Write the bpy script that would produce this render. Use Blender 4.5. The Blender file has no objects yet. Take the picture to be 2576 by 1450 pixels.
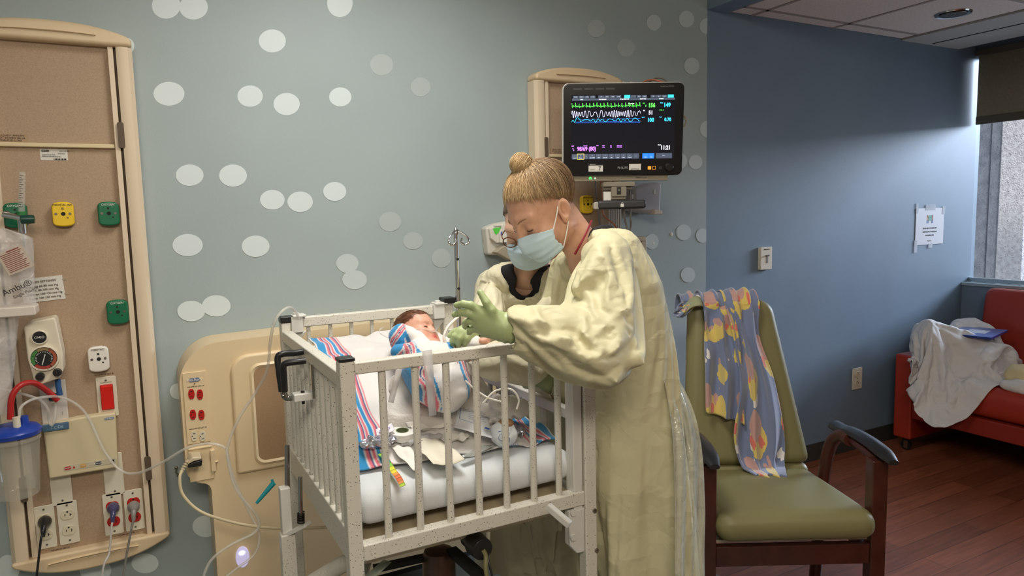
import bpy, bmesh, math, random
import numpy as np
from mathutils import Matrix, Vector

random.seed(7)
np.random.seed(7)
S = bpy.context.scene
COL = S.collection

# ------------------------------------------------------------------ camera
IMG_W, IMG_H, FPX, CAM_H = 2576, 1450, 1758.65, 1.45
def cam_axes():
    yaw, pit, rol = (math.radians(a) for a in (28.0782, 6.0739, -1.3699))
    d = np.array([math.sin(yaw)*math.cos(pit), math.cos(yaw)*math.cos(pit), -math.sin(pit)])
    r = np.array([math.cos(yaw), -math.sin(yaw), 0.0])
    u = np.cross(r, d)
    c, s = math.cos(rol), math.sin(rol)
    return c*r+s*u, -s*r+c*u, d
RX, UX, DX = cam_axes()
CAM = np.array([0, 0, CAM_H])
cam_data = bpy.data.cameras.new('camera')
cam_data.sensor_width = 36
cam_data.lens = FPX/IMG_W*36
cam_data.clip_start = 0.02
cam = bpy.data.objects.new('camera', cam_data)
COL.objects.link(cam)
mw = Matrix.Identity(4)
for i in range(3):
    mw[i][0], mw[i][1], mw[i][2], mw[i][3] = RX[i], UX[i], -DX[i], CAM[i]
cam.matrix_world = mw
S.camera = cam
# measured places in the room: a photograph point taken to a known wall, floor or distance
def ray(x, y): return RX*((x-IMG_W/2)/FPX) - UX*((y-IMG_H/2)/FPX) + DX
def atY(x, y, Y): v = ray(x, y); return CAM+v*(Y/v[1])
def atX(x, y, X): v = ray(x, y); return CAM+v*(X/v[0])
def atZ(x, y, Z): v = ray(x, y); return CAM+v*((Z-CAM_H)/v[2])
def P(x, y, z): return CAM+ray(x, y)*z

# ------------------------------------------------------------------ exposure, sky, lights
S.view_settings.view_transform = 'Standard'
S.view_settings.look = 'None'
S.view_settings.gamma = 1
S.view_settings.exposure = 0.55
S.view_settings.use_curve_mapping = False
world = bpy.data.worlds.new('overcast_sky')
S.world = world
world.use_nodes = True
bg = world.node_tree.nodes['Background']
bg.inputs[0].default_value = (0.80, 0.90, 1.0, 1)
bg.inputs[1].default_value = 0.8

def area(name, loc, target, size, power, color, sy=None, spread=None):
    l = bpy.data.lights.new(name, 'AREA')
    l.energy = power; l.color = color
    l.shape = 'RECTANGLE' if sy else 'DISK'
    l.size = size
    if sy: l.size_y = sy
    if spread: l.spread = math.radians(spread)
    o = bpy.data.objects.new(name, l)
    o.location = loc
    o.rotation_euler = (Vector(target)-Vector(loc)).to_track_quat('-Z', 'Y').to_euler()
    COL.objects.link(o)
    return o
area('bed_ceiling_light', (0.74, 1.58, 2.70), (0.76, 1.85, 0), 0.60, 13.5, (1.0, 0.965, 0.90), sy=0.60, spread=140)
area('room_fill_light', (-0.1, -0.7, 2.70), (0.2, 0.6, 0.2), 1.6, 52, (1.0, 0.88, 0.72), sy=0.8)  # added warm fill from the camera side, no fixture seen there
# bright strip of open sky seen only through the window, and a sun added to brighten the columns outside
area('sky_strip', (9.6, 0.9, 3.15), (4.7, 2.2, 1.4), 2.6, 500, (0.66, 0.79, 1.0), sy=1.7)
sun = bpy.data.lights.new('sun', 'SUN'); sun.energy = 2.6; sun.color = (1.0, 0.97, 0.92); sun.angle = math.radians(6)
sun_o = bpy.data.objects.new('sun', sun); COL.objects.link(sun_o)
sun_o.rotation_euler = Vector((.45, .62, -.64)).to_track_quat('-Z', 'Y').to_euler()

# ------------------------------------------------------------------ materials
def lin(c):
    if isinstance(c, str):
        c = [int(c[i:i+2], 16) for i in (0, 2, 4)]
    return tuple(((v/255)/12.92 if v/255 <= .04045 else ((v/255+.055)/1.055)**2.4) for v in c)+(1.0,)
MATS = {}
def mat(name, c, rough=.5, metal=0., var=None, bump=None, speck=None, alpha=1., emit=0., spec=.5, trans=0., sheen=0., coat=0., attr=None, sss=0., crinkle=None):
    """var=(scale, darker colour, lo, hi)  bump=(scale, height)  speck=(scale, size, colour)"""
    if name in MATS: return MATS[name]
    m = bpy.data.materials.new(name); m.use_nodes = True
    nt = m.node_tree; N = nt.nodes; L = nt.links
    b = N['Principled BSDF']
    b.inputs['Base Color'].default_value = lin(c)
    b.inputs['Roughness'].default_value = rough
    b.inputs['Metallic'].default_value = metal
    b.inputs['Specular IOR Level'].default_value = spec
    b.inputs['Alpha'].default_value = alpha
    b.inputs['Transmission Weight'].default_value = trans
    b.inputs['Sheen Weight'].default_value = sheen
    b.inputs['Coat Weight'].default_value = coat
    if sss:
        b.inputs['Subsurface Weight'].default_value = sss
        b.inputs['Subsurface Radius'].default_value = (.010, .004, .002)
        b.inputs['Subsurface Scale'].default_value = 1.0
    if emit:
        b.inputs['Emission Color'].default_value = lin(c)
        b.inputs['Emission Strength'].default_value = emit
    tc = N.new('ShaderNodeTexCoord')
    sock = None
    if attr:
        a = N.new('ShaderNodeAttribute'); a.attribute_name = attr
        sock = a.outputs['Color']
    if var:
        n = N.new('ShaderNodeTexNoise'); n.inputs['Scale'].default_value = var[0]; n.inputs['Detail'].default_value = 5
        L.new(tc.outputs['Object'], n.inputs['Vector'])
        r = N.new('ShaderNodeValToRGB')
        r.color_ramp.elements[0].position = var[2]; r.color_ramp.elements[0].color = lin(var[1])
        r.color_ramp.elements[1].position = var[3]; r.color_ramp.elements[1].color = lin(c)
        L.new(n.outputs['Fac'], r.inputs['Fac']); sock = r.outputs['Color']
    if speck:
        v = N.new('ShaderNodeTexVoronoi'); v.inputs['Scale'].default_value = speck[0]
        L.new(tc.outputs['Object'], v.inputs['Vector'])
        n2 = N.new('ShaderNodeTexWhiteNoise'); L.new(v.outputs['Color'], n2.inputs['Vector'])
        th = N.new('ShaderNodeMath'); th.operation = 'MULTIPLY'; L.new(n2.outputs['Value'], th.inputs[0]); th.inputs[1].default_value = speck[1]
        lt = N.new('ShaderNodeMath'); lt.operation = 'LESS_THAN'; L.new(v.outputs['Distance'], lt.inputs[0]); L.new(th.outputs[0], lt.inputs[1])
        mx = N.new('ShaderNodeMix'); mx.data_type = 'RGBA'
        L.new(lt.outputs[0], mx.inputs['Factor'])
        if sock: L.new(sock, mx.inputs['A'])
        else: mx.inputs['A'].default_value = lin(c)
        mx.inputs['B'].default_value = lin(speck[2]); sock = mx.outputs['Result']
    if sock: L.new(sock, b.inputs['Base Color'])
    if bump:
        n = N.new('ShaderNodeTexNoise'); n.inputs['Scale'].default_value = bump[0]; n.inputs['Detail'].default_value = 4
        L.new(tc.outputs['Object'], n.inputs['Vector'])
        bp = N.new('ShaderNodeBump'); bp.inputs['Strength'].default_value = 1; bp.inputs['Distance'].default_value = bump[1]
        L.new(n.outputs['Fac'], bp.inputs['Height']); L.new(bp.outputs['Normal'], b.inputs['Normal'])
    if crinkle:
        # crumpled sheet: pyramidal facets of a Chebychev Voronoi at two sizes, bent by noise
        wn = N.new('ShaderNodeTexNoise'); wn.inputs['Scale'].default_value = crinkle[0]*.8; wn.inputs['Detail'].default_value = 2
        L.new(tc.outputs['Object'], wn.inputs['Vector'])
        wm = N.new('ShaderNodeMix'); wm.data_type = 'RGBA'; wm.blend_type = 'LINEAR_LIGHT'; wm.inputs['Factor'].default_value = .35/crinkle[0]*1.2
        L.new(tc.outputs['Object'], wm.inputs['A']); L.new(wn.outputs['Color'], wm.inputs['B'])
        hs = None
        for k, a in ((1, 1.), (2.7, .33)):
            v = N.new('ShaderNodeTexVoronoi'); v.distance = 'CHEBYCHEV'; v.inputs['Scale'].default_value = crinkle[0]*k
            L.new(wm.outputs['Result'], v.inputs['Vector'])
            mm = N.new('ShaderNodeMath'); mm.operation = 'MULTIPLY_ADD'; L.new(v.outputs['Distance'], mm.inputs[0]); mm.inputs[1].default_value = a
            if hs: L.new(hs, mm.inputs[2])
            else: mm.inputs[2].default_value = 0
            hs = mm.outputs[0]
        bp = N.new('ShaderNodeBump'); bp.inputs['Strength'].default_value = 1; bp.inputs['Distance'].default_value = crinkle[1]
        L.new(hs, bp.inputs['Height']); L.new(bp.outputs['Normal'], b.inputs['Normal'])
    MATS[name] = m
    return m

# ------------------------------------------------------------------ mesh helpers
def catmull(pts, k=8):
    p = [Vector(q) for q in pts]
    if len(p) < 3: return p
    p = [2*p[0]-p[1]]+p+[2*p[-1]-p[-2]]
    out = []
    for i in range(1, len(p)-2):
        for j in range(k):
            t = j/k
            a, b, c, d = p[i-1], p[i], p[i+1], p[i+2]
            out.append(.5*((2*b)+(c-a)*t+(2*a-5*b+4*c-d)*t*t+(3*b-a-3*c+d)*t**3))
    out.append(p[-2])
    return out
class MB:
    def __init__(s, T=None):
        s.bm = bmesh.new(); s.T = T or Matrix.Identity(4)
    def raw(s, vs, fs, m=0):
        v = [s.bm.verts.new(s.T @ Vector(q)) for q in vs]
        for f in fs:
            try:
                g = s.bm.faces.new([v[i] for i in f]); g.material_index = m
            except ValueError: pass
        return s
    def box(s, x0, x1, y0, y1, z0, z1, m=0):
        vs = [(x, y, z) for x in (x0, x1) for y in (y0, y1) for z in (z0, z1)]
        return s.raw(vs, [(0, 1, 3, 2), (4, 6, 7, 5), (0, 4, 5, 1), (2, 3, 7, 6), (0, 2, 6, 4), (1, 5, 7, 3)], m)
    def bar(s, a, b, w, h, up=(0, 0, 1), m=0):
        """rectangular bar from a to b, w across, h along up"""
        a, b, up = Vector(a), Vector(b), Vector(up)
        d = (b-a).normalized(); x = d.cross(up).normalized(); u = x.cross(d)
        vs = [q+x*(sx*w/2)+u*(su*h/2) for q in (a, b) for sx, su in ((-1, -1), (1, -1), (1, 1), (-1, 1))]
        return s.raw(vs, [(0, 3, 2, 1), (4, 5, 6, 7), (0, 1, 5, 4), (1, 2, 6, 5), (2, 3, 7, 6), (3, 0, 4, 7)], m)
    def tube(s, pts, r, n=10, m=0, smooth=0, cap=True):
        pts = catmull(pts, smooth) if smooth else [Vector(p) for p in pts]
        rs = r if isinstance(r, (list, tuple)) else None
        N = len(pts); prev = None; rings = []
        for i, p in enumerate(pts):
            d = (pts[min(i+1, N-1)]-pts[max(i-1, 0)]).normalized()
            if prev is None:
                x = d.orthogonal().normalized()
            else:
                x = (prev-d*prev.dot(d))
                x = x.normalized() if x.length > 1e-6 else d.orthogonal().normalized()
            prev = x; y = d.cross(x)
            if rs:
                t = i/(N-1)*(len(rs)-1); k = min(int(t), len(rs)-2); rr = rs[k]+(rs[k+1]-rs[k])*(t-k)
            else: rr = r
            rings.append([s.bm.verts.new(s.T @ (p+(x*math.cos(2*math.pi*j/n)+y*math.sin(2*math.pi*j/n))*rr)) for j in range(n)])
        for a, b in zip(rings, rings[1:]):
            for j in range(n):
                f = s.bm.faces.new((a[j], a[(j+1) % n], b[(j+1) % n], b[j])); f.material_index = m
        if cap:
            f = s.bm.faces.new(rings[0][::-1]); f.material_index = m
            f = s.bm.faces.new(rings[-1]); f.material_index = m
        return s
    def cyl(s, a, b, r, r2=None, n=20, m=0):
        return s.tube([a, b], [r, r if r2 is None else r2], n, m)
    def prism(s, pts, y0, y1, m=0):
        """outline in x,z pushed through from y0 to y1"""
        k = len(pts)
        vs = [(x, y0, z) for x, z in pts]+[(x, y1, z) for x, z in pts]
        fs = [tuple(range(k)), tuple(range(2*k-1, k-1, -1))]+[(i, k+i, k+(i+1) % k, (i+1) % k) for i in range(k)]
        return s.raw(vs, fs, m)
    def lathe(s, prof, c, axis='z', n=28, m=0):
        rings = []
        for r, h in prof:
            ring = []
            for j in range(n):
                a = 2*math.pi*j/n; x, y = r*math.cos(a), r*math.sin(a)
                q = {'z': (x, y, h), 'y': (x, h, y), 'x': (h, x, y)}[axis]
                ring.append(s.bm.verts.new(s.T @ (Vector(c)+Vector(q))))
            rings.append(ring)
        for a, b in zip(rings, rings[1:]):
            for j in range(n):
                f = s.bm.faces.new((a[j], a[(j+1) % n], b[(j+1) % n], b[j])); f.material_index = m
        if prof[0][0] > 1e-6: s.bm.faces.new(rings[0][::-1]).material_index = m
        if prof[-1][0] > 1e-6: s.bm.faces.new(rings[-1]).material_index = m
        return s
    def ball(s, c, r, m=0, n=16):
        r = r if isinstance(r, (tuple, list)) else (r, r, r)
        T = s.T @ Matrix.Translation(Vector(c)) @ Matrix.Diagonal((*r, 1))
        before = set(s.bm.faces)
        bmesh.ops.create_uvsphere(s.bm, u_segments=n, v_segments=n//2+2, radius=1, matrix=T)
        for f in s.bm.faces:
            if f not in before: f.material_index = m
        return s
    def grid(s, F, nu, nv, m=0, uv=True, cu=False):
        lay = s.bm.loops.layers.uv.verify()
        V = [[s.bm.verts.new(s.T @ Vector(F(i/nu, j/nv))) for j in range(nv+1)] for i in range(nu+1)]
        for i in range(nu):
            for j in range(nv):
                q = [(i, j), (i+1, j), (i+1, j+1), (i, j+1)]
                f = s.bm.faces.new([V[a][b] for a, b in q]); f.material_index = m
                for lp, (a, b) in zip(f.loops, q): lp[lay].uv = (a/nu, b/nv)
        return s
    def build(s, name, mats, parent=None, bevel=0., seg=2, angle=38, solid=0., sub=0, flat=False, offset=-1):
        if bevel or not flat:
            bmesh.ops.remove_doubles(s.bm, verts=s.bm.verts, dist=1e-6)
        bmesh.ops.recalc_face_normals(s.bm, faces=s.bm.faces)
        me = bpy.data.meshes.new(name); s.bm.to_mesh(me); s.bm.free()
        for mm in (mats if isinstance(mats, (list, tuple)) else [mats]): me.materials.append(mm)
        if not flat:
            me.polygons.foreach_set('use_smooth', [True]*len(me.polygons))
            me.set_sharp_from_angle(angle=math.radians(angle))
        o = bpy.data.objects.new(name, me); COL.objects.link(o)
        if bevel:
            b = o.modifiers.new('bevel', 'BEVEL'); b.width = bevel; b.segments = seg; b.limit_method = 'ANGLE'; b.angle_limit = math.radians(40)
            b.harden_normals = True
        if sub:
            d = o.modifiers.new('sub', 'SUBSURF'); d.levels = sub; d.render_levels = sub
        if solid:
            d = o.modifiers.new('solid', 'SOLIDIFY'); d.thickness = solid; d.offset = offset
        if parent: put(o, parent)
        return o
def put(o, parent):
    o.parent = parent
    o.matrix_parent_inverse = Matrix.LocRotScale(parent.location, parent.rotation_euler, None).inverted()
def tag(o, label, cat, group=None, kind=None):
    if label: o['label'] = label
    if cat: o['category'] = cat
    if group: o['group'] = group
    if kind: o['kind'] = kind
    return o
def thing(name, label, cat, loc=(0, 0, 0), group=None):
    o = bpy.data.objects.new(name, None); o.empty_display_size = .05
    o.location = [float(v) for v in loc]; COL.objects.link(o)
    return tag(o, label, cat, group)
def struct(o):
    o['kind'] = 'structure'; return o
FACE = Matrix.Rotation(math.pi/2, 4, 'X')            # lettering that reads from -Y
def text(items, name, m, parent, T=None, depth=.0003, bold=0.):
    """items: (string, x, z, height, y[, align[, xscale]]) lettering on a wall-parallel plane, joined to ONE mesh"""
    bm = bmesh.new()
    for it in items:
        st, x, z, h, y = it[:5]
        cu = bpy.data.curves.new('t', 'FONT'); cu.body = st; cu.size = h*1.42; cu.extrude = depth; cu.offset = bold*h
        cu.align_x = it[5] if len(it) > 5 else 'CENTER'; cu.align_y = 'CENTER'
        cu.resolution_u = 3
        ob = bpy.data.objects.new('t', cu); COL.objects.link(ob)
        dg = bpy.context.evaluated_depsgraph_get()
        me = bpy.data.meshes.new_from_object(ob.evaluated_get(dg))
        M = (T or Matrix.Identity(4)) @ Matrix.Translation((x, y, z)) @ (it[7] if len(it) > 7 else Matrix.Identity(4)) @ FACE @ Matrix.Diagonal((it[6] if len(it) > 6 else 1, 1, 1, 1))
        me.transform(M); bm.from_mesh(me)
        bpy.data.objects.remove(ob); bpy.data.curves.remove(cu); bpy.data.meshes.remove(me)
    me = bpy.data.meshes.new(name); bm.to_mesh(me); bm.free(); me.materials.append(m)
    o = bpy.data.objects.new(name, me); COL.objects.link(o)
    if parent: put(o, parent)
    return o
def rrect(x0, x1, z0, z1, r, n=5):
    out = []
    for cx, cz, a0 in ((x1-r, z1-r, 0), (x0+r, z1-r, 90), (x0+r, z0+r, 180), (x1-r, z0+r, 270)):
        for i in range(n+1):
            a = math.radians(a0+90*i/n); out.append((cx+r*math.cos(a), cz+r*math.sin(a)))
    return out

# ------------------------------------------------------------------ smooth bodies from distance fields (surface nets)
def vnoise(X, Y, Z, seed=0):
    xi, yi, zi = np.floor(X).astype(np.int64), np.floor(Y).astype(np.int64), np.floor(Z).astype(np.int64)
    fx, fy, fz = X-xi, Y-yi, Z-zi
    fx, fy, fz = (t*t*(3-2*t) for t in (fx, fy, fz))
    def hsh(a, b, c):
        h = (a*374761393+b*668265263+c*2147483647+seed*1274126177) & 0xffffffff
        h = ((h ^ (h >> 13))*1274126177) & 0xffffffff
        return ((h ^ (h >> 16)) & 0xffff)/65535.0
    r = 0
    for a in (0, 1):
        for b in (0, 1):
            for c in (0, 1):
                r = r+hsh(xi+a, yi+b, zi+c)*(fx if a else 1-fx)*(fy if b else 1-fy)*(fz if c else 1-fz)
    return r
def smin(a, b, k):
    h = np.clip(.5+.5*(b-a)/k, 0, 1)
    return b+(a-b)*h-k*h*(1-h)
def smax(a, b, k): return -smin(-a, -b, k)
def cap(p, a, b, ra, rb=None):
    rb = ra if rb is None else rb
    a = np.asarray(a, float); b = np.asarray(b, float); d = b-a
    t = np.clip(((p[0]-a[0])*d[0]+(p[1]-a[1])*d[1]+(p[2]-a[2])*d[2])/max(d@d, 1e-9), 0, 1)
    return np.sqrt(sum((p[i]-a[i]-t*d[i])**2 for i in range(3)))-(ra+(rb-ra)*t)
def ell(p, c, r):
    q = [(p[i]-c[i])/r[i] for i in range(3)]
    k0 = np.sqrt(q[0]**2+q[1]**2+q[2]**2)+1e-9
    k1 = np.sqrt(sum((q[i]/r[i])**2 for i in range(3)))+1e-9
    return k0*(k0-1)/k1
def nets(fn, lo, hi, h):
    ax = [np.arange(lo[i], hi[i]+h, h) for i in range(3)]
    G = np.meshgrid(*ax, indexing='ij')
    D = fn(G).astype(np.float32)
    ins = D < 0
    off = np.array([(i, j, k) for i in (0, 1) for j in (0, 1) for k in (0, 1)])
    n = np.array(D.shape)-1
    cnt = np.zeros(n, np.int8)
    for o in off: cnt += ins[o[0]:o[0]+n[0], o[1]:o[1]+n[1], o[2]:o[2]+n[2]]
    act = (cnt > 0) & (cnt < 8)
    idx = np.argwhere(act)
    V8 = np.stack([D[idx[:, 0]+o[0], idx[:, 1]+o[1], idx[:, 2]+o[2]] for o in off], 1)
    pos = np.zeros((len(idx), 3)); c = np.zeros(len(idx))
    for a in range(8):
        for b in range(a+1, 8):
            if np.abs(off[a]-off[b]).sum() != 1: continue
            m = (V8[:, a] < 0) != (V8[:, b] < 0)
            t = V8[:, a]/np.where(m, V8[:, a]-V8[:, b], 1)
            pos += np.where(m[:, None], off[a]+t[:, None]*(off[b]-off[a]), 0); c += m
    verts = np.array(lo)+h*(idx+pos/c[:, None])
    vid = -np.ones(n, np.int64); vid[act] = np.arange(len(idx))
    quads = []
    for axis in range(3):
        o1, o2 = [i for i in range(3) if i != axis]
        sh = [slice(None)]*3; sh2 = [slice(None)]*3
        sh[axis] = slice(0, -1); sh2[axis] = slice(1, None)
        A, B = ins[tuple(sh)], ins[tuple(sh2)]
        e = np.argwhere(A != B)
        ok = np.ones(len(e), bool)
        for o_ in (o1, o2): ok &= (e[:, o_] > 0) & (e[:, o_] < n[o_])
        e = e[ok]
        flip = A[e[:, 0], e[:, 1], e[:, 2]]
        if axis == 1: flip = ~flip
        q = []
        for d1, d2 in ((1, 1), (0, 1), (0, 0), (1, 0)):
            k = e.copy(); k[:, o1] -= d1; k[:, o2] -= d2
            q.append(vid[k[:, 0], k[:, 1], k[:, 2]])
        q = np.stack(q, 1); q[~flip] = q[~flip][:, ::-1]
        quads.append(q)
    return verts, np.concatenate(quads)
def npmesh(name, verts, quads, mats, parent=None, color=None, M=None, smooth=0, angle=None):
    me = bpy.data.meshes.new(name)
    if M is not None: verts = verts @ np.array(M)[:3, :3].T+np.array(M)[:3, 3]
    me.from_pydata(verts.tolist(), [], quads.tolist())
    for mm in (mats if isinstance(mats, (list, tuple)) else [mats]): me.materials.append(mm)
    me.polygons.foreach_set('use_smooth', [True]*len(me.polygons))
    if angle: me.set_sharp_from_angle(angle=math.radians(angle))
    if color is not None:
        at = me.color_attributes.new('shade', 'FLOAT_COLOR', 'POINT')
        at.data.foreach_set('color', np.c_[color, np.ones(len(color))].astype(np.float32).ravel())
    me.validate(); me.update()
    o = bpy.data.objects.new(name, me); COL.objects.link(o)
    if smooth:
        d = o.modifiers.new('smooth', 'SMOOTH'); d.iterations = smooth; d.factor = .5
    if parent: put(o, parent)
    return o
def creases(p, amp, lam, seed, dirs=5, warp=.5):
    """crisp folded-sheet relief: triangular waves in several directions, bent by noise"""
    rng = np.random.RandomState(seed); r = 0
    w = (vnoise(p[0]/lam*.6, p[1]/lam*.6, p[2]/lam*.6, seed)-.5)*warp*2
    for i in range(dirs):
        d = rng.randn(3); d /= np.linalg.norm(d)
        ph = (p[0]*d[0]+p[1]*d[1]+p[2]*d[2])/(lam*rng.uniform(.7, 1.5))+w*rng.uniform(.6, 1.4)+rng.rand()
        r = r+np.abs((ph % 1)-.5)*2-.5
    return r*amp/dirs**.5

def ridges(p, lines, w, amp, zmax):
    """sharp raised creases along drawn lines on the camera-facing side of a garment"""
    X = p[0]*RX[0]+p[1]*RX[1]+p[2]*RX[2]; Y = p[0]*UX[0]+p[1]*UX[1]+p[2]*UX[2]
    Zc = (p[0]-CAM[0])*DX[0]+(p[1]-CAM[1])*DX[1]+(p[2]-CAM[2])*DX[2]
    fr = np.clip((zmax-Zc)/.05, 0, 1); out = 0
    for k, ln in enumerate(lines):
        z = ln[0]; pts = [P(x, y, z) for x, y in ln[1:]]; dm = None
        for a, b in zip(pts, pts[1:]):
            ax_, ay, bx, by = a @ RX, a @ UX, b @ RX, b @ UX
            t = np.clip(((X-ax_)*(bx-ax_)+(Y-ay)*(by-ay))/((bx-ax_)**2+(by-ay)**2+1e-9), 0, 1)
            d = np.sqrt((X-ax_-t*(bx-ax_))**2+(Y-ay-t*(by-ay))**2); dm = d if dm is None else np.minimum(dm, d)
        out = np.maximum(out, np.maximum(0, 1-dm/w))
    return out*amp*fr
def facets(p, amp, lam, seed, n=3, stretch=None):
    """large flat folds: a few bent triangular waves, taken one over the other"""
    rng = np.random.RandomState(seed); r = None
    w = (vnoise(p[0]/lam*.5, p[1]/lam*.5, p[2]/lam*.5, seed)-.5)
    for i in range(n):
        d = rng.randn(3); d /= np.linalg.norm(d)
        if stretch is not None: d = d*np.array(stretch); d /= np.linalg.norm(d)
        ph = (p[0]*d[0]+p[1]*d[1]+p[2]*d[2])/(lam*rng.uniform(.8, 1.5))+w*rng.uniform(.4, .9)+rng.rand()
        t = np.abs((ph % 1)-.5)*2
        r = t if r is None else np.maximum(r, t)
    return (r-.75)*amp*2

def drape(name, fn, holes, lo, hi, h, colliders, pin, m, parent, frames=28, grow=.08, bend=1.5, zcut=None, sub=1):
    """cut a garment shell out of a distance field, let it hang on the body as cloth, keep the settled shape"""
    v, q = nets(fn, lo, hi, h)
    c = v[q].mean(1)
    keep = np.ones(len(q), bool)
    for hf in holes: keep &= hf([c[:, 0], c[:, 1], c[:, 2]]) > -.001
    if zcut is not None: keep &= c[:, 2] > zcut
    q = q[keep]; used = np.unique(q); mp = -np.ones(len(v), int); mp[used] = np.arange(len(used)); v = v[used]; q = mp[q]
    o = npmesh(name, v, q, m)
    return settle(o, colliders, pin(v), parent, frames, grow, bend, sub)
def settle(o, colliders, w, parent, frames=28, grow=.08, bend=1.5, sub=1, selfcol=False):
    """hang a sheet or shell on its colliders as cloth and keep the settled mesh"""
    name = o.name.split('.')[0]
    vg = o.vertex_groups.new(name='held')
    for i in np.nonzero(w > .02)[0]: vg.add([int(i)], float(min(1, w[i])), 'REPLACE')
    for cobj in colliders:
        cm = cobj.modifiers.new('collision', 'COLLISION'); cobj.collision.thickness_outer = .006; cobj.collision.cloth_friction = 8
    md = o.modifiers.new('cloth', 'CLOTH'); cs = md.settings
    cs.quality = 6; cs.mass = .12; cs.tension_stiffness = 25; cs.compression_stiffness = 25; cs.shear_stiffness = 12; cs.bending_stiffness = bend
    cs.tension_damping = 8; cs.compression_damping = 8; cs.bending_damping = .6; cs.air_damping = 2.5
    cs.vertex_group_mass = 'held'; cs.pin_stiffness = 1; cs.shrink_min = -grow
    md.collision_settings.distance_min = .004; md.collision_settings.collision_quality = 2
    md.collision_settings.use_self_collision = selfcol; md.collision_settings.self_distance_min = .004
    md.point_cache.frame_start = 1; md.point_cache.frame_end = frames+2
    S.frame_start = 1; S.frame_end = frames+2
    for f in range(1, frames+1): S.frame_set(f)
    dg = bpy.context.evaluated_depsgraph_get()
    me = bpy.data.meshes.new_from_object(o.evaluated_get(dg))
    old = o.data; o.modifiers.clear(); o.data = me; me.name = name; bpy.data.meshes.remove(old)
    o.vertex_groups.clear()
    for cobj in colliders:
        for mm in [x for x in cobj.modifiers if x.type == 'COLLISION']: cobj.modifiers.remove(mm)
    S.frame_set(1)
    me.polygons.foreach_set('use_smooth', [True]*len(me.polygons))
    if sub:
        d = o.modifiers.new('sub', 'SUBSURF'); d.levels = sub; d.render_levels = sub
    if parent: put(o, parent)
    return o
# ------------------------------------------------------------------ the room
WY = 2.622            # head wall plane
m_wall = mat('wall_grey_paint', 'a2b0b2', .55, bump=(260, .0004), var=(3, '9dabad', .3, .7))
m_blue = mat('wall_blue_paint', '788c9f', .5, bump=(220, .0003), var=(2.5, '708496', .3, .7))
m_dotA = mat('dot_decal_light', 'd3dfe1', .45)
m_dotB = mat('dot_decal_mid', 'bfcbcd', .45)
m_dotC = mat('dot_decal_faint', 'afbabb', .45)
m_ceil = mat('ceiling_tile', 'efe4dd', .9, var=(90, 'e2d7d0', .35, .6), bump=(180, .0008))
m_white_paint = mat('white_paint', 'dcd8cf', .6)
m_plaster = mat('grey_plaster', 'b4b4b0', .7)
m_dark = mat('dark_gap', '191714', .8)
m_black = mat('black_plastic', '1c1c1d', .35)
m_blackm = mat('black_matte', '141416', .7)

w = MB()
w.raw([(-1.6, WY, 0), (2.502, WY, 0), (2.502, WY, 2.8), (-1.6, WY, 2.8)], [(0, 1, 2, 3)], 0)
w.raw([(2.502, WY, 0), (4.86, WY, 0), (4.86, WY, 2.8), (2.502, WY, 2.8)], [(0, 1, 2, 3)], 1)
w.box(-1.6, 4.86, WY+.001, WY+.12, 0, 2.8, 0)
dots = [(418,14,36,33,0),(487,18,36,31,0),(855,8,32,35,0),(685,103,34,29,0),(425,236,39,30,0),(629,242,32,27,0),(721,262,33,28,0),(856,244,28,24,0),
 (960,163,29,27,2),(1058,219,25,24,2),(318,116,20,21,0),(477,441,35,27,0),(586,442,35,28,0),(685,503,31,25,0),(755,508,32,26,0),(842,482,29,24,0),
 (472,617,38,28,0),(643,620,35,27,0),(981,558,28,25,2),(1039,606,25,22,2),(874,663,28,24,1),(892,704,31,24,1),(1110,650,24,24,3),(481,783,35,26,0),
 (544,770,36,27,0),(517,1325,33,27,0),(365,1418,34,25,0),(240,1435,40,30,0),(20,1432,30,35,0),(1500,72,22,22,3),(1575,120,22,22,2),(1645,57,18,20,1),
 (1727,48,19,21,1),(1778,66,18,20,1),(1740,166,19,21,1),(1779,325,18,21,1),(1705,405,24,22,1),(1750,408,17,18,1),(1640,608,17,19,1),(1720,585,19,20,1),
 (1767,593,16,18,1),(1731,692,18,19,1),(447,985,20,20,0)]
for k, (cx, cy, rx, ry, lv) in enumerate(dots):
    ring = [atY(cx+rx*math.cos(a), cy+ry*math.sin(a), WY-.0004-.00005*k) for a in np.linspace(0, 2*math.pi, 36, endpoint=False)]
    ring = [(min(q[0], 2.501), q[1], q[2]) for q in ring]
    w.raw(ring, [tuple(range(36))], 2+min(lv, 2) if lv < 3 else 4)
struct(w.build('wall_back', [m_wall, m_blue, m_dotA, m_dotB, m_dotC], flat=True))
# scuffs and chips of bare filler on the head wall
for n_, (cx, cy, r_) in enumerate([(1689, 590, 4.5), (1643, 613, 3.5)]):
    c = atY(cx, cy, WY)
    o = MB().ball((c[0], WY-.001, c[2]), (r_*.0018, .003, r_*.0024), n=8).build('wall_chip', m_white_paint)
    tag(o, ['small white paint chip on grey wall between two pale dots', 'small chip inside the pale dot beside the beige cabinet'][n_], 'paint chip')

struct(MB().box(-1.62, -1.5, -2.6, WY+.1, 0, 2.8).build('wall_left', m_wall))
struct(MB().box(-1.6, 4.9, -2.7, -2.58, 0, 2.8).build('wall_front', m_white_paint))
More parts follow.
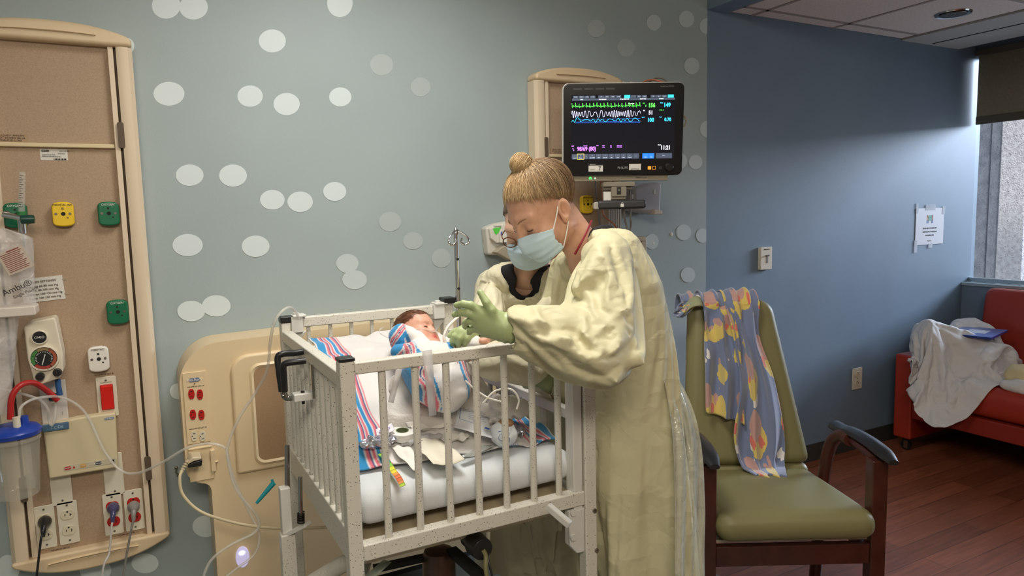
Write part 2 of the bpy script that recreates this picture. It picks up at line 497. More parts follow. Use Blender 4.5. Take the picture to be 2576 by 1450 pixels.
# window wall: below the sill, above and beside the opening
WX = 4.735
r = MB()
r.box(WX, WX+.14, -2.6, WY, 0, .915); r.box(4.80, 4.92, -2.6, WY, 2.405, 2.8); r.box(WX, 4.92, -2.6, -.75, .9, 2.8)
struct(r.build('wall_right', m_blue))
struct(MB().box(WX-.012, 4.80, -.75, WY-.001, .915, .935).build('trim_1', mat('sill_laminate', '9fb2b8', .3), bevel=.003))
m_alu = mat('window_aluminium', 'c4c8c9', .3, .9)
win = MB()
win.box(4.80, 4.85, -.75, WY, .936, .962); win.box(4.80, 4.85, -.75, WY, 2.36, 2.404); win.box(4.80, 4.85, .70, .75, .962, 2.36); win.box(4.80, 4.85, -.75, -.71, .962, 2.36)
wf = struct(win.build('window_1', m_alu, bevel=.002))
m_glass = mat('window_glass', 'f4fbff', .0, alpha=.08, spec=.5)
MB().box(4.822, 4.826, -.71, WY-.002, .962, 2.36).build('pane', m_glass, wf)
# ceilings
struct(MB().box(-1.6, 2.50, -2.6, WY, 2.75, 2.8).build('ceiling', m_white_paint))
so = MB()
so.box(2.50, 2.634, -2.6, WY, 2.405, 2.75)
struct(so.build('trim_2', m_blue))
gx, gy, step = 2.634, WY, .61
m_tile = m_ceil
tl = MB(); tl.box(2.634, 4.58, -2.6, WY, 2.42, 2.46, 0)
xs = [2.634, 2.80, 3.41]; xe = [2.80, 3.41, 4.01]
y0 = WY
ys = [WY, WY-.10, WY-.71, WY-1.32, WY-1.93, WY-2.54, WY-3.15]
for a, b in zip(xs, xe):
    for c_, d_ in zip(ys, ys[1:]): tl.box(a+.004, b-.004, d_+.004, c_-.004, 2.411, 2.421, 0)
for a in xs[1:]+[2.64]: tl.box(a-.010, a+.010, -2.6, WY, 2.408, 2.4185, 1)
for c_ in ys[1:]: tl.box(2.634, 4.01, c_-.010, c_+.010, 2.408, 2.4185, 1)
tl.box(4.01, 4.585, -2.6, WY, 2.400, 2.46, 2); tl.box(4.26, 4.277, -2.6, WY-.03, 2.3985, 2.4005, 3); tl.box(4.58, 4.80, -2.6, WY, 2.46, 2.5, 2)
struct(tl.build('ceiling_alcove', [m_ceil, mat('ceiling_grid', 'a89d97', .6), m_plaster, m_dark], bevel=0))
# recessed downlight
c = atZ(2398, 34, 2.41)
d = thing('recessed_downlight', 'round chrome recessed downlight in the ceiling tiles at top right', 'ceiling light', (c[0], c[1], 2.41))
MB().lathe([(.062, .0), (.082, -.006), (.085, 0)], (c[0], c[1], 2.410), n=40).build('trim_ring', mat('chrome', 'd8d8d8', .12, 1.), d)
MB().lathe([(.062, -.001), (.058, .006), (.05, .0075), (0, .008)], (c[0], c[1], 2.4035), n=40).build('reflector', mat('brushed_reflector', '8d857d', .25, .9), d)
# floor
fm = mat('floor_vinyl', '6b3c28', .38)
nt = fm.node_tree; N = nt.nodes; L = nt.links; b = N['Principled BSDF']
tc = N.new('ShaderNodeTexCoord')
br = N.new('ShaderNodeTexBrick'); br.inputs['Scale'].default_value = 1; br.inputs['Brick Width'].default_value = .92; br.inputs['Row Height'].default_value = .102
br.inputs['Mortar Size'].default_value = .0012; br.inputs['Color1'].default_value = lin('9c5c40'); br.inputs['Color2'].default_value = lin('7e4830'); br.inputs['Mortar'].default_value = lin('3d2118')
L.new(tc.outputs['Object'], br.inputs['Vector'])
mp = N.new('ShaderNodeMapping'); mp.inputs['Scale'].default_value = (3, 46, 3); L.new(tc.outputs['Object'], mp.inputs['Vector'])
no = N.new('ShaderNodeTexNoise'); no.inputs['Scale'].default_value = 1.4; no.inputs['Detail'].default_value = 8; L.new(mp.outputs[0], no.inputs['Vector'])
mx = N.new('ShaderNodeMix'); mx.data_type = 'RGBA'; mx.blend_type = 'MULTIPLY'; mx.inputs['Factor'].default_value = .55
rp = N.new('ShaderNodeValToRGB'); rp.color_ramp.elements[0].color = (.35, .3, .28, 1); rp.color_ramp.elements[1].color = (1.1, 1.05, 1, 1); rp.color_ramp.elements[0].position = .3; rp.color_ramp.elements[1].position = .7
L.new(no.outputs['Fac'], rp.inputs['Fac']); L.new(br.outputs['Color'], mx.inputs['A']); L.new(rp.outputs['Color'], mx.inputs['B'])
vd = N.new('ShaderNodeVectorMath'); vd.operation = 'DISTANCE'; L.new(tc.outputs['Object'], vd.inputs[0]); vd.inputs[1].default_value = (.2, 1.6, 0)
lt = N.new('ShaderNodeMath'); lt.operation = 'LESS_THAN'; lt.inputs[1].default_value = 1.78; L.new(vd.outputs['Value'], lt.inputs[0])
mg = N.new('ShaderNodeMix'); mg.data_type = 'RGBA'; L.new(lt.outputs[0], mg.inputs['Factor']); L.new(mx.outputs['Result'], mg.inputs['A']); mg.inputs['B'].default_value = lin('77766a')
L.new(mg.outputs['Result'], b.inputs['Base Color'])
struct(MB().box(-1.6, 4.9, -2.7, WY+.1, -.05, 0).build('floor', fm, flat=True))
bb = MB(); bb.box(-1.5, WX, WY-.006, WY, 0, .10)
struct(bb.build('baseboard_back', mat('cove_base', '3a3a36', .5)))
struct(MB().box(WX-.006, WX, -2.6, WY, 0, .10).build('baseboard_right', mat('cove_base', '3a3a36', .5)))

# roller shade in the window
sz = atX(2452, 297, 4.785)[2]; sye = atX(2461, 200, 4.785)[1]
sh = thing('roller_shade', 'olive beige roller shade drawn halfway down the window', 'window shade', (4.74, 1.2, 2.40))
MB().box(4.783, 4.786, -.72, sye, sz, 2.37).build('fabric', mat('shade_fabric', '8f866f', .85, var=(60, '857c66', .3, .7), bump=(900, .0005)), sh)
MB().box(4.774, 4.794, -.72, sye, sz-.045, sz+.004).build('bottom_bar', mat('shade_bar', '5b564a', .6), sh, bevel=.004)
MB().box(4.75, 4.799, -.74, WY-.01, 2.37, 2.405).build('headrail', mat('shade_bar', '5b564a', .6), sh, bevel=.003)
# outside the window
m_conc = mat('rough_concrete', '9a9aa0', .9, var=(14, '7e7e86', .35, .65), bump=(60, .02), speck=(60, .25, '5f5f66'))
m_pebble = mat('pebble_dash', 'e2dcdc', .9, var=(30, 'c4bcbe', .35, .6), bump=(90, .04), speck=(70, .3, '8f888c'))
def out_post(px0, px1, X, dy, top, m, name, label, cat):
    ya, yb = atX(px0, 600, X)[1], atX(px1, 600, X)[1]
    o = MB().box(X, X+.5, min(ya, yb), max(ya, yb)+dy, -1, top).build(name, m, bevel=.01)
    tag(o, label, cat)
zt = atX(2458, 218, 6.3)[2]
out_post(2480, 2400, 6.3, .6, zt, m_conc, 'concrete_wall', 'grey concrete wall outside the window, next to the blue wall', 'wall')
out_post(2506, 2482, 6.22, .0, 3.4, m_conc, 'concrete_mullion', 'narrow ribbed concrete strip outside the window beside the pale column', 'column')
out_post(2572, 2507, 6.0, 0, 3.4, m_pebble, 'pebble_column', 'pale pebble-dash column standing outside the window', 'column')
bs = MB()
cb = atX(2600, 560, 7.6)
for i in range(2600):
    q = cb+np.random.randn(3)*(.3, .35, .6)
    a = np.random.randn(3)*.022; e = np.random.randn(3)*.022
    bs.raw([q-a, q+e, q+a, q-e], [(0, 1, 2, 3)])
tag(bs.build('leafy_bush', mat('leaf_green', '4f8a55', .6), flat=True), 'green leafy bush outside at the right edge of the window', 'bush')

# ------------------------------------------------------------------ service panels on the head wall
m_frame = mat('cream_plastic', 'dccab0', .42, bump=(500, .0002))
m_cap = mat('cream_cap', 'd9c29f', .42, bump=(500, .0002))
m_board = mat('tan_board', 'b59c82', .6, var=(420, 'a68d73', .35, .65))
m_plate = mat('ivory_plate', 'ddd6c2', .4)
m_screw = mat('screw_steel', '8f8a80', .3, .9)
m_print = mat('black_print', '1d1a18', .6)
m_label = mat('paper_label', 'dcd9cf', .6)
def panel(x0, x1, label, low=.39):
    t = thing('service_panel', label, 'wall panel', ((x0+x1)/2, WY, low))
    zb, ztp = .413, 1.996
    MB().box(x0+.06, x1-.06, 2.575, WY-.001, zb-.02, ztp+.02).build('backboard', m_board, t)
    for xo, sgn in ((x0, 1), (x1, -1)):
        # moulded rail with a bevelled outer face, then a slot, then a slim inner strip
        pr = [(0, 2.615), (0, 2.562), (.012, 2.548), (.028, 2.545), (.045, 2.552), (.045, 2.615)]
        r = MB(); k = len(pr)
        vs = [(xo+sgn*a, y, z) for z in (zb, ztp) for a, y in pr]
        r.raw(vs, [(i, (i+1) % k, k+(i+1) % k, k+i) for i in range(k)]+[tuple(range(k)), tuple(range(k, 2*k))])
        r.build('side_rail', m_frame, t)
        s_ = MB(); s_.box(*sorted((xo+sgn*.045, xo+sgn*.0525)), 2.572, 2.61, zb, ztp)
        for zc in (1.725, .64): s_.prism(rrect(*sorted((xo+sgn*.0395, xo+sgn*.058)), zc-.04, zc+.04, .006), 2.5485, 2.575)
        s_.build('rail_slot', mat('slot_brown', '5a4a3a', .6), t)
        MB().box(*sorted((xo+sgn*.0525, xo+sgn*.068)), 2.556, 2.61, zb, ztp).build('inner_strip', m_frame, t, bevel=.002)
    xm = (x0+x1)/2; hw = (x1-x0)/2
    def crown(sg, zbase, rise, edge):
        o = [(x0, zbase), (x0, zbase+sg*edge*.6)]
        n = 20
        for i in range(n+1):
            u = -1+2*i/n
            o.append((xm+u*(hw-.006), zbase+sg*(edge+(rise-edge)*(1-abs(u)**2.4))))
        o += [(x1, zbase+sg*edge*.6), (x1, zbase)]
        return o
    c1 = MB().prism(crown(1, ztp, .063, .03), 2.54, WY-.001).build('top_cap', m_cap, t, bevel=.012, seg=4)
    def blade(zc, sg):
        mb = MB()
        n = 16
        vs = []; fs = []
        for i in range(n+1):
            u = -1+2*i/n; h = .007*(1-u*u)
            vs += [(xm+u*.125, 2.5405, zc+sg*.002*(1-u*u)-h*.2), (xm+u*.125, 2.532, zc+h*.5), (xm+u*.125, 2.5405, zc+h)]
        for i in range(n):
            a = 3*i
            fs += [(a, a+3, a+4, a+1), (a+1, a+4, a+5, a+2)]
        return mb.raw(vs, fs)
    blade(ztp+.026, 1).build('moulded_rib', m_cap, c1)
    c2 = MB().prism(crown(-1, zb, .068, .018), 2.54, WY-.001).build('bottom_cap', m_cap, t, bevel=.012, seg=4)
    blade(zb-.022, -1).build('moulded_rib', m_cap, c2)
    MB().box(x0+.068, x1-.068, 2.562, 2.59, 1.684, 1.697).build('divider_bar', mat('cream_bar', 'd9c79e', .4), t, bevel=.003)
    return t
LP = panel(-.411, .029, 'large cream service panel with tan board at the left edge of the room')
x0, x1 = 1.491, 1.934
RP = panel(x0, x1, 'cream service panel on the wall partly hidden behind the patient monitor')
m_stick = mat('tan_sticker', 'ad9072', .6)
for t, xc in ((LP, -.315), (RP, 1.623)):
    MB().box(xc-.048, xc+.048, 2.5742, 2.5755, 1.698, 1.7225).build('load_sticker', m_stick, t)
    text([('200 LB LOAD CAPACITY', xc, 1.717, .0052, 2.574), ('DO NOT EXCEED 200 LB', xc, 1.710, .0052, 2.574), ('DISTRIBUTED LOAD', xc, 1.703, .0052, 2.574)], 'load_lettering', m_print, t)
MB().box(-.240, -.169, 2.574, 2.5755, 1.646, 1.679).build('rating_label', m_label, LP)
rl = MB(); rl.prism(rrect(-.237, -.216, 1.671, 1.677, .003), 2.5732, 2.574)
for i in range(13): rl.box(-.206+i*.0026, -.2048+i*.0026+.0007*(i % 3), 2.5732, 2.574, 1.647, 1.6515)
rl.build('label_marks', m_print, LP)
text([('Hill-Rom', -.2265, 1.674, .0036, 2.573)], 'label_logo', m_label, LP)
text([('CONTOUR PNM', -.235, 1.662, .0032, 2.5732, 'LEFT'), ('P0000A9 BATESVILLE IN', -.235, 1.657, .0032, 2.5732, 'LEFT'), ('120 V 60 HZ', -.195, 1.666, .0026, 2.5732, 'LEFT'), ('(UL) LISTED', -.19, 1.674, .0036, 2.5732, 'LEFT')], 'label_text', m_print, LP)

m_green = mat('oxygen_green', '0f6a46', .35); m_yel = mat('air_yellow', 'edc62a', .35); m_vac = mat('vacuum_white', 'e8e3d8', .35)
def gas(x0, x1, z0, z1, name, label, m, word, mword, y=2.574, mh=m_dark):
    xc, zc = (x0+x1)/2, (z0+z1)/2; hw, hh = (x1-x0)/2, (z1-z0)/2
    t = thing(name, label, 'gas outlet', (xc, y, zc), 'medical gas outlets on the service panels')
    o = []
    for sg, seq in ((1, range(11)), (-1, range(10, -1, -1))):
        for i in seq:
            u = 1-2*i/10
            e = abs(u)
            o.append((xc+u*hw*.98 if e > .95 else xc+u*hw, zc+sg*(hh-.006*u*u-(.006 if e > .95 else 0))))
    MB().prism(o, y-.024, y-.001).build('cover', m, t, bevel=.005, seg=3)
    MB().lathe([(.0058, -.0005), (.0058, -.001), (.0035, -.001), (.0035, .004), (0, .004)], (xc+.001, y-.0238, zc+.001), 'y', 20).build('port', mh, t)
    sc = MB()
    for sx in (-1, 1): sc.lathe([(.0042, 0), (.0038, -.0012), (0, -.0012)], (xc+sx*hw*.62, y-.0238, zc+.001), 'y', 12)
    sc.build('screws', m_screw, t)
    k = MB(); k.box(xc-.003, xc+.003, y-.0246, y-.0238, zc+.014, zc+.020); k.box(xc+.009, xc+.014, y-.0246, y-.0238, zc-.013, zc-.009)
    k.build('keyways', mat('rust_mark', '8a6a2a', .5) if m is m_yel else m_blackm, t)
    text([(word, xc, zc+hh*.74, .0062, y-.0243)], 'lettering', mword, t)
    return t
m_wprint = mat('white_print', 'e6e6e0', .6)
gas(-.223, -.164, 1.443, 1.519, 'medical_air_outlet', 'yellow square gas outlet marked MEDICAL AIR on the left panel', m_yel, 'MEDICAL AIR', m_print)
gas(-.102, -.042, 1.442, 1.518, 'oxygen_outlet', 'green gas outlet beside the yellow one on the left panel', m_green, 'OXYGEN', m_wprint)
gas(-.101, -.039, 1.127, 1.206, 'oxygen_outlet', 'green gas outlet low on the left panel above the white one', m_green, 'OXYGEN', m_wprint)
gas(-.344, -.284, 1.442, 1.518, 'oxygen_outlet', 'green gas outlet with the flowmeter plugged into it', m_green, 'OXYGEN', m_wprint)
gas(-.163, -.104, .980, 1.062, 'vacuum_outlet', 'white square gas outlet marked MEDVAC on the left panel', m_vac, 'MEDVAC', m_print)
cy = atY(1471, 515, 2.574)
gas(cy[0]-.03, cy[0]+.03, cy[2]-.04, cy[2]+.04, 'medical_air_outlet', 'yellow gas outlet just behind the nurse with the hair bun', m_yel, 'MEDICAL AIR', m_print)
cg = atY(1532, 530, 2.574)
gas(cg[0]-.03, cg[0]+.03, cg[2]-.04, cg[2]+.04, 'oxygen_outlet', 'green gas outlet half hidden behind the monitor column', m_green, 'OXYGEN', m_wprint)

# wall plates and sockets on the left panel
m_red = mat('red_plastic', 'b8201c', .35); m_ivory = mat('ivory_socket', 'd8cfb4', .4)
def plate(t, x0, x1, z0, z1, y=2.574):
    p = MB().prism(rrect(x0, x1, z0, z1, .005), y-.005, y-.0008).build('cover_plate', m_plate, t, bevel=.0015)
    return p
def screws(t, pts, y):
    for x, z in pts: MB().lathe([(.0034, 0), (.003, -.0012), (0, -.0013)], (x, y, z), 'y', 12).build('screw', m_screw, t)
def receptacle(t, xc, zc, y, m, sc=1., rot=False):
    o = []
    for a in np.linspace(0, 2*math.pi, 28, endpoint=False):
        x, z = .0172*math.cos(a), .0172*math.sin(a)
        z = max(-.0142, min(.0142, z)); o.append((x, z))
    if rot: o = [(-z, x) for x, z in o]
    rc = MB().prism([(xc+x*sc, zc+z*sc) for x, z in o], y-.003, y).build('receptacle', m, t, bevel=.0008)
    s = MB()
    for bx0, bx1, bz0, bz1 in ((-.0072, -.0055, -.003, .004), (.0055, .0072, -.0045, .0045), (.0055, .010, -.0008, .0008)):
        q = [(bx0, bz0), (bx1, bz0), (bx1, bz1), (bx0, bz1)]
        if rot: q = [(-z, x) for x, z in q]
        s.prism([(xc+x*sc, zc+z*sc) for x, z in q], y-.0034, y-.0028)
    gx, gz = (-.009, 0) if rot else (0, .009)
    s.cyl((xc+gx*sc, y-.0034, zc+gz*sc), (xc+gx*sc, y-.0028, zc+gz*sc), .0024*sc, n=10)
    s.build('slots', m_dark, rc)
    return rc
def outlet(x0, x1, label, m, z0=.431, z1=.571, y=2.574):
    xc = (x0+x1)/2
    t = thing('wall_socket', label, 'socket', (xc, y, z0), 'duplex sockets on the left panel')
    plate(t, x0, x1, z0, z1)
    screws(t, [(xc, z1-.012), (xc, z0+.012)], y-.005)
    receptacle(t, xc, z0+.097, y-.004, m, 1.1); receptacle(t, xc, z0+.045, y-.004, m, 1.1)
    return t
outlet(-.346, -.291, 'ivory duplex socket holding the black plug, lowest at left', m_ivory)
outlet(-.284, -.229, 'empty ivory duplex socket beside the one with the black plug', m_ivory)
outlet(-.159, -.105, 'red faced socket with the clear bluish plug in it', m_red)
outlet(-.099, -.043, 'red faced socket with the grey plug in it', m_red)
for x0, x1, z0, z1, lb in ((-.295, -.238, .563, .704, 'blank ivory cover plate above the black plug'), (-.149, -.093, .563, .704, 'blank ivory cover plate above the red faced sockets')):
    t = thing('blank_plate', lb, 'cover plate', ((x0+x1)/2, 2.574, z0), 'blank cover plates'); plate(t, x0, x1, z0, z1)
    screws(t, [((x0+x1)/2, z1-.014), ((x0+x1)/2, z0+.014)], 2.569)
t = thing('power_switch', 'wide red rocker switch on an ivory wall plate', 'switch', (-.12, 2.574, .826))
plate(t, -.148, -.091, .826, .959); screws(t, [(-.12, .947), (-.12, .838)], 2.569)
MB().box(-.1375, -.1015, 2.563, 2.570, .851, .934).build('rocker', m_red, t, bevel=.002)
MB().raw([(-.1355, 2.5565, .928), (-.1035, 2.5565, .928), (-.1035, 2.561, .856), (-.1355, 2.561, .856), (-.1355, 2.564, .931), (-.1035, 2.564, .931), (-.1035, 2.564, .853), (-.1355, 2.564, .853)],
         [(0, 1, 2, 3), (0, 4, 5, 1), (1, 5, 6, 2), (2, 6, 7, 3), (3, 7, 4, 0)]).build('rocker_face', mat('red_bright', 'd9231c', .3), t)
text([('NURSE LIGHTS', -.12, .9405, .0034, 2.5685)], 'lettering', mat('grey_print', '8d8778', .6), t)
text([('NO-PPP-03 CKT 31', -.122, .966, .0048, 2.5742), ], 'circuit_lettering', m_print, LP)
text([('NO-LPPP-03 CKT 03', -.285, .418, .0040, 2.5742), ('NO-LPPP-03 CKT 02', -.10, .422, .0040, 2.5742)], 'circuit_lettering', m_print, LP)
# data plate with blue connectors
t = thing('data_plate', 'white plate with a dark connector block behind the red hose', 'wall plate', (-.264, 2.574, .816))
MB().box(-.299, -.229, 2.566, 2.573, .816, .965).build('cover_plate', mat('grey_white', 'cfc8c2', .45), t, bevel=.002)
MB().box(-.276, -.250, 2.556, 2.566, .905, .927).build('connector', mat('navy_block', '1f3350', .4), t, bevel=.002)
MB().box(-.270, -.256, 2.558, 2.566, .896, .902).build('clip', m_plate, t)
text([('[          ]', -.262, .86, .008, 2.5655)], 'outline_mark', mat('grey_print', '8d8778', .6), t)
# nurse call box
t = thing('nurse_call_box', 'cream nurse call box with red, orange and black button labels', 'call box', (-.198, 2.574, .654))
MB().prism([(-.296, .835), (-.292, .664), (-.105, .664), (-.099, .845), (-.2, .845), (-.296, .835)][:5], 2.535, 2.573).build('housing', mat('cream_box', 'd9cba8', .4), t, bevel=.006, seg=3)
MB().prism([(-.297, .815), (-.299, .833), (-.299, .838), (-.227, .838), (-.227, .815)], 2.528, 2.536).build('code_button', mat('code_blue', '4e6f8a', .4), t, bevel=.003)
text([('CODE', -.258, .826, .0085, 2.5275)], 'code_lettering', mat('pale_blue_print', 'a9c3d2', .5), t)
MB().prism(rrect(-.131, -.104, .826, .833, .0035), 2.5335, 2.5352).build('logo_badge', mat('badge_blue', '6d83a8', .4), t)
text([('Hill-Rom', -.1175, .8295, .0042, 2.5332)], 'logo_lettering', m_wprint, t)
MB().prism(rrect(-.252, -.106, .681, .698, .008), 2.534, 2.5352).build('button_strip', mat('strip_grey', 'c9c1a8', .4), t)
for xa, xb, mm, wd, nm in ((-.250, -.231, m_red, 'URGENT', 'red_button'), (-.208, -.191, mat('orange_print', 'e0a040', .4), 'ASSIST', 'orange_button'), (-.167, -.149, mat('navy_print', '20283a', .4), 'CANCEL', 'black_button')):
    MB().prism(rrect(xa, xb, .685, .6945, .0045), 2.533, 2.5345).build(nm, mm, t)
    text([(wd, (xa+xb)/2, .6898, .0038, 2.5326)], 'button_lettering', m_wprint, t)
MB().prism([(-.228, .686), (-.221, .686), (-.2245, .694)], 2.533, 2.5345).build('warning_triangle', m_red, t)
MB().box(-.120, -.114, 2.533, 2.535, .686, .694).build('jack', m_dark, t)
# suction regulator
t = thing('suction_regulator', 'ivory suction regulator with a round red and green gauge', 'regulator', (-.268, 2.574, .97))
m_reg = mat('regulator_ivory', 'ddd3bd', .4)
MB().prism([(-.313, 1.150), (-.297, 1.163), (-.237, 1.172), (-.232, 1.165), (-.222, 1.06), (-.224, 1.01), (-.236, .985), (-.292, .969), (-.300, .976), (-.312, 1.06)], 2.49, 2.573).build('body', m_reg, t, bevel=.008, seg=3)
c = (-.270, 2.488, 1.052)
g = MB().lathe([(.0385, .004), (.0385, -.006), (.0345, -.007), (.0335, -.004), (0, -.0035)], c, 'y', 40).build('gauge_rim', m_reg, t)
seg = MB()
def ringseg(mb, c, r0, r1, a0, a1, y, m):
    n = max(3, int(abs(a1-a0)/8))
    vs = []
    for i in range(n+1):
        a = math.radians(a0+(a1-a0)*i/n)
        vs += [(c[0]+r0*math.cos(a), y, c[2]+r0*math.sin(a)), (c[0]+r1*math.cos(a), y, c[2]+r1*math.sin(a))]
    mb.raw(vs, [(2*i, 2*i+1, 2*i+3, 2*i+2) for i in range(n)], m)
ringseg(seg, c, 0, .0335, 0, 360, c[1]-.0042, 0)
ringseg(seg, c, .024, .0325, 125, 215, c[1]-.0046, 1); ringseg(seg, c, .024, .0325, 220, 300, c[1]-.0046, 2); ringseg(seg, c, .024, .0325, -55, 60, c[1]-.0046, 3); ringseg(seg, c, .024, .0325, 62, 123, c[1]-.0046, 4)
for i in range(20):
    a = math.radians(215-i*13)
    seg.raw([(c[0]+rr*math.cos(a+da), c[1]-.0048, c[2]+rr*math.sin(a+da)) for rr, da in ((.018, -.03), (.022, -.03), (.022, .03), (.018, .03))], [(0, 1, 2, 3)], 5)
seg.build('dial', [m_blackm, mat('dial_green', '3f7a3a', .5), mat('dial_red', 'a33a30', .5), mat('dial_orange', 'a3553c', .5), mat('dial_tan', '8f7a52', .5), m_wprint], g, flat=True)
MB().bar((c[0]-.006, c[1]-.0056, c[2]-.02), (c[0]+.004, c[1]-.0056, c[2]+.012), .0022, .0006, (0, 1, 0)).build('needle', m_wprint, g)
c2 = (-.2765, 2.488, 1.116)
bg_ = MB().lathe([(.022, .003), (.022, -.004), (.019, -.005), (.018, -.003), (0, -.003)], c2, 'y', 32).build('badge_rim', m_reg, t)
MB().lathe([(.0178, -.0032), (0, -.0036)], c2, 'y', 32).build('badge_face', m_blackm, bg_)
text([('OHIO', c2[0], c2[2], .007, c2[1]-.004)], 'badge_lettering', m_wprint, bg_)
for q in ((-.284, .998), (-.240, 1.005)):
    MB().lathe([(.0125, 0), (.0125, -.006), (.0105, -.016), (0, -.017)], (q[0], 2.490, q[1]), 'y', 14).build('knob', m_black, t)
MB().tube([(-.245, 2.53, .975), (-.245, 2.53, .955), (-.243, 2.53, .925)], .008, 12).build('blue_fitting', mat('fitting_blue', '2f5a8f', .4), t)
# suction settings notice
sg = atY(110, 730, 2.572)
Rr = Matrix.Rotation(math.radians(-3.5), 4, 'Y')
t = thing('settings_notice', 'taped white paper notice listing suction settings in mm Hg', 'paper sign', (-.262, 2.573, 1.253))
T = Matrix.Translation((-.262, 2.5735, 1.253)) @ Rr
MB(T).box(-.057, .052, -.0004, .0004, -.037, .037).build('paper', m_label, t)
text([('SUCTION SETTINGS', -.008, .024, .0066, -.0012), ('Neonate 60-80 mm Hg', -.004, .010, .0062, -.0012), ('Infant: 80-100 mm Hg', -.001, -.002, .0062, -.0012), ('Children 100-120 mm Hg', 0, -.014, .0062, -.0012), ('Adults 100-150 mm Hg', -.001, -.026, .0062, -.0012)], 'lettering', m_print, t, T=T)
tp = MB(T); tp.box(.05, .062, -.001, -.0005, .022, .025); tp.box(.05, .064, -.001, -.0005, -.024, -.020); tp.build('tape', mat('clear_tape', 'c8b8a0', .2, alpha=.5), t)
# ------------------------------------------------------------------ flowmeter, bag, canister, tubing at the left edge
m_clear = mat('clear_plastic', 'dcdcd6', .08, alpha=.26, spec=.6)
m_bag = mat('bag_film', 'e2dedb', .18, alpha=.38, spec=.6, bump=(35, .006))
m_tube = mat('clear_tubing', 'dedbd2', .12, alpha=.38, spec=.7)
t = thing('oxygen_flowmeter', 'clear graduated oxygen flowmeter tube with a dark green knob', 'flowmeter', (-.28, 2.52, 1.45))
p0, p1 = atY(54, 545, 2.49), atY(56, 433, 2.49)
MB().cyl(p0, p1, .0085, n=20).build('flow_tube', m_clear, t)
gm = MB()
for i in range(15):
    q = p0+(p1-p0)*(.22+.05*i)
    gm.box(q[0]-.006, q[0]+.004-(.004 if i % 2 else 0), q[1]-.0095, q[1]-.0088, q[2]-.0006, q[2]+.0006)
gm.build('graduations', m_print, t)
MB().cyl(p0+np.array([0, 0, .004]), p0+np.array([0, 0, .014]), .012, n=20).build('collar', mat('collar_green', '2f7a3f', .4), t)
bd = MB(); bd.cyl(p0-np.array([0, 0, .05]), p0+np.array([0, 0, .004]), .011, n=18); bd.cyl(p0-np.array([0, 0, .09]), p0-np.array([0, 0, .05]), .006, .004, n=14)
bd.build('body', mat('chrome', 'd8d8d8', .12, 1.), t)
kq = atY(72, 552, 2.48)
MB().lathe([(.009, -.02), (.0125, -.018), (.0135, 0), (.012, .014), (0, .016)], kq, 'x', 20).build('knob', mat('knob_green', '16433a', .35), t)
sq = atY(8, 540, 2.50)
st = MB(); st.cyl((sq[0], 2.49, sq[2]), kq, .008, n=14); st.cyl((sq[0]+.01, 2.49, sq[2]+.003), (sq[0]+.01, 2.575, sq[2]+.003), .008, n=14)
st.build('stem', mat('chrome', 'd8d8d8', .12, 1.), t)
# bag of a packaged hand resuscitator hanging on the flowmeter
bt = thing('resuscitator_bag', 'clear plastic bag with a red printed leaflet hanging from the flowmeter', 'plastic bag', (-.35, 2.46, 1.2))
top = atY(40, 575, 2.43); bot = atY(45, 790, 2.43); low = atY(40, 1040, 2.43)
xr_t, xr_b = atY(84, 620, 2.43)[0], atY(88, 770, 2.43)[0]
def bagF(u, v):
    z = top[2]+(bot[2]-top[2])*v
    xr = xr_t+(xr_b-xr_t)*v; xl = -.455
    wd = min(1, v*6+.35)
    a = u*2*math.pi
    x = (xl+xr)/2+(xr-xl)/2*math.cos(a)*wd
    bul = .045*math.sin(math.pi*min(1, v*.9+.12))
    y = 2.452+bul*math.sin(a)+.006*math.sin(9*v+5*u*6.28)+.004*math.sin(23*v+3*u)
    return (x, y, z)
MB().grid(bagF, 40, 24).build('bag', m_bag, bt)
xl, xr = -.455, xr_b+.003
MB().prism(rrect(xl, xr, bot[2]-.006, bot[2]+.022, .006), 2.405, 2.495).build('white_band', mat('band_white', 'd9cfc4', .5), bt, bevel=.004)
def skF(u, v):
    a = u*2*math.pi
    z = bot[2]+(low[2]-bot[2])*v
    hw = .07*(1-.35*v)
    return (-.385+hw*math.cos(a)-.02*v, 2.45+.035*math.sin(a)+.006*math.sin(14*v+7*u), z)
MB().grid(skF, 32, 14).build('reservoir', m_bag, bt)
tb = Matrix.Rotation(math.radians(-23), 4, 'Y')
Tb = Matrix.Translation(atY(45, 728, 2.40)) @ tb
text([('Ambu®', .0, .004, .017, 0), ('Single Patient', .012, -.0165, .0085, 0)], 'print', m_print, bt, T=Tb)
pk = MB(Matrix.Translation(atY(42, 655, 2.402)) @ tb)
pk.box(-.036, .03, -.0003, .0003, -.032, .034, 0)
for i in range(11): pk.box(-.03, .024-.004*(i % 3), -.0008, -.0004, .024-.005*i, .026-.005*i, 1)
pk.box(-.012, .02, -.0008, -.0004, .0285, .032, 1)
pk.build('leaflet', [mat('leaflet_pale', 'cdbfae', .6, alpha=.75), mat('leaflet_red', 'a0524a', .6, alpha=.6)], bt)
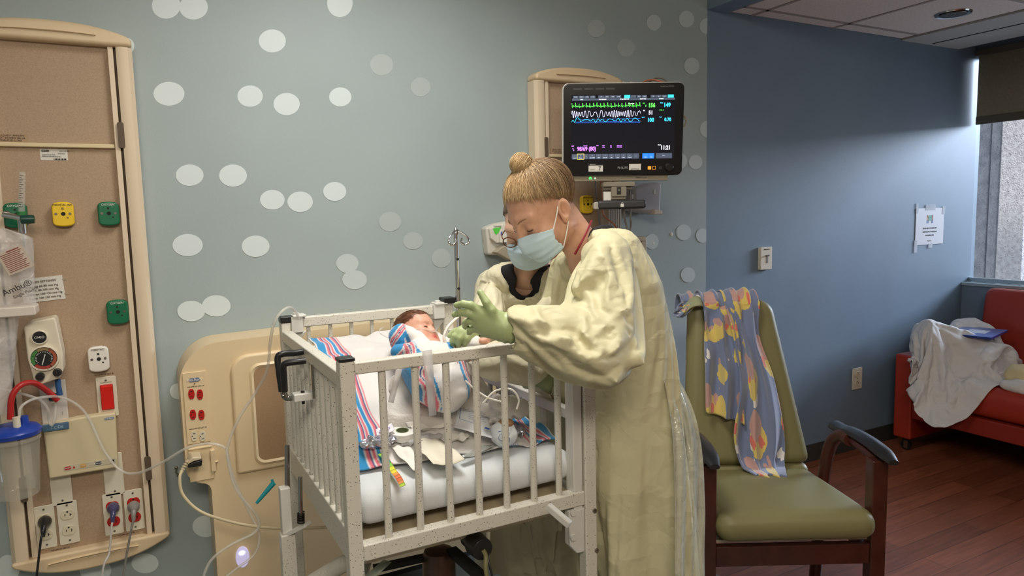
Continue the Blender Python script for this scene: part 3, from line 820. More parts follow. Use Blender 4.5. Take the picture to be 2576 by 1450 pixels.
# suction canister with blue lid
ct = thing('suction_canister', 'clear suction canister with a blue lid at the left edge', 'canister', (-.33, 2.43, .6))
cl = atY(36, 1100, 2.43); cb = atY(28, 1252, 2.43)
cx, cyy = cl[0]-.006, 2.44
MB().lathe([(.056, 0), (.072, .004), (.074, .016), (.066, .026), (.04, .034), (0, .035)], (cx, cyy, cl[2]), n=40).build('lid', mat('lid_blue', '1f3f9e', .3), ct, bevel=.001)
MB().lathe([(.070, 0), (.070, -.012), (.066, -.014), (.055, cb[2]-cl[2]+.006), (.050, cb[2]-cl[2]), (0, cb[2]-cl[2])], (cx, cyy, cl[2]), n=40).build('cup', mat('cup_plastic', 'd3cdbd', .12, alpha=.34, spec=.6), ct)
pr = MB()
for dx in (-.035, .018): pr.cyl((cx+dx, cyy-.03, cl[2]+.025), (cx+dx, cyy-.03, cl[2]+.062), .0095, n=16)
pr.build('ports', m_plate, ct)
MB().cyl((cx+.03, cyy+.005, cl[2]+.03), (cx+.03, cyy+.005, cl[2]+.055), .014, .012, n=18).build('blue_cap', mat('lid_blue', '1f3f9e', .3), ct)
pst = MB(); pst.cyl((cx+.03, cyy+.02, cb[2]+.025), (cx+.03, cyy+.02, cl[2]-.02), .009, n=14); pst.lathe([(.012, 0), (.015, .01), (.012, .04)], (cx+.03, cyy+.02, cb[2]+.01), n=16)
pst.build('inner_valve', mat('cup_plastic', 'd3cdbd', .12, alpha=.34), ct)
rh = [atY(26, 1055, 2.42), atY(30, 1000, 2.42), atY(52, 970, 2.43), atY(85, 964, 2.46), atY(120, 985, 2.49), atY(145, 1008, 2.50)]
tag(MB().tube(rh, .0085, 14, smooth=8).build('suction_hose', mat('red_hose', 'b0211f', .35, bump=(300, .0008))), 'short red ribbed hose arching over the blue canister lid', 'hose')
l1 = [atY(48, 1052, 2.42), atY(55, 1022, 2.43), atY(95, 1002, 2.46), atY(160, 1002, 2.50), atY(215, 1040, 2.50), atY(262, 1135, 2.48), atY(305, 1185, 2.46), atY(350, 1190, 2.42), atY(410, 1163, 2.36), atY(470, 1128, 2.32), atY(525, 1117, 2.30), atY(566, 1128, 2.29), atY(577, 1165, 2.29), atY(592, 1215, 2.29), atY(625, 1285, 2.29), atY(652, 1345, 2.28), atY(640, 1395, 2.27), atY(590, 1435, 2.26), atY(540, 1475, 2.26)]
tag(MB().tube(l1, .0042, 12, smooth=8).build('suction_tubing', m_tube), 'clear tubing running from the blue lidded canister across to the bed console', 'tubing')
l0 = [atY(-12, 975, 2.44), atY(30, 985, 2.45), atY(75, 997, 2.47), atY(105, 1010, 2.48), atY(122, 1035, 2.49), atY(124, 1060, 2.50), atY(131, 1070, 2.50), atY(138, 1050, 2.50), atY(140, 1010, 2.51)]
tag(MB().tube(l0, .0042, 12, smooth=8).build('suction_tubing', m_tube), 'short clear tubing looping in front of the white data plate', 'tubing')
l2 = [atY(752, 800, 2.18), atY(741, 782, 2.16), atY(727, 774, 2.14), atY(708, 785, 2.12), atY(690, 812, 2.12), atY(680, 860, 2.14), atY(672, 930, 2.18), atY(645, 985, 2.22), atY(600, 1055, 2.24), atY(574, 1120, 2.25), atY(573, 1155, 2.25), atY(593, 1230, 2.25), atY(640, 1290, 2.25), atY(652, 1320, 2.25), atY(634, 1345, 2.25), atY(580, 1372, 2.24), atY(530, 1412, 2.24), atY(505, 1470, 2.24)]
tag(MB().tube(l2, .0046, 12, smooth=8).build('oxygen_tubing', m_tube), 'clear tubing draped over the black cap of the rear crib post', 'tubing')

# plugs and cords on the left panel
m_bluep = mat('plug_blue_clear', '4a4a70', .2, alpha=.85); m_greyp = mat('plug_grey', '8d8a86', .3, alpha=.92)
def plug(label, px, py, m, mc, pts, r=.0034, name='power_lead'):
    q = atY(px, py, 2.53)
    t = thing(name, label, 'power cord', (q[0], 2.56, q[2]), 'power cords on the left panel')
    MB().lathe([(.013, .012), (.0185, .006), (.0185, -.002), (.0165, -.012), (.011, -.024), (.007, -.034), (0, -.035)], (q[0], 2.556, q[2]), 'y', 24).build('plug', m, t)
    MB().tube([(q[0], 2.528, q[2]-.002), (q[0]-.001, 2.516, q[2]-.012), (q[0]-.002, 2.510, q[2]-.03)], [.009, .0075, .005], 14, smooth=5).build('strain_relief', m, t)
    MB().tube([(q[0]-.002, 2.510, q[2]-.026)]+[atY(a, b_, y) for a, b_, y in pts], r, 12, smooth=8).build('cord', mc, t)
plug('black power cord plugged into the socket at bottom left', 110, 1322, m_black, m_black, [(104, 1352, 2.50), (98, 1400, 2.49), (90, 1470, 2.48)])
plug('clear bluish plug with a pale cord hanging from the left panel', 284, 1287, m_bluep, mat('cord_pale', 'b9b4ac', .4), [(280, 1330, 2.50), (275, 1390, 2.48), (262, 1420, 2.46), (252, 1475, 2.45)])
plug('grey translucent plug with a grey cord, nearest the panel rail', 336, 1283, m_greyp, mat('cord_grey', '77736c', .4), [(331, 1330, 2.50), (318, 1400, 2.48), (306, 1475, 2.46)])

# ------------------------------------------------------------------ moulded bed console behind the crib
m_con = mat('console_cream', 'e0c9a2', .38, bump=(400, .0002)); m_conp = mat('console_panel', 'a98a68', .55, var=(300, '9b7d5c', .35, .65))
con = thing('bed_console', 'large cream moulded bed console on the wall behind the crib', 'bed console', (.72, WY, .11))
def arcpts(cx, cz, r, a0, a1, n=10): return [(cx+r*math.cos(math.radians(a0+(a1-a0)*i/n)), cz+r*math.sin(math.radians(a0+(a1-a0)*i/n))) for i in range(n+1)]
xl, xr = .089, 1.351
o = arcpts(xl+.055, .645, .055, 270, 180)+[(xl, .90)]+arcpts(xl+.13, .925, .13, 180, 95)+[(.72, 1.068)]+arcpts(xr-.13, .925, .13, 85, 0)+[(xr, .9)]+arcpts(xr-.055, .645, .055, 0, -90)
o += [(1.31, .59)]+arcpts(1.31, .56, .03, 90, 180, 5)+arcpts(1.235, .155, .045, 0, -90)+arcpts(.205, .155, .045, 270, 180)+arcpts(.13, .56, .03, 0, 90, 5)+[(.13, .59)]
cbm = MB().prism(o, 2.452, WY-.001).build('shell', m_con, con, bevel=.035, seg=6, angle=30)
# raised front field with a soft step, and the sunk tan field
rf = [(.242, .60)]+[(.242, .93)]+arcpts(.242+.06, .945, .06, 180, 92)+[(.72, 1.012)]+arcpts(1.198-.06, .945, .06, 88, 0)+[(1.198, .60)]
MB().prism(rf, 2.438, 2.46).build('front_field', m_con, con, bevel=.012, seg=4, angle=30)
sk = rrect(.305, 1.135, .628, .965, .03)
MB().prism(sk, 2.4365, 2.445).build('tan_panel', m_conp, con)
bz = MB(); k = len(sk); ski = rrect(.313, 1.127, .636, .957, .024)
vs = [(x, 2.437, z) for x, z in sk]+[(x, 2.4355, z) for x, z in ski]
# lip round the tan panel
sko = rrect(.297, 1.143, .618, .973, .036)
vs = [(x, 2.4385, z) for x, z in sko]+[(x, 2.432, z) for x, z in sk]
bz.raw(vs, [(i, (i+1) % k, k+(i+1) % k, k+i) for i in range(k)]); vs2 = [(x, 2.432, z) for x, z in sk]+[(x, 2.4368, z) for x, z in ski]
bz.raw(vs2, [(i, (i+1) % k, k+(i+1) % k, k+i) for i in range(k)])
bz.build('panel_lip', m_con, con)
op = MB().box(.098, .168, 2.447, 2.46, .728, .965).build('socket_panel', m_con, con, bevel=.0015)
op2 = MB().box(.098, .172, 2.4475, 2.46, .60, .712).build('lower_cover', m_con, con, bevel=.003)
MB().box(.098, .170, 2.444, 2.46, .708, .7155).build('cover_ledge', m_con, con, bevel=.003)
MB().prism(rrect(.116, .148, .933, .946, .0055), 2.4455, 2.448).build('logo_badge', mat('badge_slate', '6b7690', .4), con)
text([('Hill-Rom', .132, .9395, .0085, 2.4452)], 'logo_lettering', m_wprint, con)
text([('NO-PPP-03 CKT 19', .135, .917, .0042, 2.4466), ('NO-LPPP-03 CKT 23', .133, .778, .0042, 2.4466)], 'circuit_lettering', m_print, con)
MB().cyl((.132, 2.4445, .927), (.132, 2.448, .927), .002, n=10).build('screw', m_screw, con)
for x, z, m in ((.1205, .894, m_red), (.1455, .889, m_red), (.1205, .826, m_red), (.1455, .821, m_red), (.1195, .755, m_ivory), (.1445, .750, m_ivory)):
    o_ = MB().prism([(x+.0095*math.cos(a), z+max(-.0165, min(.0165, .0185*math.sin(a)))) for a in np.linspace(0, 2*math.pi, 30, endpoint=False)], 2.4445, 2.4472).build('socket_face', m, con, bevel=.0006)
    s_ = MB(); s_.box(x-.004, x+.004, 2.444, 2.4446, z+.007, z+.0085); s_.box(x-.0007, x+.0007, 2.444, 2.4446, z+.007, z+.011); s_.box(x-.004, x+.004, 2.444, 2.4446, z-.0095, z-.008); s_.cyl((x-.0058, 2.444, z), (x-.0058, 2.4446, z), .0018, n=8)
    s_.build('slots', m_dark, o_)
cvp = MB(); cvp.box(.163, .178, 2.440, 2.455, .625, .70); cvp.box(.175, .186, 2.438, 2.45, .655, .661); cvp.build('latch', m_con, con, bevel=.003)
nlx, nlz = .241, .312
nl = MB().prism([(nlx+.022*math.cos(a), nlz-.004+.037*math.sin(a)*(1 if math.sin(a) > 0 else 1)) for a in np.linspace(0, 2*math.pi, 32, endpoint=False)], 2.446, 2.453).build('night_light', mat('night_light_lens', 'b9b2d4', .3, emit=.45), con, bevel=.002)
MB().ball((nlx-.001, 2.4475, nlz+.012), (.0105, .005, .0075)).build('lamp', mat('night_light_lamp', 'e6ecff', .3, emit=9.), nl)
# crib's plug in the console
t = thing('crib_power_lead', 'beige crib power cord with a black and ivory plug in the console', 'power cord', (.13, 2.44, .66))
pq = atY(490, 1160, 2.41)
MB().prism([(pq[0]-.022, pq[2]-.012), (pq[0]+.018, pq[2]-.014), (pq[0]+.021, pq[2]+.006), (pq[0]-.004, pq[2]+.004), (pq[0]-.022, pq[2]-.003)], 2.385, 2.446).build('plug_body', m_black, t, bevel=.003)
MB().prism([(pq[0]-.022, pq[2]-.001), (pq[0]-.004, pq[2]+.006), (pq[0]+.019, pq[2]+.008), (pq[0]+.019, pq[2]+.016), (pq[0]-.008, pq[2]+.019), (pq[0]-.018, pq[2]+.010)], 2.385, 2.446).build('plug_top', mat('plug_ivory', 'c9bb9d', .4), t, bevel=.003)
sr = MB()
for i in range(5):
    q = atY(472-i*3.5, 1161+i*6, 2.395); q2 = atY(472-i*3.5-1.5, 1161+i*6+3, 2.394); sr.cyl(q, q2, .0075, n=14)
sr.tube([atY(474, 1158, 2.395), atY(462, 1176, 2.395), atY(455, 1190, 2.39)], .0045, 10, smooth=4)
sr.build('strain_relief', mat('plug_ivory', 'c9bb9d', .4), t)
cd = [atY(458, 1183, 2.39), atY(452, 1205, 2.38), atY(460, 1245, 2.37), atY(500, 1285, 2.35), atY(560, 1308, 2.32), atY(640, 1325, 2.28), atY(730, 1330, 2.22), atY(830, 1327, 2.14)]
MB().tube(cd, .0048, 12, smooth=8).build('cord', mat('cord_cream', 'cfc09c', .4), t)
hk = MB(); hq = atY(444, 1186, WY)
hk.tube([(hq[0], WY, hq[2]+.012), (hq[0], WY-.012, hq[2]+.008), (hq[0]-.003, WY-.014, hq[2]), (hq[0]+.004, WY-.012, hq[2]-.008), (hq[0]+.001, WY-.008, hq[2]-.016)], .0022, 8, smooth=5)
hk.ball((hq[0], WY-.003, hq[2]+.012), (.006, .003, .006))
tag(hk.build('wall_hook', m_screw), 'small dark metal hook on the wall beside the left panel', 'hook')

# ------------------------------------------------------------------ thermometer holder, soap dispenser, cabinet
hp = lambda x, y: atY(x, y, 2.57)
t = thing('thermometer_holder', 'pale wall holder for a thermometer beside the nurse in glasses', 'thermometer holder', (1.30, WY, 1.28))
a, b_ = hp(1222, 573), hp(1228, 642)
MB().prism([(a[0], a[2]), (a[0]+.01, b_[2]+.0), (a[0]+.12, b_[2]-.006), (a[0]+.16, a[2]+.03), (a[0]+.05, a[2]+.016)], 2.57, WY-.001).build('back_plate', mat('holder_grey', 'c9c5ba', .45), t, bevel=.01, seg=3)
MB().prism([(a[0]+.008, a[2]-.004), (a[0]+.014, a[2]-.045), (a[0]+.04, a[2]-.065), (a[0]+.14, a[2]-.05), (a[0]+.15, a[2]+.02), (a[0]+.05, a[2]+.01)], 2.55, 2.572).build('face', mat('holder_white', 'd8d4c8', .4), t, bevel=.004)
MB().prism([(a[0]+.022, b_[2]+.012), (a[0]+.06, b_[2]+.035), (a[0]+.15, b_[2]+.04), (a[0]+.15, b_[2]-.02), (a[0]+.09, b_[2]-.025), (a[0]+.055, b_[2]-.006)], 2.535, 2.572).build('cradle', mat('holder_taupe', 'a49a86', .5), t, bevel=.005)
MB().prism([(a[0]+.022, a[2]-.004), (a[0]+.060, a[2]+.001), (a[0]+.048, a[2]-.020), (a[0]+.036, a[2]-.030), (a[0]+.028, a[2]-.022)], 2.5485, 2.5505).build('green_sticker', mat('sticker_green', '5fd152', .5), t)
text([('Welch Allyn', a[0]+.042, a[2]+.0045, .0052, 2.5482)], 'lettering', mat('navy_print', '20283a', .4), t)
ca = MB()
ca.prism([(a[0]+.044, a[2]-.024), (a[0]+.058, a[2]-.005), (a[0]+.075, a[2]-.008), (a[0]+.062, a[2]-.062), (a[0]+.05, a[2]-.062)], 2.541, 2.543, 0); ca.prism([(a[0]+.062, a[2]-.004), (a[0]+.10, a[2]+.006), (a[0]+.10, a[2]-.06), (a[0]+.062, a[2]-.062)], 2.538, 2.540, 0)
ca.prism([(a[0]+.072, a[2]-.007), (a[0]+.084, a[2]-.004), (a[0]+.084, a[2]-.017), (a[0]+.072, a[2]-.019)], 2.5365, 2.538, 1); ca.prism([(a[0]+.053, a[2]-.021), (a[0]+.060, a[2]-.016), (a[0]+.058, a[2]-.029), (a[0]+.052, a[2]-.033)], 2.5395, 2.541, 1)
ca.build('instruction_cards', [m_label, mat('card_violet', '5560b0', .5)], t)
t = thing('soap_dispenser', 'pale grey wall dispenser behind the monitor bracket', 'soap dispenser', (2.05, WY, 1.45))
a, b_ = hp(1588, 462), hp(1641, 462); lo = hp(1636, 538)
MB().prism([(a[0]-.03, a[2]-.02), (a[0]-.025, lo[2]+.02), (b_[0]-.03, lo[2]-.002), (b_[0], lo[2]), (b_[0]+.006, a[2]+.002), (b_[0]-.04, a[2]+.004)], 2.51, WY-.001).build('body', mat('dispenser_grey', 'b4b3b8', .4), t, bevel=.012, seg=3)
MB().prism([(b_[0]-.055, lo[2]+.02), (b_[0]-.05, lo[2]-.004), (b_[0]-.006, lo[2]-.004), (b_[0]-.008, lo[2]+.015)], 2.49, 2.55).build('nozzle', mat('dispenser_beige', 'c9beb0', .4), t, bevel=.004)
for q in (hp(1625, 484), hp(1570, 496)): MB().prism(rrect(q[0]-.003, q[0]+.003, q[2]-.010, q[2]+.010, .0029), 2.5075, 2.5115).build('level_window', mat('window_white', 'e4e2df', .3), t)
t = thing('wall_cabinet', 'beige recessed wall cabinet frame behind the shoulder of the front nurse', 'cabinet', (1.95, WY, .95))
a = atY(1628, 595, 2.56); X1 = a[0]; Z1 = a[2]
fr = MB()
fr.box(1.75, X1, 2.565, WY-.001, Z1-.022, Z1); fr.box(X1-.026, X1, 2.565, WY-.001, Z1-.5, Z1-.022); fr.box(1.75, X1-.026, 2.565, WY-.001, Z1-.5, Z1-.48); fr.box(1.75, 1.776, 2.565, WY-.001, Z1-.48, Z1-.022)
fr.build('frame', mat('cabinet_beige', 'b9ab94', .5), t, bevel=.004)
MB().box(1.776, X1-.026, 2.60, WY-.001, Z1-.48, Z1-.022).build('recess', mat('cabinet_tan', '8a7a66', .6), t)

# ------------------------------------------------------------------ patient monitor and its wall arm
mon_c = (P(1425, 215, 2.7)+P(1722, 215, 2.7)+P(1705, 440, 2.7)+P(1420, 437, 2.7))/4
MR = Matrix.Rotation(math.radians(-27.5), 4, 'Z') @ Matrix.Rotation(math.radians(.6), 4, 'Y') @ Matrix.Rotation(math.radians(4), 4, 'X')
MT = Matrix.Translation(mon_c) @ MR
mo = thing('patient_monitor', 'black framed patient monitor showing vital signs on a wall bracket', 'monitor', mon_c)
hw, hh = .2315, .1745
MB(MT).prism(rrect(-hw, hw, -hh, hh, .022, 8), -.004, .035).build('bezel', mat('bezel_black', '101012', .22), mo, bevel=.003)
MB(MT).prism(rrect(-hw-.003, hw+.003, -hh-.002, hh+.003, .024, 8), .006, .045).build('rear_shell', mat('monitor_grey', 'cfcbc4', .4), mo, bevel=.004)
MB(MT).box(-hw+.02, hw-.05, .01, .06, -hh-.021, -hh).build('chin', mat('monitor_beige', 'a49c88', .45), mo, bevel=.004)
MB(MT).box(-.202, .198, -.0046, -.0038, -.113, .131).build('screen', mat('screen_glow', '14151c', .12, emit=.35), mo)
def em(name, c, s=1.6): return mat(name, c, .5, emit=s)
e_g, e_w, e_c, e_b, e_p, e_y = em('trace_green', '4fe04a'), em('trace_white', 'c9ccf2', 1.3), em('trace_cyan', '35b9ef', 1.4), em('trace_blue', '2f6fe0'), em('trace_violet', 'b26be6', 1.4), em('key_yellow', 'd9b65c')
e_grey, e_key = em('key_grey', '3d4656', .8), em('key_text', 'b9c6d6', 1.0)
rng = random.Random(3)
def trace(F, n, m, name, w=.0011, x0=-.200, x1=.064):
    mb = MB(MT); pts = [(x0+(x1-x0)*i/n, F(i/n)) for i in range(n+1)]
    for (xa, za), (xb, zb) in zip(pts, pts[1:]):
        d = Vector((xb-xa, zb-za)).normalized()*w/2
        mb.raw([(xa-d.y*1-d.x*.3, -.0052, za+d.x-d.y*.3), (xb-d.y+d.x*.3, -.0052, zb+d.x+d.y*.3), (xb+d.y+d.x*.3, -.0052, zb-d.x+d.y*.3), (xa+d.y-d.x*.3, -.0052, za-d.x-d.y*.3)], [(0, 1, 2, 3)])
    return mb.build(name, m, mo, flat=True)
def ecg(t):
    ph = (t*19.3) % 1
    return .0885+.0012*math.sin(40*t)+(.012 if ph < .12 else (-.004 if ph < .2 else (.0035 if .4 < ph < .55 else 0)))+rng.uniform(-.001, .001)
def resp(t): 
    s = math.sin(2*math.pi*(21*t+1.2*math.sin(9*t)))
    return .060+.0135*max(-.95, min(.95, 1.5*s))*(.75+.25*math.sin(31*t+1))
def pleth(t): return .037+.005*math.sin(2*math.pi*11*t+2*math.sin(17*t))+.003*math.sin(50*t)-(.006 if t < .05 else 0)+(.008 if .06 < t < .12 else 0)
trace(ecg, 300, e_g, 'ecg_trace'); trace(resp, 300, e_w, 'breathing_trace', .0013); trace(pleth, 160, e_c, 'pulse_trace', .0013)
ln = MB(MT)
for z in (.041, .0305, .027): ln.box(-.185, .064, -.0051, -.0047, z, z+.0006)
ln.build('limit_lines', e_b, mo)
text([('156', .107, .090, .0150, -.0052, 'CENTER', .85)], 'heart_rate_lettering', e_g, mo, T=MT, bold=.045)
text([('149', .166, .0905, .0150, -.0052, 'CENTER', .85), ('0.70', .170, .036, .0125, -.0052, 'CENTER', .85), ('100', .104, .035, .0145, -.0052, 'CENTER', .85), ('Pulse', .145, .099, .0038, -.0052), ('Perf', .142, .046, .0038, -.0052), ('SpO2', .075, .046, .0034, -.0052)], 'oxygen_lettering', e_c, mo, T=MT, bold=.045)
text([('51', .104, .0625, .0140, -.0052, 'CENTER', .85), ('RR', .078, .071, .0040, -.0052)], 'breathing_rate_lettering', e_w, mo, T=MT, bold=.045)
text([('HR', .076, .098, .0040, -.0052), ('PVC  3', .146, .072, .0042, -.0052), ('160', .084, .091, .0026, -.0052), ('90', .084, .086, .0026, -.0052)], 'alarm_lettering', e_g, mo, T=MT)
text([('98/69 (80)', -.142, -.071, .0150, -.0052, 'CENTER', .82), ('NBP', -.196, -.060, .0040, -.0052), ('Sys', -.194, -.070, .0034, -.0052), ('90', -.192, -.0765, .0034, -.0052), ('Auto 30', -.147, -.059, .0032, -.0052)], 'pressure_lettering', e_p, mo, T=MT, bold=.045)
text([('PAP', -.100, -.059, .0036, -.0052), ('NBP', -.077, -.060, .0038, -.0052), ('mmHg', -.077, -.066, .0026, -.0052), ('Sys', -.048, -.060, .0034, -.0052), ('100', -.048, -.0655, .0034, -.0052), ('69/63 (67)', -.015, -.060, .0034, -.0052), ('98/69 (80)', -.015, -.0655, .0034, -.0052)], 'trend_lettering', e_p, mo, T=MT, bold=.045)
text([('11:21', .164, -.070, .0155, -.0052, 'CENTER', .8), ('Clock', .140, -.059, .0036, -.0052), ('Unconfirmed', .028, .0975, .003, -.0052), ('PICU', -.162, .1145, .0032, -.0052), ('Not Admitted', -.082, .1145, .0034, -.0052), ('07 Sep 2022 11:21', .002, .1145, .0032, -.0052), ('BED07 PICU', .073, .1145, .0032, -.0052), ('PROFILE', .143, .1145, .0032, -.0052)], 'status_lettering', em('status_white', 'dfe3ee', 1.2), mo, T=MT, bold=.045)
kk = MB(MT)
for i, (xa, xb) in enumerate(((-.196, -.176), (-.174, -.154), (-.152, -.133), (-.130, -.110), (-.098, -.077), (-.075, -.055), (-.053, -.033), (-.031, -.011), (.026, .046), (.048, .067), (.069, .088), (.102, .121), (.123, .143), (.145, .164))):
    kk.box(xa, xb, -.0050, -.0046, .119, .1285, 0)
kk.build('bed_key', e_grey, mo)
MB(MT).box(-.199, .196, -.0049, -.0046, .1105, .1178).build('status_bar', e_grey, mo)
for xa in (.001, .168): MB(MT).box(xa, xa+.0227, -.0050, -.0046, .1185, .1295).build('alert_key', em('key_cyan', '2cc4d8', 1.3), mo)
kk = MB(MT)
xs_ = [-.2, -.177, -.151, -.133, -.108, -.083, -.058, -.033, -.010, .013, .038, .062]
for xa, xb in zip(xs_, xs_[1:]): kk.box(xa+.0008, xb-.0008, -.0050, -.0046, -.110, -.0905, 0)
kk.box(.075, .098, -.0050, -.0046, -.110, -.0905, 2); kk.box(.099, .121, -.0050, -.0046, -.110, -.0905, 2); kk.box(.128, .190, -.0050, -.0046, -.110, -.0905, 0)
for q in ((-.178, -.152, -.0905, -.0893), (-.178, -.152, -.111, -.1098), (-.1785, -.1773, -.111, -.0893), (-.1527, -.1515, -.111, -.0893)): kk.box(q[0], q[1], -.0053, -.0050, q[2], q[3], 3)
kk.build('soft_key', [e_grey, em('key_cyan', '2cc4d8', 1.3), em('key_blue', '1f66d8', 1.2), e_y], mo)
text([(s_, x, z, .0034, -.0054) for s_, x, z in (('Admit', -.188, -.105), ('Pause', -.165, -.105), ('Start NBP', -.12, -.105), ('NBP', -.095, -.105), ('Stop All', -.07, -.105), ('Stat', -.045, -.105), ('Zero', -.021, -.105), ('Vitals', .002, -.105), ('Monitor', .026, -.105), ('Main', .087, -.105), ('Main', .11, -.105), ('~', -.188, -.097), ('X', -.165, -.097), ('^', -.12, -.097), ('^', -.095, -.097), ('^', -.07, -.097), ('^', -.045, -.097), ('+', -.021, -.097), ('=', .002, -.097), ('o', .026, -.097), ('<', -.142, -.1), ('>', .05, -.1), ('P ==', .158, -.1))], 'key_lettering', e_key, mo, T=MT)
text([(s_, x, .1238, .0030, -.0054) for s_, x in (('D 42', -.186), ('D 43', -.164), ('44', -.142), ('D 45', -.12), ('46', -.087), ('D 47', -.065), ('D 48', -.043), ('D 49', -.021), ('D 51', .058), ('D 52', .079), ('53', .112), ('54', .133), ('D 55', .155))], 'bed_lettering', e_key, mo, T=MT)
text([('PHILIPS', -.001, -.145, .0090, -.0046)], 'maker_lettering', mat('silver_print', '9d9a96', .4), mo, T=MT)
text([('IntelliVue MX750', .165, .160, .0052, -.0046)], 'model_lettering', mat('grey_print_dark', '77746f', .5), mo, T=MT)
stk = MB(MT); stk.box(-.134, -.078, -.005, -.004, -.158, -.128, 0); stk.box(-.134, -.078, -.0053, -.005, -.1345, -.128, 1)
stk.build('asset_sticker', [m_label, m_blackm], mo)
text([('7', -.091, -.147, .016, -.0054), ('MONTH', -.119, -.151, .0038, -.0054)], 'sticker_lettering', m_print, mo, T=MT)
text([('RENOVO', -.118, -.131, .0036, -.0056)], 'sticker_heading', m_wprint, mo, T=MT)
MB(MT).box(.024, .070, -.005, -.004, -.154, -.130).build('code_sticker', m_label, mo)
text([('ELECTRONIC', .047, -.150, .0040, -.0054)], 'code_lettering', m_print, mo, T=MT)
ic = MB(MT); ic.box(.097, .110, -.0050, -.004, -.1525, -.140, 0)
for q in ((.115, .128, -.1525, -.151), (.115, .128, -.1415, -.140), (.115, .1165, -.1525, -.140), (.1265, .128, -.1525, -.140)): ic.box(q[0], q[1], -.005, -.004, q[2], q[3], 0)
ic.build('alarm_keys', em('amber_key', 'c98a2c', .7), mo)
MB(MT).box(.140, .152, -.0048, -.004, -.152, -.141).build('dark_key', mat('key_dark', '2b2e33', .4), mo)
MB(MT).lathe([(.016, 0), (.016, -.010), (.013, -.013), (0, -.013)], (.180, -.004, -.145), 'y', 28).build('dial_knob', mat('knob_black', '18181a', .3), mo)
vt = MB(MT)
for xa in (-.195, -.152, -.110, -.07): vt.box(xa, xa+.034, -.0048, -.004, .150, .157)
vt.build('vent_marks', mat('key_dark', '2b2e33', .4), mo)
lg = MB(MT); ringseg(lg, (-.125, .0092, -hh-.0095), .0032, .0048, -60, 240, .0092, 0); lg.box(-.1256, -.1244, .0088, .0096, -hh-.009, -hh-.004); lg.build('power_light', em('led_green', '2fe24a', 4), mo)
MB(MT).ball((-.106, .0098, -hh-.0095), (.0022, .001, .0022)).build('status_light', em('led_pale', 'a8ffb0', 4), mo)
bx = MB(MT); bx.box(-.045, -.008, .0085, .0105, -hh-.016, -hh-.003); bx.build('slot_cover', mat('monitor_beige', 'a49c88', .45), mo, bevel=.001)
text([('M8003A  CE 0123', .075, -hh-.0095, .004, .0092)], 'rating_lettering', m_print, mo, T=MT)
cn = MB(MT)
for i, xa in enumerate((.0, .008, .016, .030, .037, .048)): cn.box(xa, xa+.004, .03, .04, hh, hh+.010-.002*(i % 3))
cn.build('connectors', m_screw, mo)
ma = thing('monitor_bracket', 'grey wall bracket with a black padded handle under the monitor', 'monitor arm', (1.70, WY, 1.5))
m_arm = mat('arm_grey', '857d6c', .45)
AT = Matrix.Translation(P(1556, 470, 2.74)) @ Matrix.Rotation(math.radians(-27.5), 4, 'Z')
x_ = 1.56e-3
hd = MB(AT); hd.box(-.062, .062, -.02, .06, .0, .018); hd.box(-.058, .05, -.005, .05, -.012, .002); hd.box(-.032, .026, -.015, .05, -.05, .0); hd.box(-.03, .028, -.02, .05, -.04, .0)
hd.build('tilt_head', m_arm, ma, bevel=.003)
MB(AT).box(-.010, .006, -.0215, -.018, -.030, -.002).build('lock_plate', m_black, ma)
MB(AT).lathe([(.004, 0), (.004, -.0015), (0, -.0015)], (-.002, -.0215, -.014), 'y', 14).build('lock_screw', m_screw, ma)
AH = Matrix.Translation(P(1563, 515, 2.70)) @ Matrix.Rotation(math.radians(-27.5), 4, 'Z')
MB(AH).prism(rrect(-.094, .094, -.017, .017, .012), -.02, .03).build('handle', mat('handle_charcoal', '2f3031', .45), ma, bevel=.010, seg=3)
lk = MB(AH); lk.box(-.006, .006, -.0215, -.0195, -.009, .002); ringseg(lk, (.0, -.021, .003), .003, .0045, -10, 190, -.0212, 0); lk.build('unlock_mark', m_label, ma)
MB(AH).prism(rrect(-.108, -.085, -.016, .012, .008), -.016, .026).build('clear_knob', mat('clear_grip', 'cfc8bc', .2, alpha=.6), ma, bevel=.004)
ce = atY(1543, 560, 2.53)
cl_ = MB()
for i in range(6): cl_.box(ce[0]-.0345+i*.0118, ce[0]-.0265+i*.0118, 2.515, 2.55, .901, 1.559)
cl_.box(ce[0]-.036, ce[0]+.036, 2.525, 2.5745, .9, 1.56)
cl_.build('wall_channel', mat('channel_aluminium', 'bdb7ab', .4, .15), ma)
wc = AT @ Vector((0, .04, -.045))
MB().bar((wc.x, wc.y, wc.z), (ce[0], 2.53, wc.z), .05, .045).build('arm', m_arm, ma, bevel=.004)
lb = MB(AT); lb.box(-.058, -.028, -.004, .03, -.055, -.018); lb.build('white_collar', m_label, ma, bevel=.002)
cbl = MB()
cbl.tube([P(1572, 470, 2.78), P(1572, 500, 2.8), P(1570, 540, 2.78), P(1578, 575, 2.76), P(1584, 583, 2.76), P(1587, 570, 2.77), P(1586, 530, 2.8), P(1584, 480, 2.82)], .0042, 10, smooth=8)
tag(cbl.build('grey_cable', mat('cable_taupe', '6d675c', .5)), 'taupe cable looping below the monitor handle', 'cable')
oc = MB(); oc.tube([P(1608, 214, 2.80), P(1622, 205, 2.83), P(1640, 201, 2.85), P(1662, 205, 2.84), P(1680, 213, 2.80)], .0038, 8, smooth=6)
tag(oc.build('orange_cable', mat('cable_orange', 'b06a4a', .5)), 'orange cable arching over the top of the monitor', 'cable')
oc = MB(); oc.tube([P(1622, 213, 2.80), P(1634, 206, 2.85), P(1650, 197, 2.87), P(1668, 198, 2.86), P(1684, 212, 2.80)], .0036, 8, smooth=6)
tag(oc.build('grey_cable', mat('cable_taupe', '6d675c', .5)), 'grey cable arching behind the orange one above the monitor', 'cable')
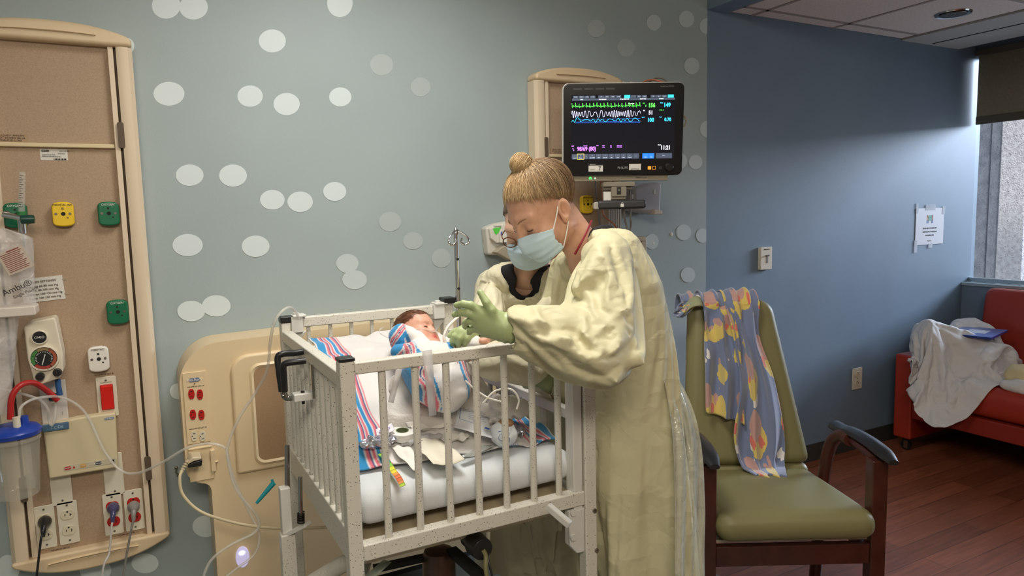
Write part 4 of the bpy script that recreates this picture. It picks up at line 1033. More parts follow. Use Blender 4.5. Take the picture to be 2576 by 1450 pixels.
oc = MB(); oc.tube([atY(1511, 455, 2.50), atY(1515, 490, 2.50), atY(1518, 540, 2.50), atY(1545, 565, 2.49), atY(1556, 590, 2.48), atY(1560, 640, 2.48)], .0035, 8, smooth=6)
tag(oc.build('orange_cable', mat('cable_orange', 'b06a4a', .5)), 'orange cable running down beside the aluminium wall channel', 'cable')
oc = MB(); oc.tube([atY(1498, 455, 2.52), atY(1499, 490, 2.53), atY(1505, 530, 2.53), atY(1512, 600, 2.53)], .004, 8, smooth=6)
tag(oc.build('grey_cable', mat('cable_grey', '76757a', .5)), 'grey cable hanging on the tan board left of the orange cable', 'cable')
oc = MB(); oc.tube([P(1710, 288, 2.71), P(1722, 294, 2.72), P(1726, 306, 2.72), P(1720, 318, 2.715), P(1708, 322, 2.71)], .0035, 8, smooth=6)
tag(oc.build('grey_cable', mat('cable_tan', '8f8672', .5)), 'short tan cable bending out at the right side of the monitor', 'cable')

# ------------------------------------------------------------------ right hand wall: plate, socket, sign
a, b_ = atY(1906, 650, WY), atY(1934, 650, WY); zt, zb = atY(1920, 622, WY)[2], atY(1920, 678, WY)[2]
t = thing('light_switch', 'ivory switch plate with a small lever on the blue wall', 'switch', ((a[0]+b_[0])/2, WY, zb))
xc = (a[0]+b_[0])/2
MB().prism(rrect(a[0], b_[0], zb, zt, .003), WY-.022, WY-.001).build('cover_plate', m_plate, t, bevel=.002)
MB().box(xc-.002, xc+.010, WY-.024, WY-.0215, (zt+zb)/2-.024, (zt+zb)/2+.012).build('slot', mat('slot_grey', '8a857a', .5), t)
MB().bar((xc-.012, WY-.028, (zt+zb)/2+.014), (xc+.012, WY-.028, (zt+zb)/2+.016), .008, .006).build('lever', mat('lever_bronze', '5a4f42', .4), t, bevel=.001)
text([('EMERGENCY', xc, zt-.012, .0055, WY-.0225)], 'lettering', m_print, t)
a, b_ = atY(2143, 950, WY), atY(2167, 950, WY); zt, zb = atY(2155, 926, WY)[2], atY(2155, 979, WY)[2]
xc = (a[0]+b_[0])/2
t = thing('wall_socket', 'ivory duplex socket low on the blue wall left of the sofa', 'socket', (xc, WY, zb))
plate(t, a[0], b_[0], zb, zt, WY)
receptacle(t, xc, (zt+zb)/2+.026, WY-.004, m_ivory, 1.1); receptacle(t, xc, (zt+zb)/2-.026, WY-.004, m_ivory, 1.1); screws(t, [(xc, (zt+zb)/2)], WY-.005)
a, b_ = atY(2302, 570, WY), atY(2372, 570, WY); zt, zb = atY(2337, 524, WY)[2], atY(2337, 615, WY)[2]
xc, zc = (a[0]+b_[0])/2, (zt+zb)/2; hw_, hh_ = (b_[0]-a[0])/2, (zt-zb)/2
t = thing('wall_notice', 'white notice in a plastic sleeve taped to the blue wall near the window', 'paper sign', (xc, WY, zc))
MB().box(xc-hw_, xc+hw_, WY-.004, WY-.001, zb, zt).build('paper', mat('notice_paper', 'd6d6dc', .4), t)
text([('FOR THE SAFETY OF PATIENTS AND', xc, zc-.012, .0085, WY-.0045, 'CENTER', .72), ('HOSPITAL STAFF, DO NOT MOVE', xc, zc-.034, .0085, WY-.0045, 'CENTER', .8), ('THE SLEEPING SOFA', xc, zc-.056, .0085, WY-.0045, 'CENTER', .8), ('Thank You', xc, zc-.090, .0075, WY-.0045, 'CENTER', .8)], 'lettering', m_print, t)
pc = MB()
pc.box(xc-.018, xc+.016, WY-.0048, WY-.004, zc+.035, zc+.068, 0)
for sx, mm in ((-.026, 1), (.022, 2)):
    pc.ball((xc+sx, WY-.0046, zc+.064), (.007, .001, .008), mm); pc.box(xc+sx-.006, xc+sx+.006, WY-.0047, WY-.004, zc+.036, zc+.058, mm)
    pc.box(xc+sx-.008, xc+sx-.002, WY-.0047, WY-.004, zc+.018, zc+.037, 3); pc.box(xc+sx+.003, xc+sx+.009, WY-.0047, WY-.004, zc+.020, zc+.037, 3)
pc.build('small_picture', [mat('picture_teal', '4f9a86', .5), mat('picture_tan', 'b58a5a', .5), mat('picture_red', 'a8464a', .5), mat('picture_blue', '3f5f9f', .5)], t)
tp = MB(); tp.box(xc-.05, xc+.05, WY-.006, WY-.0045, zt-.012, zt+.022); tp.box(xc-hw_-.01, xc-hw_+.02, WY-.006, WY-.0045, zb-.045, zb+.03); tp.box(xc-hw_-.003, xc-hw_+.02, WY-.006, WY-.0045, zt-.03, zt+.032); tp.box(xc-.01, xc+.03, WY-.006, WY-.0045, zb-.022, zb+.005); tp.box(xc+hw_-.02, xc+hw_+.006, WY-.006, WY-.0045, zt-.04, zt+.01)
tp.build('tape', mat('tape_film', 'dfe3ea', .1, alpha=.45, spec=.8), t)
# ------------------------------------------------------------------ the crib
m_spk = mat('speckled_enamel', 'd9d5c9', .4, speck=(215, .26, '4a463f'))
m_enam = mat('white_enamel', 'dad8d2', .4); m_steel = mat('polished_steel', 'a8a39b', .15, 1.)
m_spring = mat('spring_black', '2e2b27', .4, .6)
cr = thing('hospital_crib', 'white speckled metal hospital crib with a black latch handle, rails raised', 'crib', (.71, 1.85, 0))
XL, XR, YF, YB = .370, 1.045, 1.500, 2.235
def post(x0, x1, y0, y1, z0, z1, m=m_spk): return MB().box(x0, x1, y0, y1, z0, z1).build('post', m, cr, bevel=.004)
post(XL, XL+.034, YF, YF+.036, .12, 1.135); post(XR-.037, XR, YF, YF+.036, .12, 1.13)
post(XL, XL+.030, YB-.036, YB, .12, 1.148); post(.905, .943, YB-.036, YB, .62, 1.155)
post(XR-.037, XR, YB-.036, YB, .12, .93)
for x0, x1, y0, y1, z in ((XL-.001, XL+.035, YF-.001, YF+.037, 1.135), (XL-.001, XL+.036, YB-.038, YB+.001, 1.132), (.904, .948, YB-.05, YB, 1.150), (XR-.038, XR+.001, YF-.001, YF+.037, 1.13)):
    MB().box(x0, x1, y0, y1, z, z+.0085 if z > 1.133 and y0 < 2 else z+.02).build('post_cap', m_black, cr, bevel=.003)
MB().box(XL+.034, XR-.037, YF+.003, YF+.033, 1.103, 1.131).build('top_rail', m_spk, cr, bevel=.004)
MB().box(XL+.034, XR-.037, YF+.002, YF+.036, .669, .708).build('bottom_rail', m_spk, cr, bevel=.004)
for x in (.469, .548, .626, .704, .781, .860, .936):
    MB().cyl((x, YF+.018, .700), (x, YF+.018, 1.108), .0088, n=16).build('bar', m_spk, cr)
# left long side
MB().box(XL+.002, XL+.032, YF+.036, YB-.036, 1.074, 1.108).build('side_rail', m_spk, cr, bevel=.004)
MB().box(XL+.004, XL+.030, YF+.036, YB-.036, .664, .742).build('side_rail', m_spk, cr, bevel=.004)
for i in range(11):
    y = YF+.036+(YB-YF-.072)*(i+.8)/11.6
    MB().cyl((XL+.016, y, .735), (XL+.016, y, 1.08), .0088, n=14).build('bar', m_spk, cr)
# back end
MB().box(XL+.045, .88, YB-.032, YB-.004, 1.114, 1.146).build('top_rail', m_spk, cr, bevel=.004)
MB().box(XL+.03, XR-.037, YB-.032, YB-.004, .68, .72).build('bottom_rail', m_spk, cr, bevel=.004)
for i in range(7):
    x = .455+.068*i; MB().box(x-.006, x+.006, YB-.022, YB-.014, .71, 1.118).build('bar', m_spk, cr, bevel=.002)
for x0, x1 in ((XL+.030, XL+.065), (.868, .908)):
    b_ = MB(); b_.box(x0, x1, YB-.045, YB-.002, 1.10, 1.150); b_.box(x0+.004, x1+.010, YB-.05, YB-.005, 1.148, 1.156); b_.cyl(((x0+x1)/2, YB-.028, 1.154), ((x0+x1)/2, YB-.028, 1.162), .010, n=16); b_.prism([(x0+.004, 1.10), (x1+.012, 1.10), (x0+.008, 1.05)], YB-.03, YB-.012)
    b_.build('hinge_bracket', m_enam, cr, bevel=.003)
MB().cyl((.930, YB-.05, .86), (.930, YB-.05, 1.06), .013, n=18).build('pole_socket', m_enam, cr)
# lowered right side
MB().box(1.006, 1.030, YF+.05, YB-.04, .884, .914).build('drop_rail', m_enam, cr, bevel=.004)
MB().box(1.006, 1.030, YF+.05, YB-.04, .66, .69).build('drop_rail', m_enam, cr, bevel=.004)
for i in range(9):
    y = YF+.085+.071*i; MB().cyl((1.018, y, .68), (1.018, y, .89), .0085, n=14).build('bar', m_enam, cr)
MB().box(.975, 1.0035, YF+.006, YF+.045, .56, 1.10).build('rail_guide', m_enam, cr, bevel=.003)
b_ = MB(); b_.box(1.000, 1.030, YF+.044, YF+.066, .855, .90); b_.box(1.004, 1.026, YF+.044, YF+.09, .80, .845)
b_.build('rail_bracket', m_enam, cr, bevel=.004)
# handle on the left side
hb = MB()
r0 = Vector((XL, 1.93, 1.09))
for q in ([P(770, 884, 1.88), P(742, 889, 1.86), P(712, 891, 1.84), P(699, 900, 1.835), P(702, 935, 1.835), P(709, 985, 1.84)], [P(768, 908, 1.80), P(745, 911, 1.79), P(722, 914, 1.785), P(713, 922, 1.785), P(714, 945, 1.79), P(716, 985, 1.80)]):
    hb.tube(q, .0085, 14, smooth=6)
hb.build('latch_grip', m_black, cr)
hm = MB(); hm.tube([P(709, 982, 1.84), P(712, 998, 1.84), P(722, 1005, 1.83), P(740, 1003, 1.82)], .005, 12, smooth=5); hm.tube([P(716, 982, 1.80), P(722, 999, 1.81), P(740, 1002, 1.81)], .005, 12, smooth=5); hm.cyl(P(765, 884, 1.88), P(785, 880, 1.90), .006, n=12)
hm.build('latch_rod', m_steel, cr)
a = P(745, 1000, 1.80)
hk = MB(); hk.box(XL-.045, XL+.004, a[1]-.015, a[1]+.02, a[2]-.010, a[2]+.010); hk.build('latch_block', m_enam, cr, bevel=.003)
kn = MB(); kn.cyl((XL-.02, a[1], a[2]+.009), (XL-.02, a[1], a[2]+.014), .005, n=14); kn.cyl((XL-.02, a[1], a[2]-.02), (XL-.02, a[1], a[2]-.009), .004, n=12); kn.build('latch_bolt', m_spring, cr)
MB().box(XL-.004, XL+.003, a[1]-.04, a[1]-.032, a[2], 1.08).build('latch_strap', m_steel, cr)
# guide rods and springs low on the left, and the undercarriage
for px, ya, yb, z, r_ in ((724, 1120, 1312, 1.98, .009), (757, 1200, 1290, 1.93, .0075)):
    MB().cyl(P(px-2, ya, z), P(px, yb+22, z), r_*.8, n=14).build('guide_rod', m_steel, cr)
    p0, p1 = P(px, yb, z), P(px, yb+26, z); hx = []
    for i in range(61):
        a = i/60*2*math.pi*5; hx.append(p0+(p1-p0)*(i/60)+np.array([math.cos(a), math.sin(a), 0])*r_*1.15)
    MB().tube(hx, .0022, 8).build('spring', m_spring, cr)
q = P(724, 1340, 1.98)
lg = MB(); lg.box(q[0]-.022, q[0]+.018, q[1]-.02, q[1]+.02, .10, q[2]); lg.build('leg', m_spk, cr, bevel=.003)
lg = MB(); lg.box(q[0]-.016, q[0]+.012, q[1]-.012, q[1]+.02, q[2], .70); lg.build('guide_tube', m_enam, cr, bevel=.003)
q2 = P(775, 1318, 1.95)
MB().bar(q+np.array([0, 0, -.005]), q2, .03, .012).build('spring_plate', m_enam, cr, bevel=.002)
dk = MB(); dk.box(.415, .985, YF+.05, YB-.05, .672, .700); dk.build('deck', mat('deck_beige', 'b5a68a', .5), cr, bevel=.003)
for y_ in (1.60, 2.08): MB().box(.42, .99, y_, y_+.04, .612, .668).build('cross_member', mat('deck_cream', 'cfc3a8', .5), cr, bevel=.003)
ar = MB(); ar.bar(P(1378, 1274, 1.74), P(1434, 1322, 1.70), .016, .02); ar.build('brace', m_enam, cr, bevel=.004)
bk = MB(); a0 = atY(1448, 1330, 1.52)
bk.prism([(a0[0]-.03, a0[2]+.06), (a0[0]+.02, a0[2]+.06), (a0[0]+.02, a0[2]-.065), (a0[0]-.005, a0[2]-.065), (a0[0]-.03, a0[2]-.035)], YF+.004, YF+.03); bk.build('corner_plate', m_enam, cr, bevel=.005)
pn = MB()
for y_ in (1290, 1352): 
    e = atY(1441, y_, YF+.004); pn.cyl((e[0], YF-.002, e[2]), (e[0], YF+.006, e[2]), .009, n=18)
pn.build('rivets', m_enam, cr)
bo = MB()
for x_, y_ in ((1497, 1285), (1502, 1385)):
    e = atY(x_, y_, YF); bo.lathe([(.0065, 0), (.006, -.004), (0, -.006)], (e[0]-.002, YF, e[2]), 'y', 14)
bo.build('bolts', m_screw, cr)
cz = P(1103, 1385, 1.95)
MB().lathe([(.046, -.45), (.046, -.02), (.040, -.004), (.03, 0), (0, 0)], (cz[0], cz[1], cz[2]+.004), n=32).build('lift_column', mat('bronze_steel', '6b564a', .3, .8, var=(20, '57453b', .35, .65)), cr)
ub = MB(); ub.bar(P(940, 1432, 1.9), P(1075, 1402, 1.95), .025, .014); ub.bar(P(1135, 1385, 1.95), P(1215, 1455, 1.80), .03, .016)
ub.build('base_bar', m_blackm, cr)
m0, m1 = P(1178, 1352, 1.85), P(1215, 1384, 1.78)
mo_ = MB(); mo_.cyl(m0, m0+(m1-m0)*.45, .024, n=24); mo_.cyl(m0+(m1-m0)*.45, m1, .030, .028, n=24); mo_.box(m0[0]-.03, m0[0]+.04, m0[1], m0[1]+.05, m0[2]+.0, m0[2]+.04)
mo_.build('lift_motor', m_black, cr, bevel=.002)
MB().tube([m1, P(1222, 1400, 1.78), P(1222, 1430, 1.77), P(1228, 1475, 1.77)], .006, 10, smooth=6).build('motor_cable', mat('cable_olive', '7d7850', .5), cr)
tag(MB().tube([P(1225, 1395, 1.79), P(1232, 1425, 1.78), P(1245, 1478, 1.77)], .003, 8, smooth=6).build('black_cable', m_black), 'thin black cable dangling from the motor under the crib', 'cable')
hz = [P(770, 1478, 1.9), P(830, 1440, 1.86), P(880, 1415, 1.84), P(930, 1425, 1.84)]
hs = MB(); pts = catmull(hz, 40); hs.tube(pts, [.020, .024]*(len(pts)//2), 16)
tag(hs.build('corrugated_hose', mat('hose_white', 'c9c6bb', .45)), 'white corrugated hose under the left end of the crib', 'hose')
MB().raw([P(965, 1408, 1.75), P(985, 1415, 1.75), P(945, 1452, 1.72), P(915, 1452, 1.74)], [(0, 1, 2, 3)]).build('warning_tag', mat('tag_clear', 'b8c4b4', .3, alpha=.6), cr, solid=.001)
# teal strap pinned at the crib's rear left
ts = MB(); a, b_ = P(688, 1216, 2.06), P(645, 1267, 2.04)
ts.tube([a, a+(b_-a)*.5, b_], [.008, .0065, .0045], 10); ts.tube([P(684, 1207, 2.06), P(687, 1216, 2.06), P(692, 1222, 2.06)], .004, 8)
tag(ts.build('teal_strap', mat('teal_plastic', '1f8a94', .4)), 'small teal plastic strap sticking out behind the crib', 'strap')
# pole with hooks
iv = thing('iv_pole', 'short chrome pole with two curled hooks at the back of the crib', 'iv pole', (.957, 2.19, .95))
m_chr = mat('chrome', 'd8d8d8', .12, 1.)
MB().cyl((.957, 2.19, .95), (.957, 2.19, 1.395), .0088, n=20).build('pole', m_chr, iv)
ho = MB()
for z in (1.30, 1.20): ho.cyl((.957, 2.179, z), (.957, 2.183, z), .0045, n=12)
ho.build('pole_holes', m_dark, iv)
MB().lathe([(.0105, -.012), (.0105, .002), (.006, .008), (.004, .012), (0, .013)], (.957, 2.19, 1.395), n=20).build('finial', m_chr, iv)
for s_ in (-1, 1):
    A = [(.957, 2.185, 1.397), (.957+s_*.018, 2.178, 1.388), (.957+s_*.034, 2.17, 1.372), (.957+s_*.036, 2.168, 1.356), (.957+s_*.022, 2.17, 1.349), (.957+s_*.011, 2.172, 1.358), (.957+s_*.013, 2.172, 1.372)]
    MB().tube(A, .0036, 12, smooth=8).build('hook', m_chr, iv)

# ------------------------------------------------------------------ mattress and what lies on it
m_sheet = mat('white_sheet', 'd3d8db', .85, bump=(420, .0008), sheen=.2)
def sdf_obj(name, fn, lo, hi, h, m, parent=None, color=None, smooth=2):
    v, q = nets(fn, lo, hi, h)
    c = color(v) if color else None
    return npmesh(name, v, q, m, parent, c, smooth=smooth)
def f_matt(p):
    top = .767+.0+.10*np.maximum(0, p[1]-1.60)
    q = [np.abs(p[0]-.706)-.262, np.abs(p[1]-1.865)-.288, np.abs(p[2]-top)-.002]
    o = np.sqrt(sum(np.maximum(t, 0)**2 for t in q))+np.minimum(np.maximum(np.maximum(q[0], q[1]), q[2]), 0)
    return o-.040+.0015*(vnoise(p[0]*14, p[1]*14, p[2]*14, 3)-.5)
mt = sdf_obj('mattress', f_matt, (.39, 1.52, .69), (1.02, 2.21, .88), .008, m_sheet, smooth=4)
tag(mt, 'thick crib mattress under a fitted white sheet', 'mattress')
def base_z(x, y):
    s = np.clip((.97-x)/.13, 0, 1); s = s*s*(3-2*s)
    return .812+.10*np.maximum(0, y-1.60)+s*np.clip(.62*(y-1.69)+.02, 0, .20)
def onM(px, py, lift=0.):
    """the point of the blanket-covered mattress seen at a photograph point"""
    v = ray(px, py); best = None
    for t in np.arange(1.55, 2.25, .002):
        q = CAM+v*t
        if q[2] <= base_z(q[0], q[1])+.014+lift: return q
    return CAM+v*1.9
BLUE, PINK, NAVY, WHT = [np.array(lin(c)[:3]) for c in ('2f8cc4', 'd9707f', '33497f', 'dcd9d7')]
def stripes(d):
    d = np.asarray(d); c = np.tile(WHT, (d.size, 1))
    for a, b_, k in ((0, .022, BLUE), (.026, .032, PINK), (.034, .0365, NAVY), (.039, .045, PINK), (.049, .060, BLUE), (.064, .069, PINK), (.071, .073, NAVY), (.075, .080, PINK)):
        c[(d >= a) & (d < b_)] = k
    return c
m_clo = mat('printed_flannel', 'ffffff', .9, attr='shade', bump=(500, .0008), sheen=.25)
m_flan = mat('white_flannel', 'dad6d2', .95, bump=(260, .0015), sheen=.4)
m_plush = mat('white_plush', 'd6d0c9', .98, bump=(160, .003), sheen=.6)
def sheet_mesh(name, F, nu, nv, m, colf=None, parent=None, thick=.004):
    u, v = np.meshgrid(np.linspace(0, 1, nu+1), np.linspace(0, 1, nv+1), indexing='ij')
    V = F(u.ravel(), v.ravel()); idx = np.arange((nu+1)*(nv+1)).reshape(nu+1, nv+1)
    Q = np.stack([idx[:-1, :-1], idx[1:, :-1], idx[1:, 1:], idx[:-1, 1:]], -1).reshape(-1, 4)
    c = colf(u.ravel(), v.ravel(), V) if colf else None
    o = npmesh(name, V, Q, m, parent, c)
    s_ = o.modifiers.new('solid', 'SOLIDIFY'); s_.thickness = thick; s_.offset = 0
    return o
def F_blk(u, v):
    c = [np.array(q) for q in ((.435, 2.14), (.445, 1.655), (1.00, 1.61), (.985, 2.13))]
    xy = ((1-u)*(1-v))[:, None]*c[0]+((1-u)*v)[:, None]*c[1]+(u*v)[:, None]*c[2]+(u*(1-v))[:, None]*c[3]
    x, y = xy[:, 0], xy[:, 1]
    w_ = vnoise(x*9, y*9, 0*x, 5)-.5; w2 = vnoise(x*24, y*16, 0*x, 9)-.5
    z = base_z(x, y)+.010+.020*w_+.008*w2+.006*np.sin(26*x+14*w_)
    return np.c_[x+.012*w2, y+.014*w_, np.maximum(z, base_z(x, y)+.002)]
blk = sheet_mesh('receiving_blanket', F_blk, 170, 170, m_clo, lambda u, v, V: np.where((u < .5)[:, None], stripes(u*.57-.006), stripes((1-u)*.57-.004)))
tag(blk, 'white flannel blanket with blue and pink stripes spread on the mattress', 'blanket')
# padded wedge under the blanket that lifts the baby's head end
def F_w(u, v):
    x = .425+.50*u; y = 1.70+.48*v
    return np.c_[x, y, base_z(x, y)-.004]
wd = MB(); n_ = 16
vs = []
for i in range(n_+1):
    for j in range(n_+1):
        x, y = .428+.50*i/n_, 1.70+.47*j/n_; vs.append((x, y, float(base_z(np.array(x), np.array(y)))-.010))
    
fs = [(i*(n_+1)+j, (i+1)*(n_+1)+j, (i+1)*(n_+1)+j+1, i*(n_+1)+j+1) for i in range(n_) for j in range(n_)]
kk_ = len(vs); ring = [i*(n_+1) for i in range(n_+1)]+[n_*(n_+1)+j for j in range(1, n_+1)]+[i*(n_+1)+n_ for i in range(n_-1, -1, -1)]+[j for j in range(n_-1, 0, -1)]
for i in ring: vs.append((vs[i][0], vs[i][1], .803+.10*max(0, vs[i][1]-1.6)-.002))
fs += [(ring[i], ring[(i+1) % len(ring)], kk_+(i+1) % len(ring), kk_+i) for i in range(len(ring))]+[tuple(range(kk_, kk_+len(ring)))]
wd.raw(vs, fs)
tag(wd.build('positioning_wedge', m_sheet), 'white padded wedge raising the head end under the striped blanket', 'wedge')
pc_ = P(1105, 1050, 1.86)
def F_pl(u, v):
    a = u*2*math.pi; r = v
    ex, ey = .145+.02*np.cos(3*a+1), .088+.010*np.cos(2*a)
    x = .700+ex*r*np.cos(a)*1.0+.01*np.sin(5*a)*r; y = 1.792+ey*r*np.sin(a)+.06*(1-r)*0
    n1 = vnoise(x*16, y*16, 0*x, 21)-.5
    z = base_z(x, y)+.022+.030*np.sqrt(np.maximum(0, 1-r**2.2))+.016*n1+.010*np.exp(-((r-.93)/.06)**2)-.016*np.clip((r-.95)/.05, 0, 1)
    return np.c_[x, y, z]
tag(sheet_mesh('plush_blanket', F_pl, 110, 44, m_plush, thick=.006), 'white plush blanket folded over the foot of the swaddled baby', 'blanket')

# small supplies along the front of the mattress
def flat(px, py, lift=.004): return onM(px, py, lift)
a = flat(1012, 1092, .012)
t = thing('tape_roll', 'roll of white medical tape lying on the mattress', 'tape roll', a)
TT = Matrix.Translation(a) @ Matrix.Rotation(math.radians(8), 4, 'X')
MB(TT).lathe([(.017, -.010), (.033, -.010), (.034, -.009), (.034, .009), (.033, .010), (.017, .010), (.017, -.010)], (0, 0, 0), n=36).build('tape', mat('tape_white', 'e4e2dd', .7), t)
MB(TT).lathe([(.0145, -.010), (.0172, -.010), (.0172, .0102), (.0145, .0102), (.0145, -.010)], (0, 0, 0), n=30).build('core', mat('core_olive', '6d7550', .6), t)
def quad_sheet(name, pts, m, label, cat, lift=.006, thick=.0012, bend=.006, n=14, seed=1, parent=None, group=None):
    p = [np.array(flat(x, y, lift)) for x, y in pts]
    def F(u, v):
        q = ((1-u)*(1-v))[:, None]*p[0]+(u*(1-v))[:, None]*p[1]+(u*v)[:, None]*p[2]+((1-u)*v)[:, None]*p[3]
        q[:, 2] += bend*(vnoise(u*3, v*3, 0*u, seed)-.2)*2
        return q
    o = sheet_mesh(name, F, n, n, m, thick=thick)
    if label: tag(o, label, cat, group)
    return o, p
m_paper = mat('white_paper', 'e6e3dc', .8, bump=(40, .002)); m_pap2 = mat('cream_paper', 'dcd7c6', .8, bump=(30, .003))
quad_sheet('paper_wrapper', [(1040, 1118), (1110, 1106), (1170, 1165), (1090, 1178)], m_pap2, 'cream paper wrapper lying open on the mattress front', 'paper wrapper', .008, bend=.010, seed=4)
quad_sheet('paper_wrapper', [(985, 1130), (1030, 1122), (1060, 1178), (1040, 1183)], m_paper, 'narrow white paper wrapper left of the cream one', 'paper wrapper', .006, seed=7)
quad_sheet('paper_strip', [(1120, 1108), (1180, 1092), (1182, 1112), (1130, 1125)], m_paper, 'folded white paper strip behind the cream wrapper', 'paper strip', .012, bend=.012, seed=9)
quad_sheet('paper_strip', [(1020, 1080), (1135, 1056), (1140, 1076), (1040, 1092)], m_paper, 'long white paper strip at the foot of the plush blanket', 'paper strip', .012, bend=.012, seed=19)
quad_sheet('clear_pouch', [(1158, 1148), (1235, 1120), (1242, 1130), (1165, 1156)], mat('pouch_film', 'aeb2ac', .15, alpha=.7, spec=.8, bump=(60, .004)), 'small clear pouch at the edge of the mattress', 'pouch', .006, seed=12)
o, p = quad_sheet('gauze_packet', [(1152, 1036), (1228, 1046), (1238, 1108), (1142, 1078)], mat('packet_paper', 'dfe3e6', .6), 'flat white gauze packet with a blue printed border', 'gauze packet', .030, bend=.004, seed=15)
def on_quad(p, u, v, lift): 
    q = (1-u)*(1-v)*p[0]+u*(1-v)*p[1]+u*v*p[2]+(1-u)*v*p[3]; return q+np.array([0, -lift*.4, lift])
def strip_on(p, segs, name, m, parent, lift=.0165, w=.0016):
    mb = MB()
    for a, b_ in segs:
        A, B = Vector(on_quad(p, *a, lift)), Vector(on_quad(p, *b_, lift)); mb.bar(A, B, w, .0004)
    return mb.build(name, m, parent)
m_bprint = mat('blue_print', '3c6fa8', .5)
strip_on(p, [((.08, .12), (.92, .12)), ((.08, .12), (.10, .70)), ((.10, .70), (.5, .74))], 'border', m_bprint, o)
strip_on(p, [((.35, .2+.09*i), (.85-.05*(i % 2), .2+.09*i)) for i in range(5)], 'small_print', mat('grey_blue_print', '7b86a0', .5), o, w=.0011)
strip_on(p, [((.80, .80), (.92, .82))], 'blue_mark', mat('mark_blue', '2a55b0', .5), o, w=.010)
# round gauze bundle in a printed film
gb = onM(1268, 1092, .035)
def f_gb(q): return ell(q, gb, (.036, .034, .038))+creases(q, .004, .04, 31)
o = sdf_obj('gauze_bundle', f_gb, gb-.06, gb+.06, .004, mat('bundle_paper', 'dde3e8', .5, bump=(50, .003)), smooth=1)
tag(o, 'white gauze bundle in blue printed wrap beside the front rail bars', 'gauze bundle')
lp = MB()
for k, (dx, dz, r_) in enumerate(((-.012, .004, .010), (.0, .010, .010), (.002, -.006, .009))):
    ringseg(lp, (gb[0]+dx-.012, 0, gb[2]+dz), r_-.0012, r_, 0, 360, gb[1]-.034-.001*k, 0)
lp.raw([(gb[0]-.034, gb[1]-.031, gb[2]+.020), (gb[0]-.006, gb[1]-.038, gb[2]+.024), (gb[0]-.006, gb[1]-.038, gb[2]+.0225), (gb[0]-.034, gb[1]-.031, gb[2]+.0185)], [(0, 1, 2, 3)])
for i in range(9): lp.bar((gb[0]-.028+.006*i, gb[1]-.036, gb[2]-.020), (gb[0]-.022+.006*i, gb[1]-.034, gb[2]-.028), .0012, .0006, (0, 1, 0))
lp.build('printed_marks', m_bprint, o)
MB().ball((gb[0]+.004, gb[1]-.004, gb[2]+.030), (.022, .022, .012)).build('brown_core', mat('paper_brown', '9c7650', .7), o)
# crumpled foil and clear wrapper
m_foil = mat('silver_foil', 'c9cbd4', .18, .85)
fo = onM(950, 1112, .016)
def crumple(c, r, seed, h=.0045, amp=.010):
    def f(q): return ell(q, c, r)+creases(q, amp, .022, seed, 6, .9)
    return nets(f, np.array(c)-np.array(r)-.016, np.array(c)+np.array(r)+.016, h)
v, q = crumple(fo, (.050, .030, .013), 41)
tag(npmesh('foil_wrapper', v, q, m_foil, angle=15), 'crumpled silver foil wrapper beside the tape roll', 'wrapper')
fo2 = onM(1062, 1104, .010)
v, q = crumple(fo2, (.058, .020, .009), 43)
tag(npmesh('clear_wrapper', v, q, mat('wrapper_film', 'd5d7da', .12, alpha=.6, spec=.9), angle=15), 'crumpled clear wrapper in front of the tape roll', 'wrapper')
fo3 = onM(1305, 1085, .018)
v, q = crumple(fo3, (.022, .016, .012), 47)
tag(npmesh('foil_wrapper', v, q, m_foil, angle=15), 'little silver foil scrap right of the gauze bundle', 'wrapper')
o, p = quad_sheet('tape_card', [(945, 1082), (985, 1068), (995, 1084), (948, 1098)], mat('card_white', 'e0dde6', .6), 'small white card with violet lettering on the foil', 'card', .036, bend=.002, seed=3)
strip_on(p, [((.15, .55), (.8, .5)), ((.15, .75), (.7, .72))], 'violet_print', mat('violet_print', '7b63b0', .5), o, lift=.005, w=.003)
# lumpy white cloth and tubes at the right
lc = onM(1262, 1032, .045)
def f_lc(q): return smin(ell(q, lc, (.055, .045, .040)), ell(q, lc+np.array([.06, .02, -.008]), (.04, .035, .03)), .02)+facets(q, .014, .05, 51, 3)+creases(q, .004, .03, 52)
tag(sdf_obj('white_cloth', f_lc, lc-np.array([.08, .08, .07]), lc+np.array([.13, .09, .06]), .005, m_flan, smooth=1), 'bunched white cloth near the lowered right rail', 'cloth')
for lb, q in (('white lead curling over the bunched cloth', [(1215, 1015), (1245, 985), (1285, 980), (1305, 1005), (1300, 1030)]), ('white lead running from the baby to the right rail', [(1170, 958), (1195, 980), (1225, 1000), (1262, 1012)]), ):
    tag(MB().tube([P(x, y, 1.80) for x, y in q], .0028, 8, smooth=8).build('monitor_lead', mat('lead_white', 'dcd8d0', .5)), lb, 'cable')
